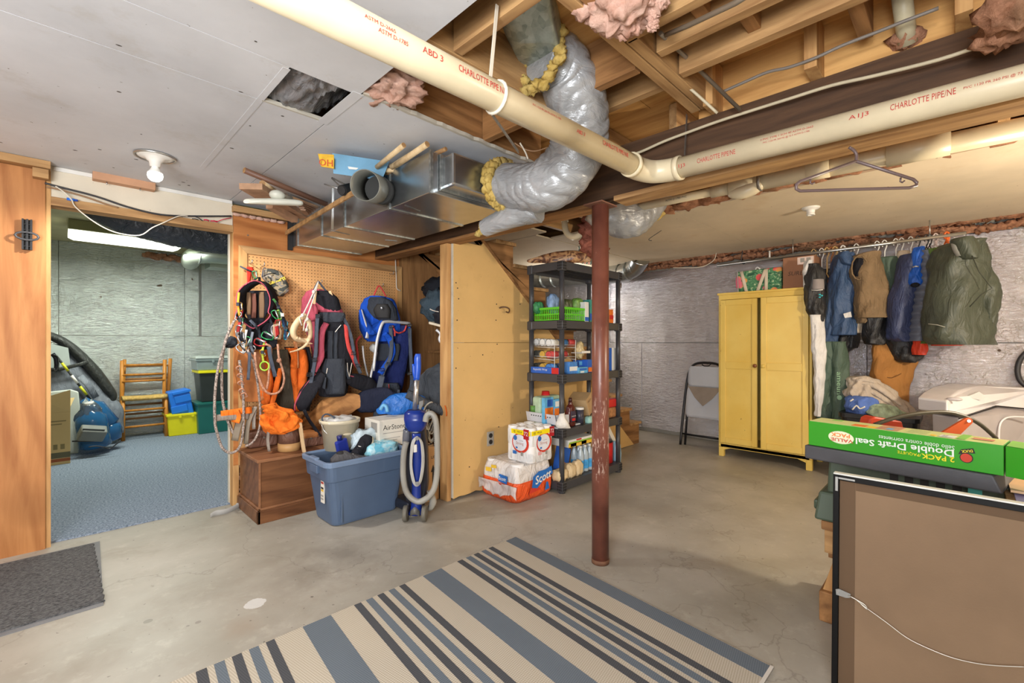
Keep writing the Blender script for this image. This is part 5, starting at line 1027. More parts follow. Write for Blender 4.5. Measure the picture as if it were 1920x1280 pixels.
MB().loft([(pd(780, 806, d0), .055, .06), (pd(780, 795, d0), .075, .075), (pd(780, 785, d0), .08, .08), (pd(779, 775, d0), .075, .07), (pd(778, 768, d0), .05, .05)], n=24, sub=4).build('top_bowl', VB, t)
MB().loft([(pd(779, 800, d0+.04), .07, .07), (pd(780, 850, d0+.05), .085, .07), (pd(781, 900, d0+.05), .085, .07), (pd(781, 930, d0+.04), .07, .07), (pd(781, 938, d0+.04), .05, .05)], n=24, sub=4, p=3).build('body', mat('vacuum_dark', C(34, 36, 46), .3), t)
MB().loft([(pd(781, 812, d0-.04), .03, .02), (pd(782, 870, d0-.04), .034, .025), (pd(781, 905, d0-.04), .03, .025), (pd(781, 945, d0-.03), .036, .04), (pd(780, 962, d0-.02), .05, .05)], n=18, sub=4).build('spine', VB, t)
MB().loft([(pd(763, 805, d0-.02), .025, .025), (pd(762, 820, d0-.02), .026, .026), (pd(761, 835, d0-.02), .022, .022)], n=14, sub=3).build('canister_knob', mat('smoke_plastic', C(90, 92, 100), .2), t)
HOSE = N('ribbed_hose'); w_ = HOSE.noise(3, 2); HOSE.col(HOSE.ramp(w_, [(.3, C(136, 132, 124)), (.7, C(170, 166, 156))])); HOSE.set(Roughness=.4); HOSE = HOSE.m
hp = spline(pts_px([(798, 790), (800, 780), (808, 775), (816, 785), (819, 810), (820, 850), (819, 890), (812, 920), (795, 937), (780, 939), (764, 925), (757, 900), (756, 870), (758, 845), (762, 828)], depth=d0-.07), 22)
MB().tube(hp, [.0215 if i % 2 else .0175 for i in range(len(hp))], 14).build('hose', HOSE, t)
for k in range(4): MB().tube(pts_px([(782, 818), (772+k, 830+k*2), (769+k, 870), (773+k, 900-k), (781, 911-k), (790-k, 900), (795-k*1.2, 865), (792-k, 830), (782, 818)], depth=d0-.075-.004*k), .0042, 8, sub=4).build('coiled_cord', mat('cord_grey', C(176, 174, 168), .45), t)
MB().box(V(pd(777, 848, d0-.09)), V(pd(777, 848, d0-.09))+V((.02, .01, .05))).build('sticker', WHITE, t)
MB().cyl(pd(782, 906, d0-.11), pd(782, 906, d0-.06), .012, n=14).build('cord_post', VG, t); MB().cyl(pd(782, 822, d0-.11), pd(782, 822, d0-.06), .012, n=14).build('cord_post', VG, t)
for u in (761, 796):
    q = pd(u, 958, d0-.06); dv_ = (pd(810, 958, d0)-pd(750, 958, d0)).normalized(); MB().cyl((q.x-dv_.x*.014, q.y-dv_.y*.014, .052), (q.x+dv_.x*.014, q.y+dv_.y*.014, .052), .052, n=22).build('wheel', mat('wheel_grey', C(104, 100, 90), .5), t); MB().cyl((q.x-dv_.x*.016, q.y-dv_.y*.016, .052), (q.x+dv_.x*.016, q.y+dv_.y*.016, .052), .02, n=16).build('hub', VG, t)
MB().loft([(pd(770, 962, d0-.05), .02, .02), (pd(779, 955, d0-.05), .03, .04), (pd(788, 962, d0-.05), .02, .02)], V((0, 0, 1)), F, n=16, sub=3).build('axle_bracket', VG, t)
MB().box((vb.x-.02, vb.y+.02, .02), (vb.x+.13, vb.y+.24, .09)).build('floor_head', mat('vacuum_dark', C(34, 36, 46), .3), t, bev=.02, seg=3); MB().loft([(pd(806, 955, d0+.05), .022, .022), (pd(812, 940, d0+.03), .025, .025), (pd(806, 920, d0), .02, .02)], n=14, sub=3).build('hose_elbow', HOSE, t)
# ---------------------------------------------------------------- behind the vacuum
t = thing('humidifier', 'off-white appliance housing between blue tote and vacuum', 'appliance', pz(745, 948, 0)); q = pz(745, 948, 0); MB().box((q.x+.0, q.y+.14, .0), (q.x+.17, q.y+.38, .33)).build('housing', CARW, t, bev=.02, seg=3); MB().box((q.x+.03, q.y+.136, .2), (q.x+.10, q.y+.14, .24)).build('vent', VG, t)
a_ = pz(815, 945, 0); t = thing('cardboard_box', 'brown cardboard box marked UP with an arrow beside the vacuum', 'box', (a_.x+.1, a_.y+.1, 0)); x0 = a_.x+.0; y0 = a_.y+.0
ub = (1.94, 2.86, 0); MB().box(ub, (2.085, 3.2, .41)).build('carton', CARD, t, bev=.003)
# arrow and word on the face towards the vacuum
ux = lambda s_, z_: V((1.94+s_*.145, 2.86, z_))
text('UP', ux(.62, .33), V((1, 0, 0)), V((0, 0, 1)), INK, t, h=.022); decal([ux(.57, .1), ux(.67, .1), ux(.67, .22), ux(.57, .22)], INK, t, 'arrow_shaft'); decal([ux(.48, .22), ux(.76, .22), ux(.62, .275)], INK, t, 'arrow_head')
t = thing('cable_bundle', 'tangled grey extension cords piled on the cardboard box', 'cord', (2.0, 2.95, .42)); rr = random.Random(5)
for k in range(9):
    c_ = V((2.02+rr.uniform(-.03, .03), 2.92+rr.uniform(-.03, .03), .44+rr.uniform(0, .2))); w_, h_ = rr.uniform(.03, .06), rr.uniform(.06, .12)
    MB().tube([c_+V((w_*math.cos(i*.785), .02*math.sin(i*2+k), h_*math.sin(i*.785))) for i in range(8)], .006, 8, closed=True, sub=3).build('cord_loop', mat('cord_pale', C(176, 170, 156), .5) if k % 3 else CB, t)
t = thing('folded_tarp', 'folded dark grey fabric slumped in the cupboard opening behind vacuum', 'fabric', (2.3, 3.2, .7)); GF = cloth('grey_felt', C(72, 76, 82), bump=.6)
MB().loft([(pd(772, 742, 3.75), .03, .06), (pd(795, 735, 3.7), .12, .12), (pd(820, 728, 3.65), .17, .14), (pd(845, 720, 3.72), .2, .12), (pd(866, 715, 3.85), .16, .08)], V((0, 0, 1)), V((-.5, .85, 0)), amp=.05, freq=5, sub=5, n=28).build('fabric', GF, t)
MB().tube(pts_px([(764, 738), (790, 752), (820, 765), (838, 776)], depth=3.5), .035, 12, sub=3).build('rolled_edge', GF, t)
MB().tube(pts_px([(834, 760), (837, 770), (837, 780)], depth=3.42), .005, 8, sub=2).build('orange_cord', ORG, t)
t = thing('blue_sleeping_bag', 'crumpled bright blue nylon bag behind the stone carton', 'bag', pd(760, 765, 3.7)); LB = mat('azure_nylon', C(36, 110, 196), .4, 0, .2, 9, .4, 14)
MB().loft([(pd(715, 770, 3.6), .03, .05), (pd(735, 762, 3.62), .07, .08), (pd(762, 756, 3.66), .09, .09), (pd(785, 755, 3.7), .07, .08), (pd(800, 752, 3.75), .04, .05)], V((0, 0, 1)), V((-.5, .85, 0)), amp=.04, freq=7, sub=5).build('bag', LB, t)
MB().tube(pts_px([(713, 768), (718, 760), (724, 762), (726, 772)], depth=3.5), .014, 8, sub=3).build('light_blue_roll', mat('light_blue', C(110, 176, 222), .4), t)
t = thing('navy_duffel', 'dark navy duffel lying on chest behind the carton', 'duffel', pd(690, 755, 3.7)); MB().loft([(pd(672, 752, 3.65), .06, .05), (pd(690, 752, 3.66), .10, .10), (pd(715, 748, 3.68), .10, .10), (pd(735, 746, 3.7), .06, .06)], V((0, 0, 1)), V((-.5, .85, 0)), amp=.04, freq=7, sub=5).build('duffel', cloth('duffel_dark', C(34, 38, 56)), t)
t = thing('dark_coats', 'stack of dark padded coats stuffed on the upper cupboard shelf', 'coat', pd(825, 590, 3.9)); BW = cloth('black_wool', C(26, 28, 34)); DT = cloth('dark_teal', C(58, 72, 82))
MB().blob(pd(826, 543, 3.95), (.14, .16, .11), 14, .3, 3, 1).build('coat', BW, t); MB().blob(pd(824, 574, 3.85), (.15, .16, .14), 16, .3, 3, 2).build('coat', DT, t); MB().blob(pd(838, 590, 3.75), (.11, .12, .10), 14, .3, 3, 4).build('coat', NYB, t)
MB().tube(pts_px([(806, 579), (812, 582), (822, 584), (832, 583)], depth=3.68), .004, 6, sub=3).build('pale_cord', WHR, t)
t = thing('white_board', 'white painted board projecting over blue chair in the cupboard', 'board', pd(825, 613, 3.7)); MB().prism([pd(804, 607, 3.75), pd(812, 605, 4.0), pd(868, 610, 3.9), pd(860, 622, 3.55)], V((0, 0, .018))).build('board', mat('white_board', C(214, 200, 176), .6), t)
t = thing('folding_camp_chair', 'blue seat with white tube frame folded on cupboard shelf', 'chair', pd(838, 635, 3.75)); MB().tube(pts_px([(818, 618), (826, 626), (824, 636), (830, 643), (850, 644), (870, 642)], depth=3.72), .012, 10, sub=4).build('tube_frame', FRM, t); MB().prism([pd(u, v, 3.74) for u, v in ((829, 628), (870, 622), (870, 641), (832, 640))], F*.012).build('seat_fabric', NAVY, t)
# ================================================================ black storage shelf
EX, EY = V((1, 0, 0)), V((0, 1, 0)); EZ = V((0, 0, 1))
SX0, SX1, SY0, SY1 = 2.835, 3.715, 2.255, 2.63; SZ = [.085, .507, .942, 1.375, 1.845]; SHB = mat('shelf_black', C(66, 66, 69), .38, 0, .08)
t = thing('storage_shelf', 'black five tier plastic storage shelf crowded with groceries beside the stair wall', 'shelf', ((SX0+SX1)/2, (SY0+SY1)/2, 0)); SHELF = t
for z in SZ:
    sh = MB().box((SX0+.01, SY0+.01, z-.014), (SX1-.01, SY1-.01, z)).build('shelf_tray', SHB, t)
    for a_, b_ in (((SX0+.03, SY0, z-.062), (SX1-.03, SY0+.014, z+.002)), ((SX0+.03, SY1-.014, z-.062), (SX1-.03, SY1, z+.002)), ((SX0, SY0+.03, z-.062), (SX0+.014, SY1-.03, z+.002)), ((SX1-.014, SY0+.03, z-.062), (SX1, SY1-.03, z+.002))):
        MB().box(a_, b_).build('tray_rim', SHB, sh, bev=.003)
    for k in range(5): MB().box((SX0+.02, SY0+.05+.068*k, z-.04), (SX1-.02, SY0+.06+.068*k, z-.015)).build('tray_rib', SHB, sh)
    for cx_ in (SX0+.024, SX1-.024):
        for cy_ in (SY0+.024, SY1-.024):
            cc = MB().box((cx_-.03, cy_-.03, z-.072), (cx_+.03, cy_+.03, z+.006)).build('corner_socket', SHB, sh, bev=.012, seg=3)
            if cy_ < 2.3:
                b = MB()
                for i in range(3):
                    for j in range(3):
                        zz = z-.062+.022*j; b.box((cx_-.024+.017*i, cy_-.032, zz), (cx_-.013+.017*i, cy_-.029, zz+.015)); b.box((cx_-.032, cy_-.024+.017*i, zz), (cx_-.029, cy_-.013+.017*i, zz+.015))
                b.build('socket_slots', INK, sh)
for cx_ in (SX0+.024, SX1-.024):
    for cy_ in (SY0+.024, SY1-.024):
        for k in range(4): MB().cyl((cx_, cy_, SZ[k]), (cx_, cy_, SZ[k+1]-.06), .021, n=18).build('post', SHB, t)
        MB().cyl((cx_, cy_, 0), (cx_, cy_, .03), .028, n=18).build('foot', SHB, t)
# a box or can on a shelf: u0..u1 at distance y from the front, vt = top line
def at(u, y): return py(u, 0, y).x
def sbox(name, label, u0, u1, y, vt, z, dep, m, cat='box', group=None, rot=0, bev=.002):
    x0, x1 = at(u0, y), at(u1, y); h = py((u0+u1)/2, vt, y).z-z
    t = thing(name, label, cat, ((x0+x1)/2, y+dep/2, z), group); MB().box((x0, y, z+.001), (x1, y+dep, z+h)).build('carton', m, t, bev=bev)
    t['d'] = 0; del t['d']; return t, x0, x1, y, z, h
def face(s, p, q, r_, s_, m, name='print'):          # patch on the -Y face, fractions
    t, x0, x1, y, z, h = s; f = lambda a_, b_: V((x0+(x1-x0)*a_, y, z+h*b_)); return decal([f(p, r_), f(q, r_), f(q, s_), f(p, s_)], m, t, name)
def facel(s, dep, p, q, r_, s_, m, name='print'):    # patch on the -X face
    t, x0, x1, y, z, h = s; f = lambda a_, b_: V((x0, y+dep*a_, z+h*b_)); return decal([f(p, r_), f(q, r_), f(q, s_), f(p, s_)], m, t, name)
def ftext(s, txt, a_, b_, w, m, xd=EX): t, x0, x1, y, z, h = s; return text(txt, (x0+(x1-x0)*a_, y-.001, z+h*b_), EX, EZ, m, t, w=w)
SB = mat('box_blue', C(40, 96, 190), .5, var=.06); SLB2 = mat('box_sky', C(96, 172, 214), .5, 0, .2, 22); SO = mat('box_orange', C(232, 122, 40), .5, 0, .2, 22); SW = mat('box_white', C(226, 226, 222), .5, 0, .04); SR = mat('box_red', C(200, 40, 40), .45, var=.06); SY_ = mat('box_yellow', C(238, 196, 60), .5, 0, .12, 16); SG = mat('box_green', C(60, 130, 60), .5, 0, .2, 20); STL = mat('box_teal', C(60, 150, 140), .5, 0, .15, 20); TAN = mat('box_tan', C(196, 164, 120), .7, 0, .1, 8)
# top of the shelf
n = N('brown_bag'); n.col(n.ramp(n.noise(9, 3, .5, None, 2), [(.4, C(84, 54, 40)), (.48, C(150, 104, 72)), (.56, C(190, 150, 104)), (.64, C(96, 62, 46))])); n.set(Roughness=.4); n.bump(n.noise(16, 4), .3, .01); BRP = n.m
t = thing('patterned_bag', 'brown patterned bag lying on the top of the storage shelf', 'bag', pd(1040, 480, 3.7)); MB().loft([(pd(1000, 489, 3.78), .008, .05), (pd(1015, 487, 3.75), .026, .12), (pd(1045, 483, 3.72), .045, .14), (pd(1070, 481, 3.72), .05, .13), (pd(1092, 488, 3.7), .02, .08)], EZ, V((-.4, .9, 0)), amp=.015, sub=5).build('bag', BRP, t)
STR = N('striped_paper'); wv = STR.new('ShaderNodeTexWave', bands_direction='X'); wv.inputs['Scale'].default_value = 14; STR.l(STR.co(), wv.inputs['Vector']); STR.col(STR.ramp(wv.outputs['Fac'], [(.2, C(70, 90, 84)), (.3, C(222, 204, 182)), (.8, C(222, 204, 182)), (.9, C(180, 90, 80))])); STR.set(Roughness=.7); STR = STR.m
t = thing('striped_sack', 'striped paper sack leaning at the right on the shelf top', 'sack', pd(1100, 475, 3.75)); MB().hexa([pd(1088, 494, 3.72), pd(1120, 498, 3.72), pd(1135, 496, 4.0), pd(1100, 490, 4.0), pd(1082, 462, 3.72), pd(1112, 458, 3.72), pd(1130, 457, 3.95), pd(1100, 459, 3.95)]).build('sack', STR, t, bev=.01)
# second tier
z = SZ[3]; GB = mat('basket_green', C(96, 200, 40), .4, var=.05)
t = thing('plastic_basket', 'lime green slotted plastic basket on the second tier of storage shelf', 'basket', (3.05, 2.45, z)); bx0, bx1, by0, by1, bz1 = SX0+.045, at(1098, 2.30), 2.295, 2.60, z+.115
MB().box((bx0, by0, z+.002), (bx1, by1, z+.008)).build('basket_bottom', GB, t)
for a_, b_ in (((bx0, by0), (bx1, by0+.008)), ((bx0, by1-.008), (bx1, by1)), ((bx0, by0), (bx0+.008, by1)), ((bx1-.008, by0), (bx1, by1))):
    for zz, h in ((z+.002, .014), (z+.052, .010), (bz1-.018, .018)): MB().box((a_[0]-(.004 if zz > z+.06 else 0), a_[1]-(.004 if zz > z+.06 else 0), zz), (b_[0]+(.004 if zz > z+.06 else 0), b_[1]+(.004 if zz > z+.06 else 0), zz+h)).build('basket_rail', GB, t)
b = MB()
for k in range(14): x = bx0+(bx1-bx0)*k/13; b.box((x-.0035, by0+.001, z+.01), (x+.0035, by0+.007, bz1-.01))
for k in range(16): y = by0+(by1-by0)*k/15; b.box((bx0+.001, y-.0035, z+.01), (bx0+.007, y+.0035, bz1-.01))
b.build('basket_slats', GB, t)
for u, v, y, r, m, l in ((1010, 577, 2.56, (.05, .03, .05), mat('bag_greenblue', C(60, 140, 90), .35, 0, .5, 24, .3, 20), 'green and blue foil bag at the left end of the green basket'), (1037, 570, 2.47, (.06, .03, .085), mat('bag_bluewhite', C(120, 150, 190), .35, 0, .4, 18, .3, 18), 'blue and white seed bag standing in the green basket'),
                         (1062, 574, 2.42, (.06, .04, .06), mat('bag_olive', C(84, 92, 60), .35, 0, .4, 20, .3, 18), 'dark olive bag in the middle of green basket'), (1082, 572, 2.38, (.055, .04, .06), mat('bag_leaf', C(110, 150, 70), .35, 0, .5, 20, .3, 18), 'leaf green bag at the right end of green basket')):
    q = py(u, v, y); tag(MB().blob(q, r, 12, .2, 3, u, 3.2).build('snack_bag', m), l, 'bag', 'bags in the green basket')
s = sbox('medicine_box', 'narrow white box with blue foot right of the green basket', 1097, 1104, 2.29, 566, z, .12, SW); face(s, .0, 1, .05, .25, SB)
s = sbox('bottle_box', 'teal and blue carton behind the post on second tier', 1106, 1116, 2.33, 562, z, .12, STL); face(s, 0, 1, .1, .4, SB)
s = sbox('soup_carton', 'small orange carton right of the post on second tier', 1143, 1150, 2.30, 580, z, .07, SO); face(s, 0, 1, .3, .6, SR)
# third tier: wire can rack
z = SZ[2]; t = thing('can_rack', 'white wire rack of food cans on the third tier of storage shelf', 'rack', (2.95, 2.47, z)); WR = mat('wire_white', C(222, 220, 212), .4, var=0)
rx0, rx1, ry0, ry1 = SX0+.05, 3.17, 2.375, 2.61
for zz in (z+.02, z+.125, z+.225):
    for x in (rx0, (rx0+rx1)/2, rx1): MB().cyl((x, ry0, zz-.012), (x, ry1, zz), .0025, n=6).build('wire', WR, t)
    MB().tube([(rx0, ry0, zz+.012), (rx1, ry0, zz+.012), (rx1, ry1, zz+.02), (rx0, ry1, zz+.02)], .003, 6, closed=True).build('wire', WR, t)
for x in (rx0, rx1):
    for y in (ry0, ry1): MB().cyl((x, y, z+.001), (x, y, z+.28), .003, n=6).build('wire', WR, t)
def can(p, L, r, m, label, ax=EX, group='cans in the wire rack'):
    t = thing('food_can', label, 'can', p, group); ax = V(ax); p = V(p)
    MB().cyl(p+ax*.004, p+ax*(L-.004), r*.97, n=20).build('label_band', m, t); MB().lathe(p, [(r, 0), (r, .004), (r*.9, .004), (r*.88, .007), (.001, .007)], 20, ax, cap=False).build('rim', STEEL, t)
    MB().lathe(p+ax*L, [(.001, -.006), (r*.88, -.006), (r*.9, -.003), (r, -.003), (r, 0)], 20, ax, cap=False).build('rim', STEEL, t)
    MB().cyl(p+ax*.006, p+ax*.007, r*.85, n=20).build('lid', STEEL, t)
CW_ = mat('can_white', C(226, 226, 222), .5, 0, .05); CBL = mat('can_blue', C(70, 130, 200), .5, 0, .25, 30); CRD = mat('can_red', C(196, 70, 70), .5, 0, .25, 30); CGN = mat('can_green', C(90, 140, 60), .5, 0, .25, 30); CBK = mat('can_dark', C(60, 60, 56), .5); CYL = mat('can_gold', C(200, 160, 70), .5)
rows_ = ((z+.262, 'top', (CW_, CW_, CW_), CBL), (z+.162, 'middle', (CBK, CYL, CW_), CRD), (z+.057, 'bottom', (CBK, CYL, CGN), CBL))
for zz, rn, ms, lm in rows_:
    for k, m in enumerate(ms):
        can((SX0+.055, 2.585-.069*k, zz-.003*k), .108, .032, m if k < 2 else (lm if rn != 'top' else m), ('%s food can in the %s row of wire rack, ' % ('pale' if m in (CW_,) else 'dark' if m is CBK else 'gold' if m is CYL else 'green', rn))+('farthest from the corner post' if k == 0 else 'between its two neighbours' if k == 1 else 'nearest the corner post'))
    can((SX0+.175, 2.445, zz-.006), .108, .032, lm, '%s labelled can behind the corner post in the %s row' % ('red' if lm is CRD else 'blue', rn))
    if rn == 'top': can((SX0+.295, 2.445, zz-.006), .1, .032, CRD, 'red labelled can at right end of the top row in wire rack')
t = thing('foil_wrap_box', 'long blue box of wrapping foil lying in front of can rack', 'box', (2.86, 2.4, z)); MB().box((SX0+.006, 2.295, z+.004), (SX0+.045, 2.60, z+.055)).build('carton', SB, t, bev=.002)
MB().box((SX0+.046, 2.295, z+.004), (SX0+.06, 2.31, z+.05)).build('end_flap', SR, t)
text('Reynolds Wrap', (SX0+.0045, 2.49, z+.034), -EY, EZ, WHITE, t, w=.15); decal([(SX0+.006, 2.296, z+.005), (SX0+.006, 2.37, z+.005), (SX0+.006, 2.37, z+.054), (SX0+.006, 2.296, z+.054)], SR, t, 'red_end')
t = thing('pasta_bag', 'clear bag of pale pasta at the right end of can rack', 'bag', py(1088, 655, 2.42)); MB().blob(py(1086, 657, 2.44), (.05, .04, .075), 12, .3, 3, 3).build('bag', mat('pasta', C(222, 200, 150), .4, 0, .2, 40, .4, 40), t)
s = sbox('can_carton', 'blue and white soup can left of the sky blue box', 1068, 1083, 2.29, 678, z, .06, CBL); face(s, 0, 1, .25, .6, SW)
s = sbox('snack_box', 'sky blue box at the front of third tier beside the post', 1085, 1102, 2.275, 688, z, .05, SLB2); face(s, .1, .9, .5, .8, SB); face(s, .2, .6, .1, .35, SW)
s = sbox('snack_box', 'dark blue snack box behind the sky blue box', 1085, 1097, 2.36, 675, z, .06, SB); face(s, .1, .9, .6, .9, SLB2)
s = sbox('snack_box', 'tall blue and orange snack box against the post', 1102, 1113, 2.30, 674, z, .06, SB); face(s, .1, .9, .05, .4, SO)
t = thing('white_tray', 'white slotted plastic tray on top of the blue snack boxes', 'tray', py(1097, 668, 2.4)); x0 = at(1088, 2.36); MB().box((x0, 2.34, z+.165), (x0+.12, 2.46, z+.172)).build('tray', WHITE, t); MB().box((x0, 2.34, z+.172), (x0+.12, 2.345, z+.185)).build('lip', WHITE, t)
for u0, u1, m, l in ((1143, 1147, SB, 'slim blue binder right of the post on third tier'), (1147.5, 1152, SW, 'white binder beside the blue one on third tier'), (1152.5, 1157, mat('binder_grey', C(206, 210, 216), .5), 'pale grey binder at the right of three on third tier')): sbox('binder', l, u0, u1, 2.31, 652, z, .2, m, 'binder', 'binders on third tier')
# fourth tier
z = SZ[1]
q = py(1023, 742, 2.56); t = thing('paper_cups', 'stack of red plastic cups at the back of fourth tier', 'cup', (q.x, q.y, z)); MB().lathe((q.x, q.y, z+.16), [(.03, .11), (.045, 0), (.047, .0), (.032, .115), (.001, .115)][::-1], 20).build('cups', SR, t); MB().cyl((q.x, q.y, z), (q.x, q.y, z+.16), .045, n=20).build('cups', SR, t)
s = sbox('tissue_pack', 'pale green tissue pack behind the juice cartons', 1014, 1052, 2.48, 742, z, .1, mat('pale_green', C(176, 200, 170), .4, 0, .2, 18, .2, 14), bev=.02)
s = sbox('juice_carton', 'orange and blue juice carton on fourth tier, left of two', 1021, 1038, 2.40, 745, z, .03, SLB2); face(s, .05, .95, .3, .66, SO); face(s, .3, .9, .7, .93, SB)
s = sbox('juice_carton', 'orange and blue juice carton on fourth tier, right of two', 1039, 1050, 2.40, 748, z, .03, SLB2); face(s, .05, .95, .3, .66, SO); face(s, .2, .9, .72, .92, SW)
for k in range(2): can(py(1001+k*9, 770, 2.57-.0*k)-V((0, 0, .02)), .07, .032, CGN if k == 0 else CW_, ('green' if k == 0 else 'white')+' small can standing above the white tray', EZ, 'small cans on fourth tier')
t = thing('perforated_tray', 'white perforated plastic tray at left front of fourth tier', 'tray', (2.9, 2.4, z)); tw = mat('tray_white', C(206, 208, 214), .4)
MB().prism([(SX0-.012, 2.30, z+.035), (SX0-.03, 2.30, z+.115), (SX0-.03, 2.62, z+.115), (SX0-.012, 2.62, z+.035)], (.006, 0, 0)).build('front_wall', tw, t); MB().box((SX0+.0, 2.30, z+.004), (SX0+.3, 2.62, z+.012)).build('tray_base', tw, t); MB().prism([(SX0-.012, 2.30, z+.035), (SX0+.2, 2.30, z+.035), (SX0+.2, 2.30, z+.10), (SX0-.03, 2.30, z+.115)], (0, .006, 0)).build('side_wall', tw, t)
b = MB()
for k in range(9): b.cyl((SX0-.028, 2.36+.025*k, z+.09), (SX0-.022, 2.36+.025*k, z+.09), .005, n=8)
b.build('perforations', INK, t)
t = thing('paper_bag', 'crumpled white paper bag draped over the shelf corner', 'bag', py(1050, 790, 2.27)); MB().loft([(py(1056, 765, 2.30), .008, .02), (py(1053, 780, 2.27), .025, .03), (py(1054, 795, 2.265), .055, .035), (py(1057, 802, 2.265), .055, .03)], amp=.012, sub=4, n=18).build('bag', mat('paper_white', C(226, 222, 214), .6, 0, .06, 8, .3, 14), t)
q = py(1075, 802, 2.29); t = thing('syrup_bottle', 'brown chocolate syrup bottle standing at the front of fourth tier', 'bottle', (q.x, q.y+.03, z)); SYR = mat('syrup', C(84, 34, 28), .2, 0, .1)
MB().loft([((q.x, q.y+.03, z+.002), .040, .03), ((q.x, q.y+.03, z+.02), .046, .035), ((q.x, q.y+.03, z+.10), .050, .036), ((q.x, q.y+.03, z+.15), .040, .032), ((q.x, q.y+.03, z+.185), .018, .018), ((q.x, q.y+.03, z+.20), .016, .016)], EX, EY, sub=4, p=2.6).build('body', SYR, t); MB().cyl((q.x, q.y+.03, z+.2), (q.x, q.y+.03, z+.235), .016, .012, n=16).build('cap', mat('cap_brown', C(60, 28, 22), .35), t)
MB().loft([((q.x-.008, q.y-.005, z+.04), .032, .003), ((q.x-.008, q.y-.006, z+.085), .036, .003), ((q.x-.008, q.y-.004, z+.13), .03, .003)], EX, EY, sub=3, n=16).build('label', mat('label_dark', C(60, 50, 70), .5, 0, .3, 30), t); text("HERSHEY'S", (q.x-.008, q.y-.0105, z+.088), EX, EZ, WHITE, t, w=.058); MB().box((q.x-.03, q.y-.0115, z+.05), (q.x+.012, q.y-.0095, z+.07)).build('label_red', SR, t)
q = py(1092, 800, 2.31); t = thing('spread_tub', 'white and black tub right of the syrup bottle', 'tub', (q.x, q.y+.03, z)); MB().cyl((q.x, q.y+.03, z+.002), (q.x, q.y+.03, z+.12), .036, n=22).build('tub', mat('tub_dark', C(60, 60, 74), .4, 0, .5, 40), t); MB().cyl((q.x, q.y+.03, z+.12), (q.x, q.y+.03, z+.138), .038, n=22).build('lid', WHITE, t)
t = thing('tissue_packet', 'pale teal soft packet beside the white tub', 'packet', py(1104, 788, 2.30)); MB().blob(py(1105, 787, 2.31), (.045, .03, .035), 10, .2, 3, 2, 3).build('packet', mat('pale_teal', C(160, 206, 196), .4, 0, .15, 20), t)
t = thing('cardboard_box', 'open tan cardboard case tipped on fourth tier behind syrup', 'box', py(1090, 760, 2.5)); q = py(1090, 756, 2.48); MB().obox(q, (.07, .02, .03), (-.03, .08, 0), (-.03, 0, .07)).build('carton', TAN, t, bev=.002); text('HARLEM', q+V((-.004, -.086, .03)), V((1, .2, .36)), V((-.4, 0, 1)), mat('print_brown', C(120, 90, 60), .7), t, w=.09); decal([q+V((-.03, -.083, -.04)), q+V((.035, -.07, -.018)), q+V((.025, -.072, .005)), q+V((-.04, -.085, -.015))], SB, t, 'blue_print')
s = sbox('red_lid_jar', 'jar with red lid and nuts right of the post', 1141, 1160, 2.29, 763, z, .09, mat('nuts', C(170, 120, 80), .4, 0, .35, 40), 'jar', bev=.02); MB().box((s[1]-.003, 2.287, s[4]+s[5]), (s[2]+.003, 2.383, s[4]+s[5]+.075)).build('red_lid', SR, s[0], bev=.012)
t = thing('bread_bag', 'white bread bag beside the red lidded jar', 'bag', py(1137, 770, 2.36)); MB().blob(py(1139, 768, 2.40), (.05, .04, .07), 10, .25, 3, 7).build('bag', mat('bag_white', C(222, 216, 206), .5), t)
# bottom tier
z = SZ[0]
FL = mat('flour_bag', C(222, 198, 156), .6, 0, .1, 12, .25, 14)
for u, v, r, l in ((1050, 893, (.07, .05, .05), 'cream flour bag at left front of the bottom tier'), (1068, 896, (.06, .045, .06), 'cream flour bag leaning beside corner post at bottom'), (1082, 888, (.05, .04, .065), 'cream flour bag right of the corner post at bottom')):
    q = py(u, v, 2.32); tag(MB().blob((q.x, q.y, max(q.z, z+r[2]*.9)), r, 12, .2, 2.5, u, 2.8).build('flour_bag', FL), l, 'bag', 'flour bags')
t = thing('cereal_box', 'blue cereal box leaning at the left of bottom tier', 'box', py(1052, 860, 2.4)); q = py(1053, 862, 2.42); MB().obox(q, (.06, .0, -.03), (0, .03, 0), (.03, 0, .11)).build('carton', SB, t, bev=.002); decal([q+V((-.06, -.0305, -.02)), q+V((.02, -.0305, -.07)), q+V((.03, -.0305, -.03)), q+V((-.05, -.0305, .02))], mat('cereal', C(170, 120, 90), .5, 0, .4, 30), t, 'picture')
t = thing('cardboard_box', 'brown cardboard flap leaning behind the corner post at bottom', 'box', py(1078, 860, 2.4)); q = py(1074, 862, 2.5); MB().obox(q, (.05, 0, -.04), (0, .05, 0), (.04, 0, .07)).build('carton', CARD, t, bev=.002)
s = sbox('fruit_box', 'orange and yellow printed fruit box above the water bottles', 1066, 1113, 2.30, 820, z+.25, .2, SW); face(s, 0, 1, .02, .5, SY_); face(s, .02, .98, .45, .7, mat('print_green', C(150, 190, 70), .5)); face(s, .08, .3, .05, .5, SO); face(s, .5, .7, .05, .5, SO); face(s, .3, .5, .75, .95, SR)
t = thing('water_bottles', 'shrink wrapped pack of water bottles on the bottom tier', 'bottle pack', (3.3, 2.4, z)); PL = mat('pet_plastic', C(206, 222, 232), .12, 0, .05, 6, 0, 1, .6, .35); WLB = mat('water_label', C(70, 160, 220), .35, 0, .3, 30)
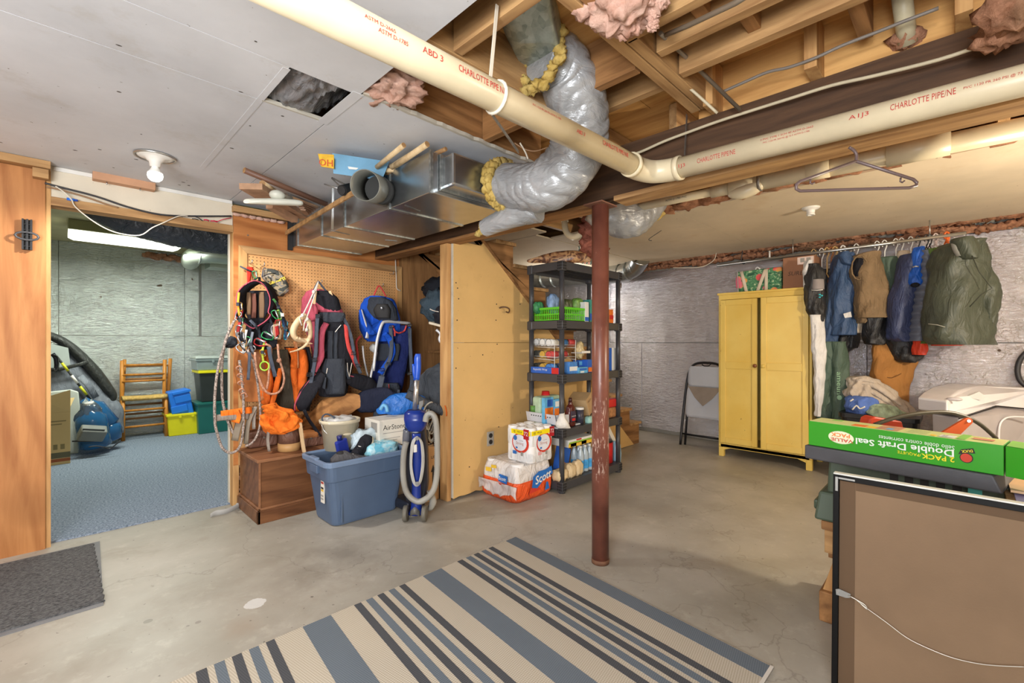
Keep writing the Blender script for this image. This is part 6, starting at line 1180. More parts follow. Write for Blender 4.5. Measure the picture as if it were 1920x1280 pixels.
for i in range(4):
    for j in range(2):
        x, y = at(1090, 2.33)+.066*i, 2.34+.066*j; MB().lathe((x, y, z+.003), [(.03, 0), (.032, .01), (.031, .13), (.028, .16), (.013, .195), (.013, .21), (.001, .21)], 14).build('bottle', PL, t); MB().cyl((x, y, z+.03), (x, y, z+.105), .0325, n=14, cap=False).build('label', WLB, t); MB().cyl((x, y, z+.21), (x, y, z+.226), .014, n=12).build('cap', WHITE, t)
q = py(1146, 872, 2.31); t = thing('coffee_can', 'red plastic coffee can with black lid right of the post', 'can', (q.x, q.y+.06, z)); MB().loft([((q.x, q.y+.06, z+.002), .058, .058), ((q.x, q.y+.06, z+.19), .06, .06)], EX, EY, p=3, n=24).build('can', SR, t); MB().cyl((q.x, q.y+.06, z+.19), (q.x, q.y+.06, z+.21), .062, n=24).build('lid', BLACK, t)
t = thing('blue_bag', 'light blue plastic bag right of red coffee can', 'bag', py(1154, 850, 2.35)); MB().blob(py(1155, 850, 2.38), (.05, .04, .12), 10, .2, 3, 4, 3).build('bag', mat('bag_lightblue', C(150, 190, 222), .35), t)
t = thing('leaning_panel', 'white panel leaning across the right end of bottom tier', 'panel', py(1150, 815, 2.4)); MB().prism([py(1136, 800, 2.40), py(1143, 800, 2.40), py(1160, 836, 2.40), py(1154, 836, 2.40)], (0, .15, 0)).build('panel', CARW, t)
# ================================================================ paper packs on the floor
WT = mat('tissue_white', C(236, 234, 232), .6, 0, .03, 6, .15, 20); PW = mat('poly_wrap', C(236, 236, 236), .25, 0, .03, 6, .35, 12)
t = thing('toilet_paper_pack', 'tall pack of Strong bathroom tissue stacked on the orange pack', 'tissue pack', (2.64, 2.43, .29)); x0, y0, z0 = 2.505, 2.29, .285; rr = .0445
for k in range(2):
    for i in range(3):
        for j in range(3):
            c_ = (x0+rr+i*2*rr, y0+rr+j*2*rr, z0+.004+.135*k); MB().lathe(c_, [(rr*.9, 0), (rr, .012), (rr, .118), (rr*.93, .13), (.018, .13), (.016, .118), (.001, .118)], 18).build('roll', WT, t)
ww_ = 6*rr
MB().rings([rrect(x0+ww_/2, y0+ww_/2, ww_/2-.02, ww_/2-.02, .035, z0+.0), rrect(x0+ww_/2, y0+ww_/2, ww_/2+.001, ww_/2+.001, .042, z0+.02), rrect(x0+ww_/2, y0+ww_/2, ww_/2-.002, ww_/2-.002, .042, z0+.13), rrect(x0+ww_/2, y0+ww_/2, ww_/2+.001, ww_/2+.001, .042, z0+.15), rrect(x0+ww_/2, y0+ww_/2, ww_/2+.001, ww_/2+.001, .042, z0+.245)], cap=False).build('wrap', PW, t)
def fX(s_, z_): return V((x0-.002, y0+ww_*(1-s_), z0+z_))       # face towards -X, s from left
def fY(s_, z_): return V((x0+ww_*s_, y0-.002, z0+z_))
YLW = mat('label_bright_yellow', C(250, 226, 20), .35, var=.03); LRED = mat('label_red', C(206, 60, 44), .35, var=.05); LBL = mat('label_blue', C(40, 110, 190), .35); LGR = mat('label_grey', C(226, 228, 236), .35)
def disc(f, s_, z_, r_, m, name='emblem', sq=1, k=24, lift=.0008): return decal([f(s_+math.cos(2*math.pi*i/k)*r_/ww_, z_+math.sin(2*math.pi*i/k)*r_*sq) for i in range(k)], m, t, name, lift)
for f, xd, a_, b_ in ((fX, -EY, .24, .98), (fY, EX, .02, .98)):
    decal([f(a_, .215), f(b_, .215), f(b_, .25), f(a_, .25)], YLW, t, 'yellow_band', .001)
    text('18', f(a_+.12, .2325), xd, EZ, INK, t, h=.022); text('MEGA', f(a_+.34, .2335), xd, EZ, INK, t, h=.014)
    sc = .60 if f is fX else .56; disc(f, sc, .15, .088, LRED, 'red_arc', .85, 24, .0005); disc(f, sc-.02, .152, .072, LGR, 'label_oval', .85, 24, .0011)
    text('Strong', f(sc-.02, .145), xd, EZ, mat('print_rust', C(170, 84, 60), .5), t, w=.08); text('ULTRA', f(sc+.04, .168), xd, EZ, mat('print_grey2', C(120, 120, 124), .5), t, w=.04); disc(f, sc-.2, .185, .02, LBL, 'blue_emblem', 1, 20, .0016); text('Great Value', f(sc-.2, .185), xd, EZ, WHITE, t, w=.03)
    disc(f, sc-.14, .112, .012, LBL, 'blue_dot', .6, 16, .0014)
    dz = .205 if f is fX else .215; sd_ = .83 if f is fX else .9
    decal([f(sd_-.1, .185), f(sd_+.1, .185), f(sd_+.1, .26), f(sd_-.1, .26)], mat('label_darkred', C(176, 34, 44), .35), t, 'red_tag', .0022); text('72', f(sd_, .228)-(EX if f is fX else EY)*.003, xd, EZ, WHITE, t, h=.03)
    decal([f(.3, .06), f(.45, .06), f(.45, .085), f(.3, .085)], LBL if f is fX else mat('print_pink', C(226, 170, 170), .5), t, 'small_print'); decal([f(.62, .055), f(.7, .055), f(.7, .085), f(.62, .085)], mat('grey_print', C(150, 146, 140), .7), t, 'barcode')
t = thing('toilet_paper_pack', 'torn orange and clear plastic pack of Scott paper on the floor', 'tissue pack', (2.61, 2.55, 0)); X0_, Y0_, X1_, Y1_ = 2.40, 2.335, 2.82, 2.735; ORW = mat('orange_wrap', C(232, 90, 40), .3, 0, .08, 6, .4, 9); CLW = mat('clear_wrap', C(226, 220, 216), .2, 0, .05, 6, .5, 9)
cx_, cy_ = (X0_+X1_)/2, (Y0_+Y1_)/2
def crump(rows, m, name, seed):
    b = MB(); rs = []
    for z_, g in rows:
        rg = []
        for q in rrect(cx_, cy_, (X1_-X0_)/2*g, (Y1_-Y0_)/2*g, .06, z_, 12):
            d = (q-V((cx_, cy_, z_))).normalized(); rg.append(q+d*.022*noise.noise(q*11+V((seed, 0, 0)))+V((0, 0, .012*noise.noise(q*9+V((0, seed, 0))))) *(1 if z_ > .02 else 0))
        rs.append(rg)
    return b.rings(rs).build(name, m, t)
crump([(.003, .93), (.03, 1.0), (.08, 1.02), (.13, 1.0), (.15, .99)], ORW, 'orange_wrap', 1); crump([(.12, .985), (.17, .99), (.22, .97), (.26, .93), (.283, .80)], CLW, 'clear_wrap', 1)
for i in range(3):
    for j in range(3): MB().cyl((cx_-.13+.13*i, cy_-.125+.125*j, .2), (cx_-.13+.13*i, cy_-.125+.125*j, .283-.02*((i+j) % 2)), .056, n=18).build('roll', WT, t)
gY = lambda s_, z_: V((X0_+(X1_-X0_)*s_, Y0_-.014, z_)); gX = lambda s_, z_: V((X0_-.016, Y0_+(Y1_-Y0_)*(1-s_), z_))
decal([gY(.36, .10), gY(.50, .085), gY(.66, .13), gY(.94, .165), gY(.9, .225), gY(.74, .21), gY(.55, .21), gY(.40, .18)], LBL, t, 'blue_flash', .003); text('Scott', gY(.66, .16)-EY*.004, V((1, 0, .16)), V((-.16, 0, 1)), WHITE, t, w=.19, bold=True, shear=.2)
decal([gY(.72, .05), gY(.84, .055), gY(.80, .11), gY(.76, .11)], LBL, t, 'blue_badge', .003); decal([gY(.28, .06), gY(.6, .07), gY(.55, .085), gY(.35, .1)], LRED, t, 'red_swash', .002)
decal([gX(.55, .15), gX(.78, .14), gX(.8, .20), gX(.58, .205)], LBL, t, 'blue_flash', .003); text('Scott', gX(.67, .175)-EX*.004, -EY, EZ, WHITE, t, w=.08, bold=True, shear=.2); decal([gX(.55, .138), gX(.8, .128), gX(.78, .118), gX(.6, .125)], LRED, t, 'red_swash', .003)
decal([gX(.2, .20), gX(.36, .205), gX(.35, .235), gX(.2, .23)], SY_, t, 'yellow_badge', .003); decal([gX(.36, .235), gX(.5, .24), gX(.49, .262), gX(.36, .258)], SY_, t, 'yellow_badge', .003)
rs = []
for i in range(11):
    rg = []
    for j in range(37):
        f = j/36; g_ = i/10; lo = .045+.05*abs(noise.noise(V((f*5, 0, 7))))+.02*math.sin(f*9); z_ = .14*(1-g_)+lo*g_; y_ = Y0_-.02+(Y1_-Y0_+.02)*f
        rg.append(V((X0_-.024-.022*noise.noise(V((y_*13, z_*16, 3)))-.03*g_*abs(noise.noise(V((y_*18, 2, 1)))), y_, z_)))
    rs.append(rg)
MB().rings(rs, closed_u=False, cap=False).build('torn_plastic', mat('torn_plastic', C(232, 226, 222), .15, 0, .03, 6, .4, 12, .6, 0, 0, .55), t, solid=.0015)
t = thing('floor_rag', 'grey cloth strip lying on concrete at the chest corner', 'rag', pz(420, 955, .0)); MB().tube([pz(395, 966, .012), pz(405, 962, .014), pz(425, 958, .014), pz(448, 948, .014), (.93, 3.74, .02)], [.012, .022, .02, .022, .016], 10, sub=4, flat=.5, side=(0, 0, 1)).build('rag', mat('rag_grey', C(166, 164, 160), .8), t)
# ================================================================ folding chair by the foil wall
t = thing('folding_chair', 'folded grey and black folding chair leaning between foil wall and yellow locker', 'chair', (5.35, 2.13, 0)); CHG = mat('chair_grey', C(196, 198, 204), .45, 0, .04); CHF = mat('chair_frame', C(40, 38, 40), .35, .4)
yc = 2.125; hw = .225
def cp(y, z, o=0): return V((5.20+.16*z+o, yc+y, z))
MB().tube([cp(hw+.02, 0), cp(hw+.012, .35), cp(hw-.005, .7), cp(hw-.03, .86), cp(hw-.09, .945), cp(0, .965), cp(-hw+.09, .945), cp(-hw+.03, .86), cp(-hw+.005, .7), cp(-hw-.012, .35), cp(-hw-.02, 0)], .014, 12, sub=4).build('front_frame', CHF, t)
for s_ in (1, -1): MB().tube([cp(s_*(hw-.02), 0, .035), cp(s_*(hw-.025), .35, .03), cp(s_*(hw-.03), .66, .025)], .013, 10).build('rear_leg', CHF, t)
MB().tube([cp(hw, .13), cp(-hw, .13)], .010, 10).build('crossbar', CHF, t); MB().tube([cp(hw-.03, .12, .03), cp(-hw+.03, .12, .03)], .010, 10).build('crossbar', CHF, t)
def panel(ys, z0, z1, r, name, bulge=.02):
    b = MB(); rs = []
    for i in range(13):
        z = z0+(z1-z0)*i/12; f = abs(i/6-1); w = ys*(1-.12*max(0, f-.5)**2*4); rs.append([cp(-w+2*w*j/10, z, -.012-bulge*(1-(j/5-1)**2)) for j in range(11)])
    return b.rings(rs, closed_u=False, cap=False).build(name, CHG, t, solid=.008)
panel(.20, .69, .92, 0, 'back_panel', .01); panel(.205, .33, .69, 0, 'seat_panel', -.012); MB().prism([cp(-.19, .685, -.02), cp(.19, .685, -.02), cp(.10, .56, -.028), cp(0, .47, -.03), cp(-.10, .56, -.028)], (-.004, 0, 0)).build('seat_underside', mat('chair_taupe', C(150, 136, 122), .5), t)
MB().tube([cp(.05, .955, -.012), cp(.03, .93, -.012), cp(-.03, .93, -.012), cp(-.05, .955, -.012)], .006, 8, sub=3).build('handle_slot', CHF, t)
# ================================================================ yellow locker
LX, LY0, LY1, LZ0, LZ1 = 4.98, 1.005, 1.85, .10, 1.70; n = N('locker_yellow'); c_ = n.ramp(n.noise(2.5, 5), [(.3, C(224, 186, 84)), (.7, C(236, 206, 112))])
c_ = n.mix(n.ramp(n.noise(17, 5, .6), [(.70, (0, 0, 0, 1)), (.735, (.8, .8, .8, 1))]), c_, C(120, 74, 34)); n.col(c_); n.set(Roughness=.42); n.bump(n.noise(9, 4), .08, .004); LK = n.m
t = thing('locker', 'tall weathered yellow two door wooden locker against the foil wall', 'locker', (LX+.25, (LY0+LY1)/2, 0))
MB().box((LX, LY0, LZ0), (LX+.5, LY0+.022, LZ1)).build('side_panel', LK, t, bev=.003); MB().box((LX, LY1-.022, LZ0), (LX+.5, LY1, LZ1)).build('side_panel', LK, t, bev=.003)
MB().box((LX-.01, LY0-.012, LZ1), (LX+.51, LY1+.012, LZ1+.022)).build('top_board', LK, t, bev=.004); MB().box((LX, LY0+.02, LZ0), (LX+.5, LY1-.02, LZ0+.03)).build('bottom_board', LK, t)
MB().box((LX+.48, LY0+.02, LZ0), (LX+.5, LY1-.02, LZ1)).build('back_panel', LK, t); MB().box((LX, LY0+.02, LZ1-.05), (LX+.02, LY1-.02, LZ1)).build('face_rail', LK, t, bev=.002)
MB().box((LX, LY0+.02, LZ0), (LX+.02, LY1-.02, LZ0+.045)).build('face_rail', LK, t, bev=.002); MB().box((LX+.012, 1.425, LZ0+.045), (LX+.03, 1.448, LZ1-.05)).build('mullion', LK, t)
for y in (LY0, LY1-.05):
    for x in (LX, LX+.45): MB().prism([(x, y, 0), (x+.05, y, 0), (x+.05, y, LZ0+.01), (x, y, LZ0+.01)], (0, .05, 0)).build('leg', LK, t, bev=.004)
MB().prism([(LX+.003, LY0+.05, LZ0), (LX+.003, LY0+.05, LZ0-.03), (LX+.003, LY0+.12, LZ0-.004), (LX+.003, LY1-.12, LZ0-.004), (LX+.003, LY1-.05, LZ0-.03), (LX+.003, LY1-.05, LZ0)], (.018, 0, 0)).build('apron', LK, t)
def door(y0, y1, x, name, knob_m, swing, ky):
    hinge = V((x, y1 if swing < 0 else y0, 0)); M_ = Matrix.Translation(hinge) @ Matrix.Rotation(swing, 4, 'Z') @ Matrix.Translation(-hinge)
    def B(a_, b_, nm, par, bev=.002, m=LK): b = MB().box(a_, b_); b.v = [M_ @ q for q in b.v]; return b.build(nm, m, par, bev=bev)
    z0, z1 = LZ0+.05, LZ1-.055; d = B((x-.012, y0, z0), (x+.004, y1, z1), name, t)
    zm = z0+(z1-z0)*.55; w = .05
    for a_, b_ in (((y0, z0), (y0+w, z1)), ((y1-w, z0), (y1, z1)), ((y0+w, z0), (y1-w, z0+.06)), ((y0+w, z1-.06), (y1-w, z1)), ((y0+w, zm-.045), (y1-w, zm+.03))): B((x-.022, a_[0]+.0004, a_[1]+.0004), (x-.0125, b_[0]-.0004, b_[1]-.0004), 'door_rail', d, .0025)
    k = M_ @ V((x-.022, ky, zm-.005)); MB().lathe(k, [(.012, 0), (.010, .008), (.019, .014), (.019, .022), (.012, .027), (.001, .027)], 18, M_.to_3x3() @ V((-1, 0, 0))).build('knob', knob_m, d)
    for z in (z0+.12, z1-.12): q = M_ @ V((x-.014, y1+.002 if ky < (y0+y1)/2 else y0-.002, z)); MB().cyl(q-V((0, 0, .03)), q+V((0, 0, .03)), .006, n=8).build('hinge', LK, d)
door(1.468, LY1-.025, LX, 'door', mat('knob_brown', C(130, 76, 34), .4), 0, 1.485); door(LY0+.025, 1.428, LX-.002, 'door', LK, -math.radians(-4.5), 1.405)
# on top of the locker
def fl():
    n = N('floral'); vo = n.new('ShaderNodeTexVoronoi'); vo.inputs['Scale'].default_value = 11; n.l(n.co((1, 1, 1)), vo.inputs['Vector'])
    c = n.ramp(n.noise(16, 3, .5, n.co((1, 1, 1.4)), 2.5), [(.40, C(40, 92, 66)), (.48, C(90, 150, 104)), (.58, C(60, 130, 90)), (.66, C(196, 214, 170))])
    pick = n.ramp(vo.outputs['Color'], [(.45, (0, 0, 0, 1)), (.5, (1, 1, 1, 1))]); disc_ = n.ramp(vo.outputs['Distance'], [(.38, (1, 1, 1, 1)), (.44, (0, 0, 0, 1))])
    fc = n.ramp(n.noise(5, 1), [(.42, C(226, 86, 90)), (.52, C(238, 190, 90)), (.6, C(236, 120, 140))]); c = n.mix(n.mix(1, pick, disc_, 'MULTIPLY'), c, fc); n.col(c); n.set(Roughness=.6); return n.m
FLO = fl(); t = thing('floral_tote', 'tropical floral tote bag with white straps on top of locker', 'bag', px(1415, 546, 5.12)); zt_ = LZ1+.023
y0, y1 = px(1465, 0, 5.1).y, px(1385, 0, 5.1).y; hh = .235
MB().hexa([(5.10, y0, zt_), (5.28, y0, zt_), (5.30, y1+.05, zt_), (5.10, y1, zt_), (5.11, y0, zt_+hh), (5.27, y0, zt_+hh), (5.29, y1+.06, zt_+hh-.005), (5.10, y1+.01, zt_+hh-.01)]).build('bag_body', FLO, t, bev=.012)
MB().prism([(5.097, y1, zt_), (5.29, y1+.06, zt_), (5.28, y1+.07, zt_+hh-.01), (5.098, y1+.01, zt_+hh-.01)], (0, .004, 0)).build('end_panel', mat('floral_white', C(232, 226, 220), .6), t)
q = V((5.17, y1+.04, zt_+.12)); MB().blob(q, (.03, .008, .06), 8, .5, 3, 3).build('pink_flower', mat('pink_print', C(236, 130, 150), .6), t)
for k, (a_, b_) in enumerate(((.07, .18), (.28, .0), (.30, .30), (.66, .60))):
    p_ = V((5.094, y1+(y0-y1)*a_, zt_+hh-.012)); e_ = V((5.092, y1+(y0-y1)*(a_+(.10 if k == 0 else -.0)), zt_)); e_ = V((5.090, y1+(y0-y1)*(a_+(.13, -.22, 0, .0)[k]), zt_+.004)) if k != 1 else V((5.090, y1+(y0-y1)*.46, zt_+.004))
    if k == 1: p_ = V((5.094, y1+(y0-y1)*.64, zt_+hh-.02))
    if k == 2: p_, e_ = V((5.096, y1+(y0-y1)*.66, zt_+hh-.012)), V((5.094, y1+(y0-y1)*.66, zt_+.004))
    if k == 3: continue
    MB().tube([p_, (p_+e_)/2, e_], .016, 8, flat=.15, side=(0, 1, 0)).build('strap', mat('strap_cream', C(226, 212, 190), .7), t)
MB().tube([(5.14, y1-.15, zt_+hh), (5.13, y1-.17, zt_+hh+.02), (5.13, y1-.2, zt_+hh)], .006, 8, sub=3).build('zip_pull', WHITE, t)
y2, y3 = px(1467, 0, 5.08).y-.004, px(1528, 0, 5.08).y; t = thing('cardboard_box', 'brown cardboard shipping box with printed word on top of locker', 'box', (5.2, (y2+y3)/2, zt_)); hb = .31
MB().box((5.08, y3, zt_), (5.40, y2, zt_+hb)).build('carton', mat('cardboard_dark', C(158, 112, 84), .8, 0, .08, 4), t, bev=.004); MB().prism([(5.1, y2, zt_+hb-.005), (5.3, y2, zt_+hb-.005), (5.3, y2+.03, zt_+hb+.02), (5.1, y2+.05, zt_+hb-.02)], (0, .004, 0)).build('flap', mat('cardboard_dark', C(158, 112, 84), .8), t)
text('SURE', (5.079, y2-.11, zt_+.15), -EY, EZ, mat('print_dark', C(84, 62, 48), .7), t, w=.13, shear=.2)
decal([(5.079, y2-.125, zt_+.23), (5.079, y2-.26, zt_+.23), (5.079, y2-.26, zt_+.30), (5.079, y2-.125, zt_+.30)], mat('label_paper', C(222, 200, 190), .6), t, 'shipping_label')
for k, a_ in enumerate((.15, .20)): decal([(5.078, y2-a_, zt_+.25), (5.078, y2-a_-.035, zt_+.25), (5.078, y2-a_-.035, zt_+.29), (5.078, y2-a_, zt_+.29)], mat('grey_print', C(150, 146, 140), .7), t, 'barcode')
# ================================================================ clothes rod with garments
XG = 5.25
t = thing('clothes_rod', 'steel clothes rod hung under the ceiling along the foil wall', 'rod', px(1600, 470, XG)); ra, rb = px(1345, 498, XG), px(1812, 437, XG)
MB().cyl(ra, rb, .016, n=18).build('rod', STEEL, t); MB().cyl(px(1443, 470, XG), px(1443, 488, XG), .008, n=10).build('rod_hanger', WHITE, t)
for u in (1520, 1760): a_ = ra+(rb-ra)*((u-1345)/467); MB().cyl(a_, V((a_.x, a_.y, 2.26)), .005, n=8).build('rod_hanger', STEEL, t)
def rodv(u): return 498+(437-498)*(u-1345)/467
HW, HK, HO, HWd = mat('hanger_white', C(232, 230, 224), .4), mat('hanger_black', C(40, 38, 38), .4), mat('hanger_orange', C(236, 110, 40), .4), mat('hanger_wood', C(196, 160, 104), .5)
for u, v1, m, l in ((1526, 497, HWd, 'tan'), (1532, 500, HK, 'thin black'), (1541, 505, HW, 'white'), (1551, 512, HWd, 'pale wooden'), (1559, 515, mat('hanger_rust', C(150, 90, 44), .5), 'brown wooden'), (1566, 512, HWd, 'broad wooden'), (1581, 495, HW, 'thick white'), (1596, 488, HK, 'black'), (1606, 486, HW, 'slim white'),
                    (1645, 490, HW, 'bent white'), (1659, 482, HW, 'tall white'), (1680, 494, HW, 'angular white'), (1691, 480, HW, 'slender white'), (1708, 476, HW, 'plain white'), (1722, 467, HK, 'dark wire'), (1738, 462, HK, 'black hooked'), (1744, 460, HK, 'narrow black'), (1755, 455, HW, 'pinkish white'), (1776, 449, HO, 'bright orange')):
    if l == 'pinkish white': m = mat('hanger_pink', C(226, 206, 200), .4)
    vr = rodv(u); h = thing('coat_hanger', '%s hanger hook over the clothes rod, %s' % (l, 'above the shirts at the left end' if u < 1570 else 'above the blue jacket' if u < 1600 else 'beside the tan vest' if u < 1665 else 'between vest and navy jacket' if u < 1700 else 'above the quilted jacket' if u < 1750 else 'at the raincoat'), 'hanger', px(u, vr, XG), 'hangers on clothes rod')
    rr = .007 if 'thick' in l or 'orange' in l or 'wood' in l else .0045
    MB().tube([px(u-4, vr+6, XG), px(u-5, vr-2, XG), px(u-1, vr-7, XG), px(u+4, vr-3, XG), px(u+3, vr+6, XG), px(u, vr+14, XG), px(u, v1-4, XG), px(u-1, v1, XG)], rr, 8, sub=3).build('hook', m, h)
    MB().tube([px(u-8, v1+16, XG+.02), px(u-1, v1, XG), px(u+7, v1+15, XG-.02)], rr, 8).build('shoulder_bar', m, h)
def garm(name, label, cat, parts, x=XG, extra=None):
    t = thing(name, label, cat, px((parts[0][1][0][1]+parts[0][1][0][2])/2, parts[0][1][-1][0], x))
    for i, (nm, rows, m, th, kw) in enumerate(parts):
        k = dict(amp=.022, freq=9, folds=5, famp=.10, n=36, sub=7, seed=i*3+len(label)); k.update(kw); soft(nm, rows, m, t, x=x, thick=th, **k)
    return t
OLV = mat('raincoat_green', C(70, 76, 64), .5, 0, .1, 5, .25, 9); NVY = mat('navy_shell', C(58, 68, 104), .5, 0, .12, 6, .3, 14); SLB3 = mat('steel_blue', C(58, 84, 122), .55, 0, .14, 6, .35, 16); VST = mat('tan_canvas', C(136, 112, 82), .85, 0, .14, 8, .35, 26)
QLT = mat('quilt_grey', C(98, 104, 120), .45, 0, .12, 8, .2, 20); BLK2 = mat('black_shell', C(38, 38, 40), .5, 0, .1, 6, .3, 14); WSH = cloth('white_shirt', C(226, 224, 222)); FLC = cloth('olive_fleece', C(96, 120, 60)); RDO = mat('red_orange', C(226, 68, 40), .5, 0, .1, 6, .3, 14); BGE = cloth('beige_cloth', C(206, 190, 168)); DGN = mat('dark_green_shell', C(76, 96, 82), .6, 0, .1, 5, .3, 10); OVR = mat('brown_duck', C(172, 118, 58), .8, 0, .14, 6, .3, 20)
garm('white_shirt', 'white and grey shirt at the left end of clothes rod', 'shirt', [('white_sleeve', [(488, 1512, 1522), (505, 1506, 1524), (530, 1507, 1526), (555, 1514, 1524)], WSH, .04, {}), ('black_body', [(495, 1514, 1530), (520, 1512, 1545), (550, 1512, 1545), (575, 1511, 1545), (596, 1524, 1542), (603, 1533, 1540)], BLK2, .06, {})], XG-.30)
soft('grey_panel', [(524, 1522, 1542), (535, 1522, 1543), (543, 1522, 1543)], mat('grey_panel', C(150, 142, 140), .7), bpy.data.objects['white_shirt'], x=XG-.33, thick=.05); MB().tube([px(1522, 544, XG-.39), px(1532, 544, XG-.40), px(1543, 543, XG-.39)], .004, 6).build('white_piping', WHITE, bpy.data.objects['white_shirt'])
for k, (u, v) in enumerate(((1537, 552), (1541, 554), (1537, 557))): MB().blob(px(u, v, XG-.375), (.004, .010, .007), 6, .2).build('teal_logo', mat('teal_print', C(60, 190, 200), .5), bpy.data.objects['white_shirt'])
garm('black_jacket', 'black jacket squeezed between white shirt and blue jacket', 'jacket', [('body', [(505, 1538, 1562), (540, 1540, 1566), (590, 1538, 1560), (640, 1535, 1556), (645, 1535, 1550)], BLK2, .05, {})], XG+.06)
garm('black_trousers', 'black garment hanging behind blue jacket above green trousers', 'trousers', [('body', [(600, 1570, 1600), (640, 1568, 1612), (662, 1572, 1588), (668, 1578, 1586)], BLK2, .05, {}), ('hem', [(560, 1588, 1606), (620, 1585, 1608), (652, 1585, 1606)], BLK2, .05, {})], XG+.12)
b_ = garm('blue_jacket', 'steel blue rain jacket hanging left of the tan vest', 'jacket', [('body', [(476, 1574, 1590), (490, 1566, 1600), (520, 1560, 1598), (560, 1558, 1597), (600, 1558, 1598), (628, 1560, 1596)], SLB3, .10, {}), ('sleeve', [(486, 1572, 1592), (520, 1560, 1584), (560, 1552, 1578), (600, 1546, 1574), (635, 1541, 1570), (655, 1541, 1565)], SLB3, .06, {})], XG-.06)
soft('collar', [(472, 1576, 1588), (480, 1574, 1594), (492, 1580, 1602), (498, 1590, 1600)], SLB3, b_, x=XG-.14, thick=.05); q = px(1588, 590, XG-.18); MB().prism([px(1581, 588, XG-.19), px(1595, 584, XG-.19), px(1597, 594, XG-.19), px(1584, 596, XG-.19)], (.01, 0, 0)).build('white_tag', WSH, b_)
garm('beige_shirt', 'beige shirt strip hanging between the blue jacket and tan vest', 'shirt', [('body', [(500, 1594, 1606), (540, 1597, 1608), (590, 1599, 1610), (624, 1600, 1612)], BGE, .04, {})], XG-.02)
v_ = garm('tan_vest', 'tan canvas work vest with dark armhole hanging in front', 'vest', [('body', [(474, 1616, 1636), (482, 1602, 1645), (505, 1600, 1650), (535, 1606, 1657), (565, 1606, 1665), (585, 1608, 1670), (596, 1609, 1668)], VST, .11, dict(folds=4, famp=.08)), ('hem_left', [(590, 1608, 1640), (602, 1610, 1622), (606, 1611, 1616)], VST, .07, {})], XG-.08)
q = px(1612, 502, XG-.17); MB().blob(q, (.03, .05, .10), 12, .1, 2).build('armhole', NYB, v_); MB().tube([q+V((-.02, .052*math.cos(k*.5236)*1.1, .108*math.sin(k*.5236))) for k in range(12)], .007, 8, closed=True).build('armhole_binding', VST, v_)
garm('black_puffer', 'black padded jacket hanging out beneath the tan vest', 'jacket', [('body', [(575, 1624, 1668), (600, 1622, 1662), (625, 1622, 1660), (642, 1626, 1656), (646, 1632, 1652)], BLK2, .08, {})], XG-.04)
garm('dark_green_shirt', 'dark green shirt behind the vest with pale collar', 'shirt', [('body', [(482, 1650, 1690), (520, 1654, 1686), (580, 1660, 1684), (640, 1652, 1676)], DGN, .06, {}), ('collar', [(470, 1686, 1702), (478, 1682, 1706), (488, 1686, 1700)], BGE, .03, {})], XG+.02)
n_ = garm('navy_jacket', 'navy blue shell jacket with full sleeve right of tan vest', 'jacket', [('sleeve', [(476, 1700, 1714), (495, 1692, 1714), (540, 1678, 1712), (580, 1670, 1710), (615, 1668, 1706), (632, 1670, 1702), (640, 1680, 1702)], NVY, .09, dict(folds=3, famp=.06))], XG-.12)
bs_ = garm('blue_sleeve_jacket', 'bright blue jacket sleeve rolled up between navy and quilted jackets', 'jacket', [('sleeve', [(463, 1718, 1728), (475, 1714, 1728), (500, 1711, 1723), (515, 1708, 1724), (528, 1705, 1727), (536, 1709, 1724)], mat('bright_blue_shell', C(30, 96, 200), .45, 0, .1, 6, .3, 14), .045, {})], XG-.18)
MB().blob(px(1716, 534, XG-.23), (.01, .03, .02), 8, .1).build('cuff_opening', NYB, bs_); MB().tube(pts_px([(1711, 501), (1717, 499), (1723, 500)], x=XG-.24), .006, 8).build('reflective_band', SILV, bs_)
q_ = []
for i in range(27):
    v = 470+i*6.5; f = i/26; l_ = 1724-16*max(0, f-.3)/.7; r__ = 1744-18*max(0, f-.45)/.55+3*math.sin(f*3); puff = 1.8*(1 if i % 2 == 0 else -1); q_.append((v, l_-puff, r__+puff))
garm('quilted_jacket', 'grey quilted puffer jacket between navy jacket and olive fleece', 'jacket', [('sleeve', q_, QLT, .06, dict(sub=3, folds=0, amp=.006))], XG-.16)
garm('red_jacket', 'red orange jacket peeking out below the quilted jacket', 'jacket', [('body', [(480, 1732, 1746), (540, 1736, 1748), (600, 1722, 1740), (632, 1716, 1733), (655, 1714, 1733), (665, 1716, 1732)], RDO, .05, {})], XG-.10)
garm('black_coat', 'black coat tail hanging below the navy jacket', 'coat', [('body', [(620, 1662, 1720), (640, 1664, 1722), (660, 1674, 1724), (672, 1680, 1722), (679, 1690, 1708)], BLK2, .09, {})], XG-.0)
garm('olive_fleece', 'olive green fleece edge just left of the raincoat', 'fleece', [('body', [(466, 1740, 1764), (500, 1744, 1760), (560, 1744, 1756), (620, 1735, 1756), (644, 1732, 1754)], FLC, .06, {})], XG-.18)
r_ = garm('raincoat', 'large dark green hooded raincoat at the right end of clothes rod', 'raincoat', [('body', [(455, 1782, 1822), (470, 1768, 1826), (500, 1756, 1832), (540, 1752, 1842), (590, 1748, 1846), (630, 1742, 1847), (646, 1760, 1848)], OLV, .16, dict(folds=4, famp=.07, p=2.8)), ('right_sleeve', [(478, 1815, 1832), (510, 1818, 1852), (545, 1826, 1873), (570, 1832, 1866), (600, 1840, 1852), (606, 1843, 1848)], OLV, .07, {}), ('front_sleeve', [(480, 1762, 1812), (520, 1755, 1822), (560, 1750, 1818), (600, 1742, 1800), (625, 1738, 1776)], OLV, .05, dict(folds=2))], XG-.30)
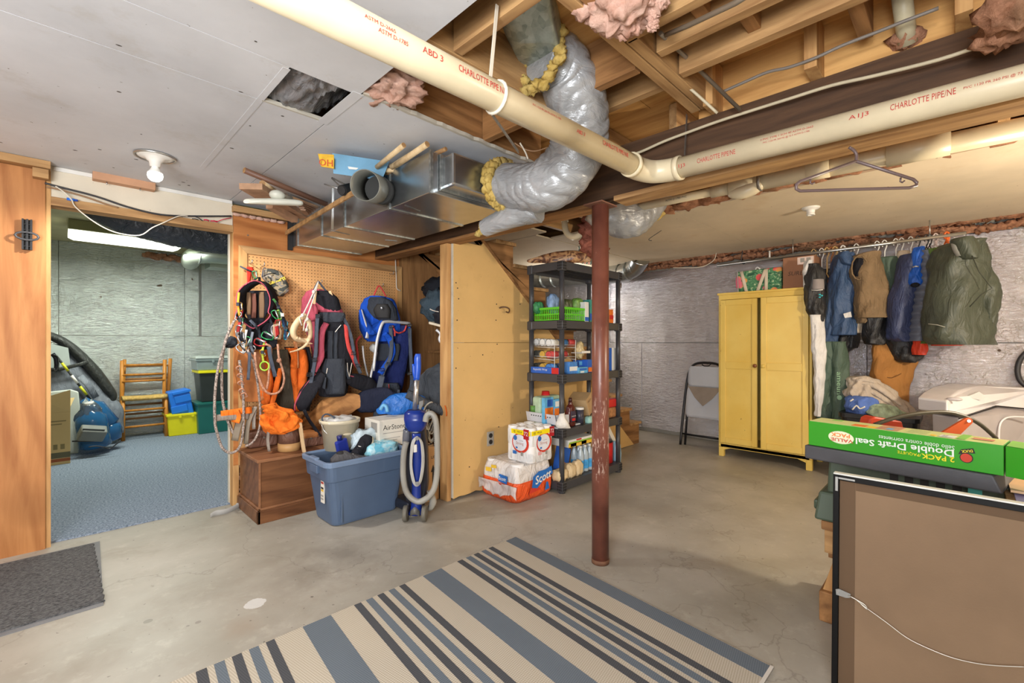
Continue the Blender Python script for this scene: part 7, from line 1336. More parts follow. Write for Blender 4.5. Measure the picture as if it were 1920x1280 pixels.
soft('hood', [(446, 1792, 1815), (452, 1788, 1824), (464, 1795, 1827), (476, 1800, 1827), (486, 1808, 1822)], OLV, r_, x=XG-.46, thick=.07, amp=.012); soft('collar_lining', [(452, 1786, 1798), (465, 1788, 1804), (480, 1796, 1808)], mat('lining_grey', C(140, 140, 134), .7), r_, x=XG-.47, thick=.03); MB().tube(pts_px([(1740, 607), (1758, 609), (1772, 613)], x=XG-.56), .003, 6).build('hem_seam', mat('seam_pale', C(150, 150, 140), .7), r_)
MB().tube(pts_px([(1822, 478), (1836, 510), (1860, 540), (1840, 552), (1818, 575)], x=XG-.52), .003, 6).build('sleeve_seam', mat('seam_dark', C(48, 52, 44), .7), r_)
o_ = garm('brown_overalls', 'brown duck work trousers hanging behind the laundry heap', 'trousers', [('leg', [(640, 1640, 1700), (670, 1637, 1716), (700, 1635, 1710), (730, 1650, 1702), (760, 1672, 1698), (775, 1680, 1696)], OVR, .08, dict(folds=3, famp=.06))], XG+.05)
MB().tube(pts_px([(1645, 694), (1655, 704), (1672, 708), (1690, 700)], x=XG-.06), .003, 6, sub=3).build('pocket_seam', mat('seam_brown', C(120, 78, 36), .7), o_)
g_ = garm('green_trousers', 'dark green waterproof trousers with printed lettering hanging beside the locker', 'trousers', [('leg', [(640, 1544, 1562), (680, 1542, 1562), (720, 1539, 1562), (760, 1535, 1563), (784, 1534, 1562)], DGN, .05, dict(folds=3)), ('leg', [(640, 1562, 1586), (680, 1562, 1588), (720, 1563, 1589), (760, 1562, 1591), (784, 1562, 1592)], DGN, .055, dict(folds=3))], XG-.25)
text('ameun', px(1572, 718, XG-.325), V((0, 0, -1)), (R+F*.2), mat('print_green2', C(150, 190, 156), .6), g_, w=.2); MB().blob(px(1574, 745, XG-.31), (.003, .02, .022), 10, 0).build('printed_emblem', mat('print_green2', C(150, 190, 156), .6), g_)
garm('white_sheet', 'white cloth hanging in the gap beside the locker', 'cloth', [('sheet', [(590, 1520, 1545), (650, 1524, 1548), (700, 1527, 1546), (760, 1528, 1540), (780, 1529, 1536)], WSH, .03, {})], XG-.33)
garm('red_trim_coat', 'dark coat with red hem behind the raincoat bottom', 'coat', [('body', [(560, 1745, 1830), (630, 1740, 1838), (648, 1748, 1800)], RDO, .05, {})], XG-.05)
# ================================================================ laundry heap on a bin
q = px(1650, 780, 4.95); t = thing('laundry_bin', 'black plastic bin under the heap of laundry', 'bin', (q.x, q.y, 0)); MB().rings([rrect(q.x, q.y, .17, .22, .05, .0), rrect(q.x, q.y, .19, .25, .05, .56), rrect(q.x, q.y, .205, .265, .05, .565), rrect(q.x, q.y, .205, .265, .05, .60)], smooth=False).build('bin', BLACK, t)
def heap(name, label, rows, m, x=4.95, th=.10, cat='cloth', **kw):
    k = dict(amp=.035, freq=8, n=30, sub=5, folds=6, famp=.08); k.update(kw); t = thing(name, label, cat, px((rows[0][1]+rows[0][2])/2, rows[-1][0], x)); soft('cloth', rows, m, t, x=x, thick=th, **k); return t
HBG = cloth('blanket_beige', C(196, 182, 166)); HBL = cloth('robe_blue', C(96, 126, 200)); HGR = mat('print_pale', C(170, 190, 160), .8, 0, .45, 16, .3, 20)
heap('beige_blanket', 'beige knitted blanket on top of the laundry heap', [(706, 1594, 1618), (712, 1590, 1640), (724, 1588, 1660), (740, 1590, 1676), (752, 1606, 1690), (764, 1640, 1704), (776, 1672, 1712)], HBG, 5.02, amp=.045, freq=9, folds=9, famp=.16, n=72, sub=8)
for k_, uv in enumerate(([(1592, 722), (1615, 716), (1640, 722), (1665, 738), (1690, 760)], [(1590, 733), (1612, 727), (1636, 733), (1660, 748), (1684, 768)], [(1596, 742), (1616, 738), (1640, 745), (1662, 758), (1700, 774)], [(1600, 712), (1622, 710), (1644, 717)])): MB().tube(pts_px(uv, x=4.93), [.012, .03, .032, .028, .012], 12, sub=6, flat=.6).build('fold_roll', HBG, bpy.data.objects['beige_blanket'])
heap('blue_robe', 'periwinkle blue garment with white edging in the laundry heap', [(742, 1604, 1622), (750, 1592, 1640), (762, 1590, 1646), (772, 1594, 1620), (778, 1600, 1608)], HBL, 4.86)
heap('patterned_cloth', 'pale green patterned cloth at the right of blue garment', [(757, 1640, 1662), (764, 1632, 1682), (774, 1630, 1694), (782, 1640, 1700)], HGR, 4.84, .08)
for uv in ([(1598, 768), (1606, 760), (1612, 766), (1622, 762)], [(1594, 752), (1600, 748)]): MB().tube(pts_px(uv, x=4.72), .006, 8, sub=3).build('edging', WHITE, bpy.data.objects['blue_robe'])
heap('red_cloth', 'red orange cloth edge behind the green box', [(776, 1632, 1668), (781, 1624, 1690), (787, 1622, 1692)], RDO, 4.88, .10)
# ================================================================ white laundry sink at the right
t = thing('laundry_sink', 'white plastic laundry sink with grey tub at right edge', 'sink', px(1870, 810, 4.75)); SKW = mat('sink_white', C(226, 224, 228), .25, 0, .03); SKG = mat('sink_grey', C(186, 180, 182), .35, 0, .04)
fr_ = [pd(u, v, 3.05+dd) for u, v, dd in ((1775, 776, 0), (1776, 752, 0), (1784, 742, .1), (1800, 731, .25), (1830, 723, .45), (1930, 727, .45), (1950, 730, .45), (1950, 768, .3), (1870, 760, .3), (1808, 780, 0))]
MB().prism(fr_, F*.22).build('rim', SKW, t, bev=.012, seg=3)
MB().prism([pd(u, v, 3.08+dd) for u, v, dd in ((1798, 784, 0), (1808, 783, 0), (1870, 763, .3), (1950, 769, .3), (1950, 900, .3), (1850, 900, .2), (1802, 880, 0))], F*.20).build('tub', SKG, t, bev=.01)
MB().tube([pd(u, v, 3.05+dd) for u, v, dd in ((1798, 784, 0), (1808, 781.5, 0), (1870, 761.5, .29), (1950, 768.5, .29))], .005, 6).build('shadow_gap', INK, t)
MB().prism([pd(u, v, 3.2) for u, v in ((1812, 744), (1836, 734), (1850, 744), (1838, 750))], F*.02).build('soap_ledge', mat('ledge', C(206, 206, 206), .3), t); MB().blob(pd(1790, 748, 3.07), (.02, .04, .014), 10, 0).build('rim_recess', SKG, t)
MB().tube([pd(u, v, 3.22) for u, v in ((1873, 830), (1874, 800), (1882, 786), (1900, 781), (1940, 783))], .006, 8, sub=4).build('moulded_arch', SKW, t)
for u, d in ((1815, 3.2), (1935, 3.5)): q = pd(u, 880, d); MB().cyl((q.x, q.y, 0), (q.x, q.y, q.z), .02, n=12).build('leg', SKG, t)
tag(MB().tube(pts_px([(1930, 655), (1914, 672), (1908, 692), (1912, 712), (1925, 725)], x=5.58), .018, 10, sub=4).build('black_hose', CB), 'dark hose looping on the foil wall at the right edge', 'hose')
# ================================================================ near pile at the right: slab, green box, trunk, wooden stand, picture frame
ZS = .757; pL, pR = pz(1516, 833.5, ZS), pz(1882, 893, ZS); ax = (pR-pL).normalized(); bk = V((-ax.y, ax.x, 0)); bk = bk if bk.x > 0 else -bk; L_ = (pR-pL).length; GH = .104; GD = .135
GRN = mat('box_bright_green', C(52, 150, 34), .32, 0, .05, 4); LGN = mat('box_lime', C(214, 222, 150), .4, 0, .06, 10); LG2 = mat('box_green2', C(140, 206, 96), .4)
t = thing('draft_seal_box', 'long green Double Draft Seal carton lying upside down on black slab', 'box', (pL+pR)/2); GB_ = t
bx = lambda s_, d_, z_: pL+ax*(L_*s_)+bk*d_+EZ*z_
MB().hexa([bx(0, 0, .001), bx(1, 0, .001), bx(1, GD, .001), bx(0, GD, .001), bx(0, 0, GH), bx(1, 0, GH-.002), bx(1, GD, GH-.002), bx(0, GD, GH)]).build('carton', GRN, t, bev=.002)
e2 = lambda s_, d_, z_: bx(1, 0, 0)+(ax*.96-bk*.28).normalized()*s_+bk*d_+EZ*z_
MB().hexa([e2(.004, 0, .0015), e2(.16, 0, .0015), e2(.16, GD, .0015), e2(.004, GD, .0015), e2(.004, 0, GH-.003), e2(.16, 0, GH-.004), e2(.16, GD, GH-.004), e2(.004, GD, GH-.003)]).build('end_flap', GRN, t, bev=.002)
decal([e2(.006, .004, GH-.002), e2(.15, .004, GH-.0035), e2(.15, GD-.004, GH-.0035), e2(.006, GD-.004, GH-.002)], LG2, t, 'flap_top_print')
decal([bx(.004, .003, GH), bx(.996, .003, GH-.002), bx(.996, GD-.003, GH-.002), bx(.004, GD-.003, GH)], LGN, t, 'top_panel')
tp = lambda s0, s1, d0, d1, m, nm='top_print': decal([bx(s0, d0, GH+.0012), bx(s1, d0, GH+.0008), bx(s1, d1, GH+.0008), bx(s0, d1, GH+.0012)], m, t, nm)
tp(.26, .34, .015, .06, SO); tp(.35, .40, .01, .05, SY_); tp(.40, .52, .012, .12, mat('photo_print', C(196, 150, 120), .5, 0, .3, 20)); tp(.45, .5, .02, .06, SLB2); tp(.72, .79, .012, .06, SW); tp(.68, .705, .008, .03, SY_); tp(.80, .84, .01, .125, LG2); tp(.86, .95, .05, .08, mat('pencil_print', C(206, 140, 110), .5, 0, .3, 30)); tp(.10, .16, .09, .12, LG2)
for k in range(7): tp(.56, .66, .02+.013*k, .024+.013*k, mat('print_line', C(170, 180, 120), .6))
for k in range(5): tp(.73+.0*k, .78, .016+.009*k, .019+.009*k, INK)
def onf(u, v):          # point of the front face under a pixel
    r_ = ray(u, v); nrm = bk; tt = (pL-CAM).dot(nrm)/r_.dot(nrm); return CAM+r_*tt-bk*.0015
GW = mat('print_white', C(226, 232, 222), .4); GY = mat('print_yellow', C(238, 214, 40), .4); RO = mat('print_maroon', C(196, 60, 34), .4)
def ft(s, u0, v0, u1, v1, m, h=None, bold=False):
    a_, b_ = onf(u0, v0), onf(u1, v1); d = (a_-b_); text(s, (a_+b_)/2, d, -EZ+d.normalized()*d.normalized().z, m, t, w=d.length, h=h, bold=bold)
ft('Double Draft Seal', 1605, 826, 1789, 850, GW, .025, True); ft('Sello doble contra corrientes', 1648, 819, 1790, 840, GW, .0155); ft('2 PACK', 1728, 854, 1790, 862, GY, .018, True); ft('/PAQUETE', 1683, 846, 1727, 853, GY, .012)
c_ = onf(1577, 820); decal([c_+ax*.045*math.cos(k*.3)+EZ*.026*math.sin(k*.3) for k in range(21)], mat('glow_print', C(222, 222, 190), .4), t, 'white_burst')
ft('VALUE', 1558, 822, 1600, 828, RO, .014, True); ft('PACK', 1558, 813, 1594, 818, mat('print_orange', C(226, 120, 40), .4), .016, True); 
c_ = onf(1812, 858); decal([c_+ax*.017*math.cos(k*.3)+EZ*.0175*math.sin(k*.3) for k in range(21)], INK, t, 'emblem_ring'); decal([c_-bk*.001+ax*.0145*math.cos(k*.3)+EZ*.015*math.sin(k*.3) for k in range(21)], RO, t, 'emblem_disc')
decal([onf(1797, 851), onf(1802, 842), (onf(1825, 840)), onf(1829, 850), onf(1812, 849)], INK, t, 'emblem_flag'); ft('DUCK', 1803, 846, 1824, 845, GY, .009, True)
t = thing('black_slab', 'dark grey slab shelf board carrying the green carton', 'slab', (pL+pR)/2-EZ*.06); sl = lambda s_, d_, z_: pL+ax*(L_*s_)+bk*(d_-.012)+EZ*z_
MB().hexa([sl(-.02, 0, -.058), sl(1.0, 0, -.058), sl(1.0, .42, -.058), sl(-.02, .42, -.058), sl(-.02, 0, -.0005), sl(.96, 0, -.0005), sl(1.0, .42, -.0005), sl(-.02, .42, -.0005)]).build('slab', mat('slab_black', C(70, 70, 74), .55, 0, .1, 12, .1, 40), t, bev=.006)
t = thing('storage_chest', 'dark green plastic storage trunk under the black slab', 'trunk', pL+V((.25, -.3, -.3))); TG = mat('trunk_green', C(70, 84, 68), .5, 0, .08)
tk = lambda s_, d_, z_: V((2.33+d_, .445-s_, z_))
zt1 = ZS-.0595
MB().hexa([tk(.02, .02, .44), tk(.62, .02, .44), tk(.62, .42, .44), tk(.02, .42, .44), tk(.03, .03, zt1), tk(.62, .03, zt1), tk(.62, .42, zt1), tk(.03, .42, zt1)]).build('trunk_body', TG, t, bev=.01)
MB().hexa([tk(-.015, -.02, .44), tk(.6, -.02, .44), tk(.6, .4, .44), tk(-.015, .4, .44), tk(0, .0, .56), tk(.6, .0, .56), tk(.6, .4, .56), tk(0, .4, .56)]).build('lower_step', TG, t, bev=.01); MB().box(tk(-.03, .05, .46), tk(.0, .2, .505)).build('handle_lug', TG, t, bev=.01)
for k in range(5): MB().box(tk(.235+.045*k, .02, zt1-.07), tk(.26+.045*k, .028, zt1-.005)).build('slot', INK, t)
t = thing('teal_binder', 'small teal box end between slab and picture frame', 'box', tk(.42, .0, .6)); MB().box(tk(.455, -.06, .563), tk(.49, -.024, zt1-.005)).build('box', STL, t)
t = thing('wooden_stand', 'rough wooden block stand under the green trunk', 'stand', tk(.3, .2, 0)); 
MB().box(tk(.01, -.01, .40), tk(.65, .14, .438)).build('top_board', OLD_Y, t, bev=.004); MB().box(tk(.02, .0, .30), tk(.65, .13, .40)).build('beam', PINE_Y, t, bev=.004); MB().box(tk(.03, .02, .275), tk(.65, .12, .30)).build('lower_batten', OLD_Y, t, bev=.003)
MB().box(tk(.0, .0, .0), tk(.10, .36, .13)).build('foot_block', OLD_X, t, bev=.006); MB().hexa([tk(.01, .02, .13), tk(.09, .02, .13), tk(.09, .34, .13), tk(.01, .34, .13), tk(.05, .03, .275), tk(.12, .03, .275), tk(.12, .12, .275), tk(.05, .12, .275)]).build('splayed_leg', PINE_Z, t, bev=.003); MB().box(tk(.5, .0, .0), tk(.6, .36, .275)).build('foot_block', OLD_X, t, bev=.006)
# picture frame seen from behind
t = thing('picture_frame', 'large black picture frame seen from its brown paper back', 'frame', (2.03, -.1, 0)); FX = lambda z: 1.935-.035*(1-z/.74)
fy0 = px(1563, 900, 1.93).y; ftz = px(1563, 888, 1.93).z; fb = -.75
def fp(y, z, o=0): return V((FX(z)+o, y, z))
fw = .017
def fbar(ya, za, yb, zb, m, nm, o0=-.012, o1=.018): return MB().hexa([fp(ya, za, o0), fp(yb, za, o0), fp(yb, za, o1), fp(ya, za, o1), fp(ya, zb, o0), fp(yb, zb, o0), fp(yb, zb, o1), fp(ya, zb, o1)]).build(nm, m, t, bev=.0015)
FB = mat('frame_black', C(14, 13, 13), .5, var=0, spec=.15)
fbar(fy0-fw, 0.004, fy0, ftz, FB, 'frame_side'); fbar(fb, ftz-fw, fy0-fw-.0005, ftz, FB, 'frame_top'); fbar(fb, .004, fy0-fw-.0005, .004+fw, FB, 'frame_bottom'); fbar(fb-fw, .004, fb-.0005, ftz, FB, 'frame_side'); fbar(fb, ftz+.0005, fy0, ftz+.006, mat('frame_edge', C(206, 206, 200), .4), 'pale_top_edge', -.010, .016)
n = N('kraft_paper'); n.col(n.ramp(n.noise(3, 4), [(.3, C(112, 89, 66)), (.7, C(126, 101, 76))])); n.set(Roughness=.8); n.bump(n.noise(150, 2), .15, .002)  # darker than true kraft: shade away from the lamps is in the colour
fbar(fb+.0005, .022, fy0-fw-.001, ftz-fw-.001, n.m, 'backing_paper', -.002, .01); q_ = mat('kraft_dark', C(88, 66, 44), .8, 0, .05, 3); fbar(fy0-fw-.045, .022, fy0-fw-.001, ftz-fw-.001, q_, 'paper_border', -.0035, -.0022); fbar(fb, ftz-fw-.028, fy0-fw-.046, ftz-fw-.001, q_, 'paper_border', -.0035, -.0022)
br = mat('bracket_steel', C(150, 150, 148), .4, .7, .05); fbar(fy0-.0145, ftz-.055, fy0-.006, ftz-.006, br, 'corner_bracket', -.0145, -.0125); fbar(fy0-.062, ftz-.0125, fy0-.0148, ftz-.006, br, 'corner_bracket', -.0145, -.0125)
def fpx(u, v, o=-.014):
    x = 1.92
    for _ in range(4): q = px(u, v, x); x = FX(q.z)+o
    return px(u, v, x)
MB().prism([fpx(1567, 1104), fpx(1573, 1103), fpx(1595, 1113), fpx(1594, 1120), fpx(1586, 1120), fpx(1568, 1114)], (-.002, 0, 0)).build('hanger_plate', br, t); MB().cyl(fpx(1571, 1109), fpx(1571, 1109)-EX*.004, .004, n=8).build('screw', STEEL, t)
WRM = mat('wire_silver', C(190, 184, 172), .35, .7, .05); MB().tube([fpx(u, v, -.018) for u, v in ((1590, 1116), (1605, 1124), (1620, 1136), (1628, 1142), (1660, 1165), (1700, 1195), (1740, 1215), (1790, 1234), (1850, 1246), (1925, 1250))], .0014, 6, sub=4).build('hanging_wire', WRM, t); MB().tube([fpx(u, v, -.018) for u, v in ((1593, 1117), (1608, 1125), (1622, 1134), (1626, 1142), (1614, 1132))], .0018, 6, sub=3).build('wire_twist', WRM, t)
# bits behind the carton
t = thing('black_tubing', 'thin black tube arching behind the green carton', 'tube', pd(1760, 780, 2.3)); MB().tube(pts_px([(1640, 796), (1665, 787), (1700, 778), (1740, 773), (1780, 773), (1815, 783), (1840, 797), (1868, 822)], depth=2.0), .0085, 10, sub=4).build('tube', mat('tube_olive', C(66, 62, 48), .4), t)
t = thing('orange_bracket', 'orange metal bracket arm sticking up behind green carton', 'bracket', pd(1800, 800, 2.2)); MB().prism([pd(u, v, 1.95) for u, v in ((1765, 812), (1812, 784), (1820, 783), (1825, 788), (1824, 793), (1802, 814))], F*.012).build('arm', mat('orange_paint', C(196, 84, 34), .4, 0, .08), t, bev=.002); MB().cyl(pd(1817, 789, 1.945), pd(1817, 789, 1.95), .006, n=12).build('rivet', STEEL, t)
t = thing('saw_case', 'red orange plastic case edge showing behind green carton', 'case', pd(1650, 790, 2.3)); MB().prism([pd(u, v, 2.05) for u, v in ((1622, 826), (1632, 785), (1640, 781), (1692, 790), (1700, 826))], F*.06).build('case', mat('case_red', C(196, 60, 30), .4), t, bev=.006)
t = thing('purple_papers', 'purple and white papers on boards right of slab', 'paper', pz(1900, 915, .72)); zz = ZS-.058
MB().hexa([(2.20, -.10, zz-.03), (2.5, -.10, zz-.03), (2.5, -.5, zz-.03), (2.20, -.5, zz-.03), (2.20, -.10, zz-.015), (2.5, -.10, zz-.015), (2.5, -.5, zz-.015), (2.20, -.5, zz-.015)]).build('board', PINE_Y, t); MB().box((2.13, -.12, zz-.014), (2.40, -.48, zz-.008)).build('papers', mat('lilac_paper', C(196, 186, 226), .6, 0, .1, 12), t); MB().box((2.24, -.11, zz+.004), (2.45, -.46, zz+.012)).build('board', mat('tan_board', C(206, 170, 130), .6), t)
# ================================================================ rug and door mat
rc = pz(967, 1007.5, 0); rd = (pz(1451, 1254, 0)-rc); RL = rd.length; rd.normalize(); rl = V((-1, .012, 0)).normalized(); RW = 2.15
n = N('rug_beige'); w = n.new('ShaderNodeTexChecker'); w.inputs['Scale'].default_value = 170; n.l(n.co((1, 1, 1), (0, 0, .6)), w.inputs['Vector']); w.inputs['Color1'].default_value = C(194, 184, 167); w.inputs['Color2'].default_value = C(166, 156, 139)
n.col(n.mix(n.ramp(n.noise(2, 5), [(.4, (0, 0, 0, 1)), (.75, (.35, .35, .35, 1))]), w.outputs['Color'], C(166, 156, 138))); n.set(Roughness=.9, Specular_IOR_Level=.15); n.bump(w.outputs['Fac'], .4, .003); RB = n.m
def rugm(name, c):
    n = N(name); w = n.new('ShaderNodeTexChecker'); w.inputs['Scale'].default_value = 190; n.l(n.co((1, 1, 1), (0, 0, .6)), w.inputs['Vector']); w.inputs['Color1'].default_value = mul(c, 1.18); w.inputs['Color2'].default_value = mul(c, .8)
    n.col(n.mix(n.ramp(n.noise(3, 5), [(.4, (0, 0, 0, 1)), (.75, (.3, .3, .3, 1))]), w.outputs['Color'], mul(c, 1.3))); n.set(Roughness=.9, Specular_IOR_Level=.15); n.bump(w.outputs['Fac'], .4, .003); return n.m
RBL, RDK = rugm('rug_blue', C(100, 108, 116)), rugm('rug_dark', C(76, 77, 80))
t = thing('striped_rug', 'beige flatweave rug with blue and charcoal stripes on concrete', 'rug', rc+rd*.7+rl)
def rp(s, d, z): return rc+rl*s+rd*d+V((0, 0, z))
def rstrip(s0, s1, z0, z1, name, m, d0=0, d1=None, par=None):
    d1 = RL if d1 is None else d1; k = 8; b = MB(); rs = []
    for i in range(k+1):
        d = d0+(d1-d0)*i/k; rs.append([rp(s0, d, z0), rp(s1, d, z0), rp(s1, d, z1), rp(s0, d, z1)])
    return b.rings(rs, smooth=False).build(name, m, par or t)
rstrip(0, RW, .0005, .007, 'weave', RB)
for s0, s1, m in ((.004, .088, RBL), (.195, .228, RDK), (.25, .283, RBL), (.305, .34, RDK), (.36, .395, RBL), (.42, .455, RDK), (.56, .675, RBL), (.78, .812, RDK), (.838, .87, RBL), (.896, .928, RDK), (.953, .986, RBL), (1.01, 1.043, RDK), (1.149, 1.268, RBL), (1.378, 1.41, RDK), (1.436, 1.47, RBL), (1.495, 1.528, RDK), (1.552, 1.586, RBL), (1.608, 1.642, RDK), (1.75, 1.87, RBL)):
    rstrip(s0, s1, .0071, .0079, 'stripe', m, .004, RL-.012)
rstrip(.0, RW, .0, .0088, 'binding', mat('rug_binding', C(206, 200, 190), .8), RL-.012, RL)
a_, b_ = pz(187, 1015, 0), pz(183, 1138, 0); t = thing('door_mat', 'dark grey ribbed door mat on concrete before the plywood panel', 'mat', ((a_.x+b_.x)/2-.4, (a_.y+b_.y)/2, 0))
MB().prism([(a_.x, a_.y-.003, .0), (b_.x+.02, b_.y, 0), (-.95, b_.y, 0), (-.95, a_.y-.003, 0)], (0, 0, .004)).build('rubber_backing', mat('rubber_grey', C(112, 112, 114), .6), t)
n = N('mat_pile'); n.col(n.ramp(n.noise(70, 4, .7, n.co((1, 2.2, 1))), [(.35, C(44, 44, 46)), (.65, C(112, 112, 112))])); n.set(Roughness=1); n.bump(n.noise(80, 3, .7), .9, .01)
b = MB(); e = 40; up = [(a_.x-.03+.004*math.sin(i*1.9), a_.y-.03+(b_.y-a_.y+.06)*i/e) for i in range(e+1)]; b.prism([(x, y, .004) for x, y in up]+[(-.92, b_.y+.03, .004), (-.92, a_.y-.03, .004)], (0, 0, .006)).build('pile', n.m, t)
# ================================================================ carpeted back room
ZF = .012
t = thing('ladder_chair', 'wooden ladder back chair with woven seat facing out in carpeted room', 'chair', (.8, 7.1, 0)); CHW_ = wood('honey_wood', C(206, 140, 58), C(160, 96, 34), 'z', 1.4, .4, .25); RUSH = mat('rush_seat', C(206, 170, 96), .8, 0, .25, 40, .4, 60)
def ladder_chair(t, cx, y, w, flip=1, h=.98, lean=.0):
    x0, x1 = cx-w/2, cx+w/2
    for x in (x0, x1):
        MB().tube([(x*1.0-(.02 if x == x0 else -.02), y+.16+lean, ZF), (x, y+.14, .45), (x, y+.10, h)], .021, 12).build('back_post', CHW_, t); MB().cyl((x, y-.02, ZF), (x, y+.0, .50), .021, n=12).build('front_leg', CHW_, t)
        for z in (.16, .30): MB().cyl((x, y-.015, z), (x, y+.15, z), .011, n=10).build('side_rung', CHW_, t)
    for z in (.92, .80, .72): MB().cyl((x0, y+.105, z), (x1, y+.105, z), .013, n=10).build('back_slat', CHW_, t)
    for z in (.37, .17): MB().cyl((x0, y-.012, z), (x1, y-.012, z), .013, n=10).build('front_rung', CHW_, t)
    for z in (.42, .25): MB().cyl((x0, y+.15, z), (x1, y+.15, z), .013, n=10).build('rear_rung', OLD_X, t)
    MB().loft([((x0-.01, y+.06, .515), .03, .10), ((cx, y+.06, .51), .028, .10), ((x1+.01, y+.06, .515), .03, .10)], EZ, EY, p=3, n=16, sub=4, amp=.006, freq=20).build('woven_seat', RUSH, t)
ladder_chair(t, .80, 7.22, .42)
t2 = thing('ladder_chair', 'second wooden ladder back chair nested behind the first', 'chair', (.84, 7.4, 0)); 
for x in (.60, 1.06): MB().tube([(x-.03, 7.46, ZF), (x, 7.44, .5), (x+.02, 7.40, .99)], .02, 12).build('back_post', CHW_, t2)
for z in (.90, .74, .30): MB().cyl((.60, 7.44, z), (1.06, 7.44, z), .012, n=10).build('back_slat', OLD_X, t2)
def crate(name, label, x0, x1, y0, y1, z0, z1, m, taper=.02, lip=True, cat='crate', parts=()):
    t = thing(name, label, cat, ((x0+x1)/2, (y0+y1)/2, z0)); MB().hexa([(x0+taper, y0+taper, z0), (x1-taper, y0+taper, z0), (x1-taper, y1-taper, z0), (x0+taper, y1-taper, z0), (x0, y0, z1), (x1, y0, z1), (x1, y1, z1), (x0, y1, z1)]).build('tub', m, t, bev=.008)
    if lip: MB().box((x0-.012, y0-.012, z1-.03), (x1+.012, y1+.012, z1-.001)).build('lip', m, t, bev=.006)
    for k in range(2): x = x0+(x1-x0)*(.3+.35*k); MB().box((x, y0-.022, z1-.05), (x+.03, y0-.004, z1-.005)).build('latch', m, t, bev=.003)
    return t
def bx_(u, y): return py(u, 0, y).x
YEL = mat('crate_yellow', C(232, 222, 20), .4, 0, .05); BLC = mat('crate_blue', C(30, 120, 222), .4, 0, .06); TEA = mat('tote_teal', C(22, 100, 92), .4, 0, .06)
crate('yellow_crate', 'bright yellow plastic crate on the carpet right of wooden chairs', bx_(314, 7.1), bx_(382, 7.1), 7.1, 7.45, ZF, .29, YEL)
t = thing('blue_crate', 'blue plastic crate standing on end on the yellow crate', 'crate', (1.12, 7.25, .29)); q = py(338, 755, 7.2); MB().obox(q+V((0, .05, .0)), (.11, .0, .02), (0, .12, 0), (-.03, .0, .165)).build('tub', BLC, t, bev=.012)
for k in range(2): MB().obox(q+V((-.02+.035*k, -.075, -.07+.13*k)), (.085, 0, .016), (0, .01, 0), (-.008, 0, .045)).build('raised_panel', BLC, t, bev=.006)
MB().obox(q+V((0, -.07, .145)), (.095, 0, .018), (0, .025, 0), (-.004, 0, .016)).build('rim', BLC, t, bev=.004)
crate('teal_tote', 'dark teal plastic tote at the right on carpet', bx_(370, 7.0), bx_(370, 7.0)+.62, 7.0, 7.4, ZF, .42, TEA)
crate('black_tote', 'black tote with yellow lid rim on the teal tote', bx_(374, 7.02), bx_(374, 7.02)+.55, 7.02, 7.38, .422, .80, mat('tote_black', C(44, 50, 48), .35), .03, False)
MB().box((bx_(372, 7.0), 7.0, .801), (bx_(372, 7.0)+.57, 7.4, .835)).build('lid_rim', YEL, bpy.data.objects['black_tote'], bev=.005)
t = crate('clear_tote', 'clear plastic bin on the yellow rimmed black tote', bx_(369, 7.0), bx_(369, 7.0)+.56, 7.02, 7.38, .837, .99, mat('clear_bin', C(150, 166, 166), .2, 0, .1, 8, 0, 1, .6, .2), .01); MB().box((bx_(367, 7.0), 7.0, .991), (bx_(367, 7.0)+.6, 7.4, 1.02)).build('lid', mat('clear_lid', C(196, 206, 200), .25), t, bev=.004)
# left: tent dome, board, carton, water jugs, pole
t = thing('pop_up_tent', 'grey and black dome tent propped behind the white board', 'tent', (-.1, 6.9, 0)); TK = mat('tent_black', C(52, 54, 52), .5, 0, .12, 6, .4, 12); TGR = mat('tent_grey', C(126, 132, 142), .55, 0, .12, 5, .35, 9); TLT = mat('tent_pale', C(176, 186, 182), .55, 0, .1, 5)
arc = [(60, 622), (95, 630), (125, 645), (155, 672), (180, 700), (200, 728), (210, 742), (206, 756), (196, 768)]
MB().tube([py(u, v, 7.15) for u, v in arc], [.06, .07, .08, .09, .10, .10, .08, .06, .04], 16, sub=5, flat=.6, side=(0, 1, 0)).build('black_shell', TK, t)
MB().loft([(py(90, 645, 7.2), .10, .05), (py(110, 690, 7.18), .22, .08), (py(130, 740, 7.15), .36, .1), (py(140, 775, 7.12), .42, .1), (py(140, 820, 7.1), .42, .1)], EX, EY, n=28, sub=5, amp=.03, freq=4).build('grey_fabric', TGR, t)
MB().prism([py(u, v, 7.02) for u, v in ((70, 640), (100, 645), (128, 652), (132, 685), (112, 692), (70, 695))], (0, .01, 0)).build('pale_window', TLT, t); MB().tube([py(u, v, 7.0) for u, v in ((70, 694), (112, 692), (150, 683), (165, 678))], .02, 10, flat=.4, side=(0, 0, 1)).build('black_band', TK, t); MB().tube([py(u, v, 6.98) for u, v in ((150, 705), (165, 720), (180, 745))], .04, 12, flat=.3).build('grey_pocket', TGR, t)
t = thing('trekking_pole', 'yellow and black trekking pole leaning on white board', 'pole', py(150, 740, 6.9)); pa, pb = py(108, 670, 6.85), py(172, 752, 6.85); MB().cyl(pa, pb, .011, n=12).build('shaft', TK, t)
for f0, f1 in ((.12, .3), (.65, .85)): MB().cyl(pa+(pb-pa)*f0, pa+(pb-pa)*f1, .0125, n=12).build('yellow_section', mat('pole_yellow', C(206, 206, 40), .4), t)
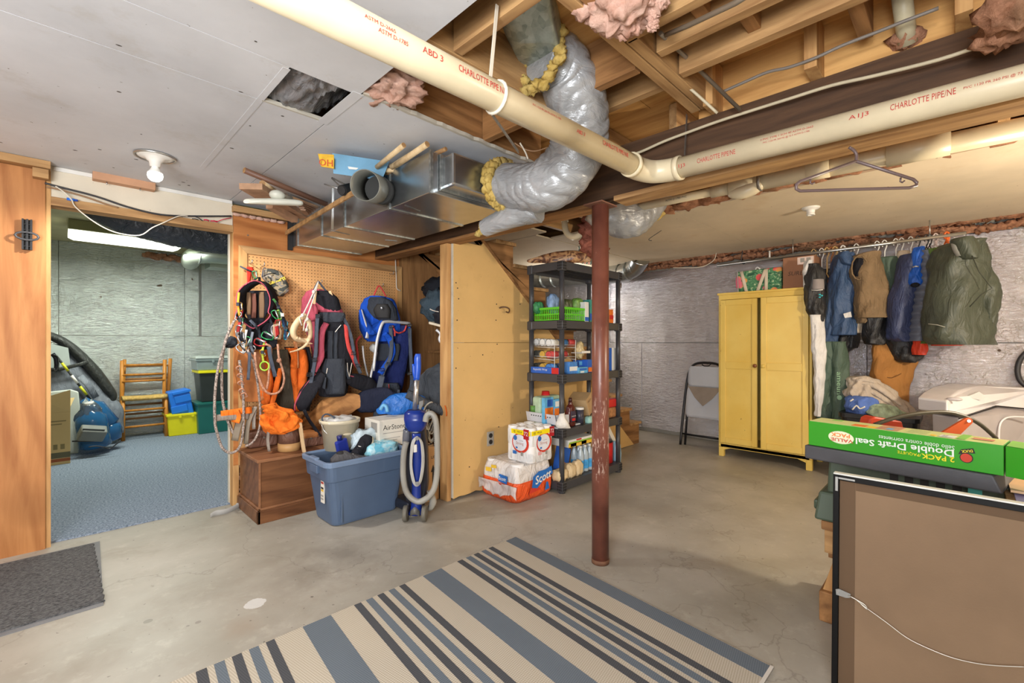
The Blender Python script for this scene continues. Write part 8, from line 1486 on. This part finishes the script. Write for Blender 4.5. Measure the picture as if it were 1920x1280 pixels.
MB().cyl(pa+(pb-pa)*.4, pa+(pb-pa)*.58, .0125, n=12).build('white_section', WHITE, t); MB().tube([py(98, 663, 6.84), py(105, 672, 6.84), py(106, 690, 6.84), py(102, 695, 6.84)], .02, 10, sub=3).build('grip', NYB, t); MB().tube([py(100, 665, 6.82), py(108, 668, 6.82), py(110, 685, 6.82), py(104, 697, 6.82), py(101, 690, 6.82)], .006, 8, sub=3).build('wrist_strap', TK, t)
t = thing('white_board', 'white plastic board standing on carpet behind cardboard box', 'board', py(120, 822, 6.75)); y_ = 6.75; x1 = bx_(152, y_); x0 = bx_(70, y_)
MB().prism([(x0, y_, ZF), (x1-.02, y_, ZF), (x1, y_, .4), (x1-.02, y_, .67), (x1-.08, y_, .70), (x0, y_, .68)], (0, .04, 0)).build('board', mat('board_white', C(214, 222, 212), .5), t, bev=.01)
t = thing('cardboard_box', 'tall open cardboard carton with dark stripe in carpeted room doorway', 'box', py(110, 850, 6.35)); y_ = 6.25; x1 = bx_(132, y_+.0); CBX = mat('carton_tan', C(196, 170, 116), .8, 0, .06, 4); x0 = x1-.55
MB().box((x0, y_, ZF), (x1, y_+.30, .52)).build('carton', CBX, t, bev=.003); MB().prism([(x1-.22, y_, .52), (x1, y_, .52), (x1+.0, y_+.0, .735), (x1-.22, y_-.02, .66)], (0, .005, 0)).build('flap', CBX, t); MB().prism([(x0, y_+.30, .52), (x1, y_+.30, .52), (x1+.04, y_+.4, .62), (x0, y_+.4, .62)], (0, .005, 0)).build('flap', CBX, t)
decal([(x0, y_, .04), (x1, y_, .04), (x1, y_, .07), (x0, y_, .07)], mat('stripe_rust', C(150, 84, 50), .8), t, 'printed_stripe'); decal([(x0, y_, .075), (x1, y_, .075), (x1, y_, .13), (x0, y_, .13)], mat('stripe_olive', C(96, 92, 70), .8), t, 'printed_stripe')
for k in range(3): decal([(x1-.17+.05*k, y_, .16), (x1-.14+.05*k, y_, .16), (x1-.14+.05*k, y_, .21), (x1-.17+.05*k, y_, .21)], mat('print_olive', C(130, 116, 76), .8), t, 'printed_symbol')
for k in range(2): decal([(x1-.2, y_, .43-.03*k), (x1-.03-.03*k, y_, .43-.03*k), (x1-.03-.03*k, y_, .44-.03*k), (x1-.2, y_, .44-.03*k)], mat('print_olive', C(130, 116, 76), .8), t, 'printed_line')
JB = mat('jug_blue', C(60, 130, 190), .08, 0, .12, 6, .1, 10, .5, .55); t = thing('water_jug', 'large blue plastic water jug with white cap on the carpet', 'jug', py(180, 815, 6.7)); q = py(180, 815, 6.62)
MB().lathe((q.x, q.y, ZF+.06), [(.10, 0), (.135, .02), (.135, .12), (.128, .14), (.135, .16), (.135, .28), (.125, .34), (.06, .40), (.04, .43), (.04, .47), (.001, .47)], 28, (-.12, 0, 1)).build('jug', JB, t); c_ = V((q.x, q.y, ZF+.06))+V((-.12, 0, 1)).normalized()*.465; MB().cyl(c_, c_+V((-.12, 0, 1)).normalized()*.035, .043, n=20).build('cap', WHITE, t)
t = thing('water_jug', 'second pale blue jug lying against the first jug', 'jug', py(205, 810, 6.7)); q2 = py(203, 800, 6.75); MB().lathe(q2, [(.09, 0), (.12, .02), (.12, .26), (.05, .34), (.035, .38), (.001, .38)], 24, (-.5, .1, .8)).build('jug', JB, t); MB().lathe(q2+V((0, 0, -.16)), [(.05, 0), (.115, .03), (.12, .14), (.10, .2), (.001, .2)], 24).build('lower_jug', JB, t)
t = thing('plastic_bag', 'wrinkled clear bag around the water jugs', 'bag', py(165, 800, 6.6)); MB().blob(py(166, 785, 6.62), (.10, .08, .19), 14, .4, 3, 2).build('bag', mat('clear_bag', C(210, 224, 230), .12, 0, .05, 6, .4, 14, .6, .92), t)
t = thing('work_light', 'small grey work lamp lying on the carpet by the jugs', 'lamp', py(172, 822, 6.45)); q = py(173, 812, 6.45); MB().obox(q, (.10, 0, -.02), (0, .05, .03), (.02, -.03, .055)).build('housing', mat('lamp_grey', C(120, 124, 120), .5), t, bev=.015, seg=3); MB().obox(q+V((0, -.055, .01)), (.085, 0, -.017), (0, .004, .0), (.012, -.012, .042)).build('lens', mat('lens_grey', C(66, 70, 70), .5), t, bev=.006)
MB().bar(py(135, 827, 6.45), py(185, 826, 6.45), .03, .012).build('stand', BLACK, t)
tag(MB().tube([py(166, 838, 6.3), py(180, 836, 6.3), py(195, 838, 6.3), py(206, 841, 6.3), py(216, 834, 6.3), py(226, 826, 6.3)], .006, 8, sub=3).build('bent_rod', CB), 'bent black metal rod lying on the carpet by chair', 'rod')
# ceiling of the back room
t = thing('fluorescent_light', 'long glowing fluorescent fixture on ceiling of the carpeted room', 'light', (.5, 6.3, 2.3)); MB().box((.10, 6.12, 2.30), (1.0, 6.48, 2.398)).build('housing', mat('fixture_olive', C(150, 150, 110), .5), t, bev=.006); MB().loft([((.10, 6.30, 2.285), .03, .15), ((.14, 6.30, 2.28), .045, .16), ((.96, 6.30, 2.28), .045, .16), ((1.0, 6.30, 2.285), .03, .15)], EZ, EY, p=4, n=20).build('diffuser', mat('tube_glow', C(250, 255, 240), .4, var=0, emit=2.4), t)
t = thing('wrapped_duct', 'black plastic wrapped duct crossing the carpeted room ceiling', 'duct', (1.2, 4.7, 2.0)); WD = mat('black_wrap', C(54, 58, 66), .35, 0, .15, 4, .5, 6)
wrinkled([(.16, 4.62, 2.20), (.35, 4.63, 2.18), (.7, 4.64, 2.16), (1.2, 4.66, 2.15), (1.8, 4.66, 2.15), (2.35, 4.66, 2.15)], [.05, .12, .16, .175, .175, .175], WD, 'wrap', t, 4, amp=.10)
t = thing('round_metal_duct', 'galvanised round duct elbow in the carpeted room near the foil wall', 'duct', py(390, 480, 6.6)); MB().tube([py(440, 482, 6.3), py(400, 478, 6.3), py(375, 478, 6.35), py(361, 482, 6.5), py(357, 490, 6.9), py(356, 492, 7.4)], .098, 22, sub=4).build('tube', mat('duct_pale', C(190, 200, 186), .35, .6), t)
for u in (372, 392): q = py(u, 478, 6.34); MB().cyl(q, q+EX*.012, .103, n=22).build('seam_ring', GALV, t)
t = thing('register_box', 'pale metal register box under the round duct in carpeted room', 'box', py(405, 497, 6.8)); q = py(394, 490, 6.8); MB().box((q.x, 6.8, q.z-.07), (q.x+.5, 7.1, q.z)).build('box', mat('duct_pale', C(190, 200, 186), .35, .6), t, bev=.004)
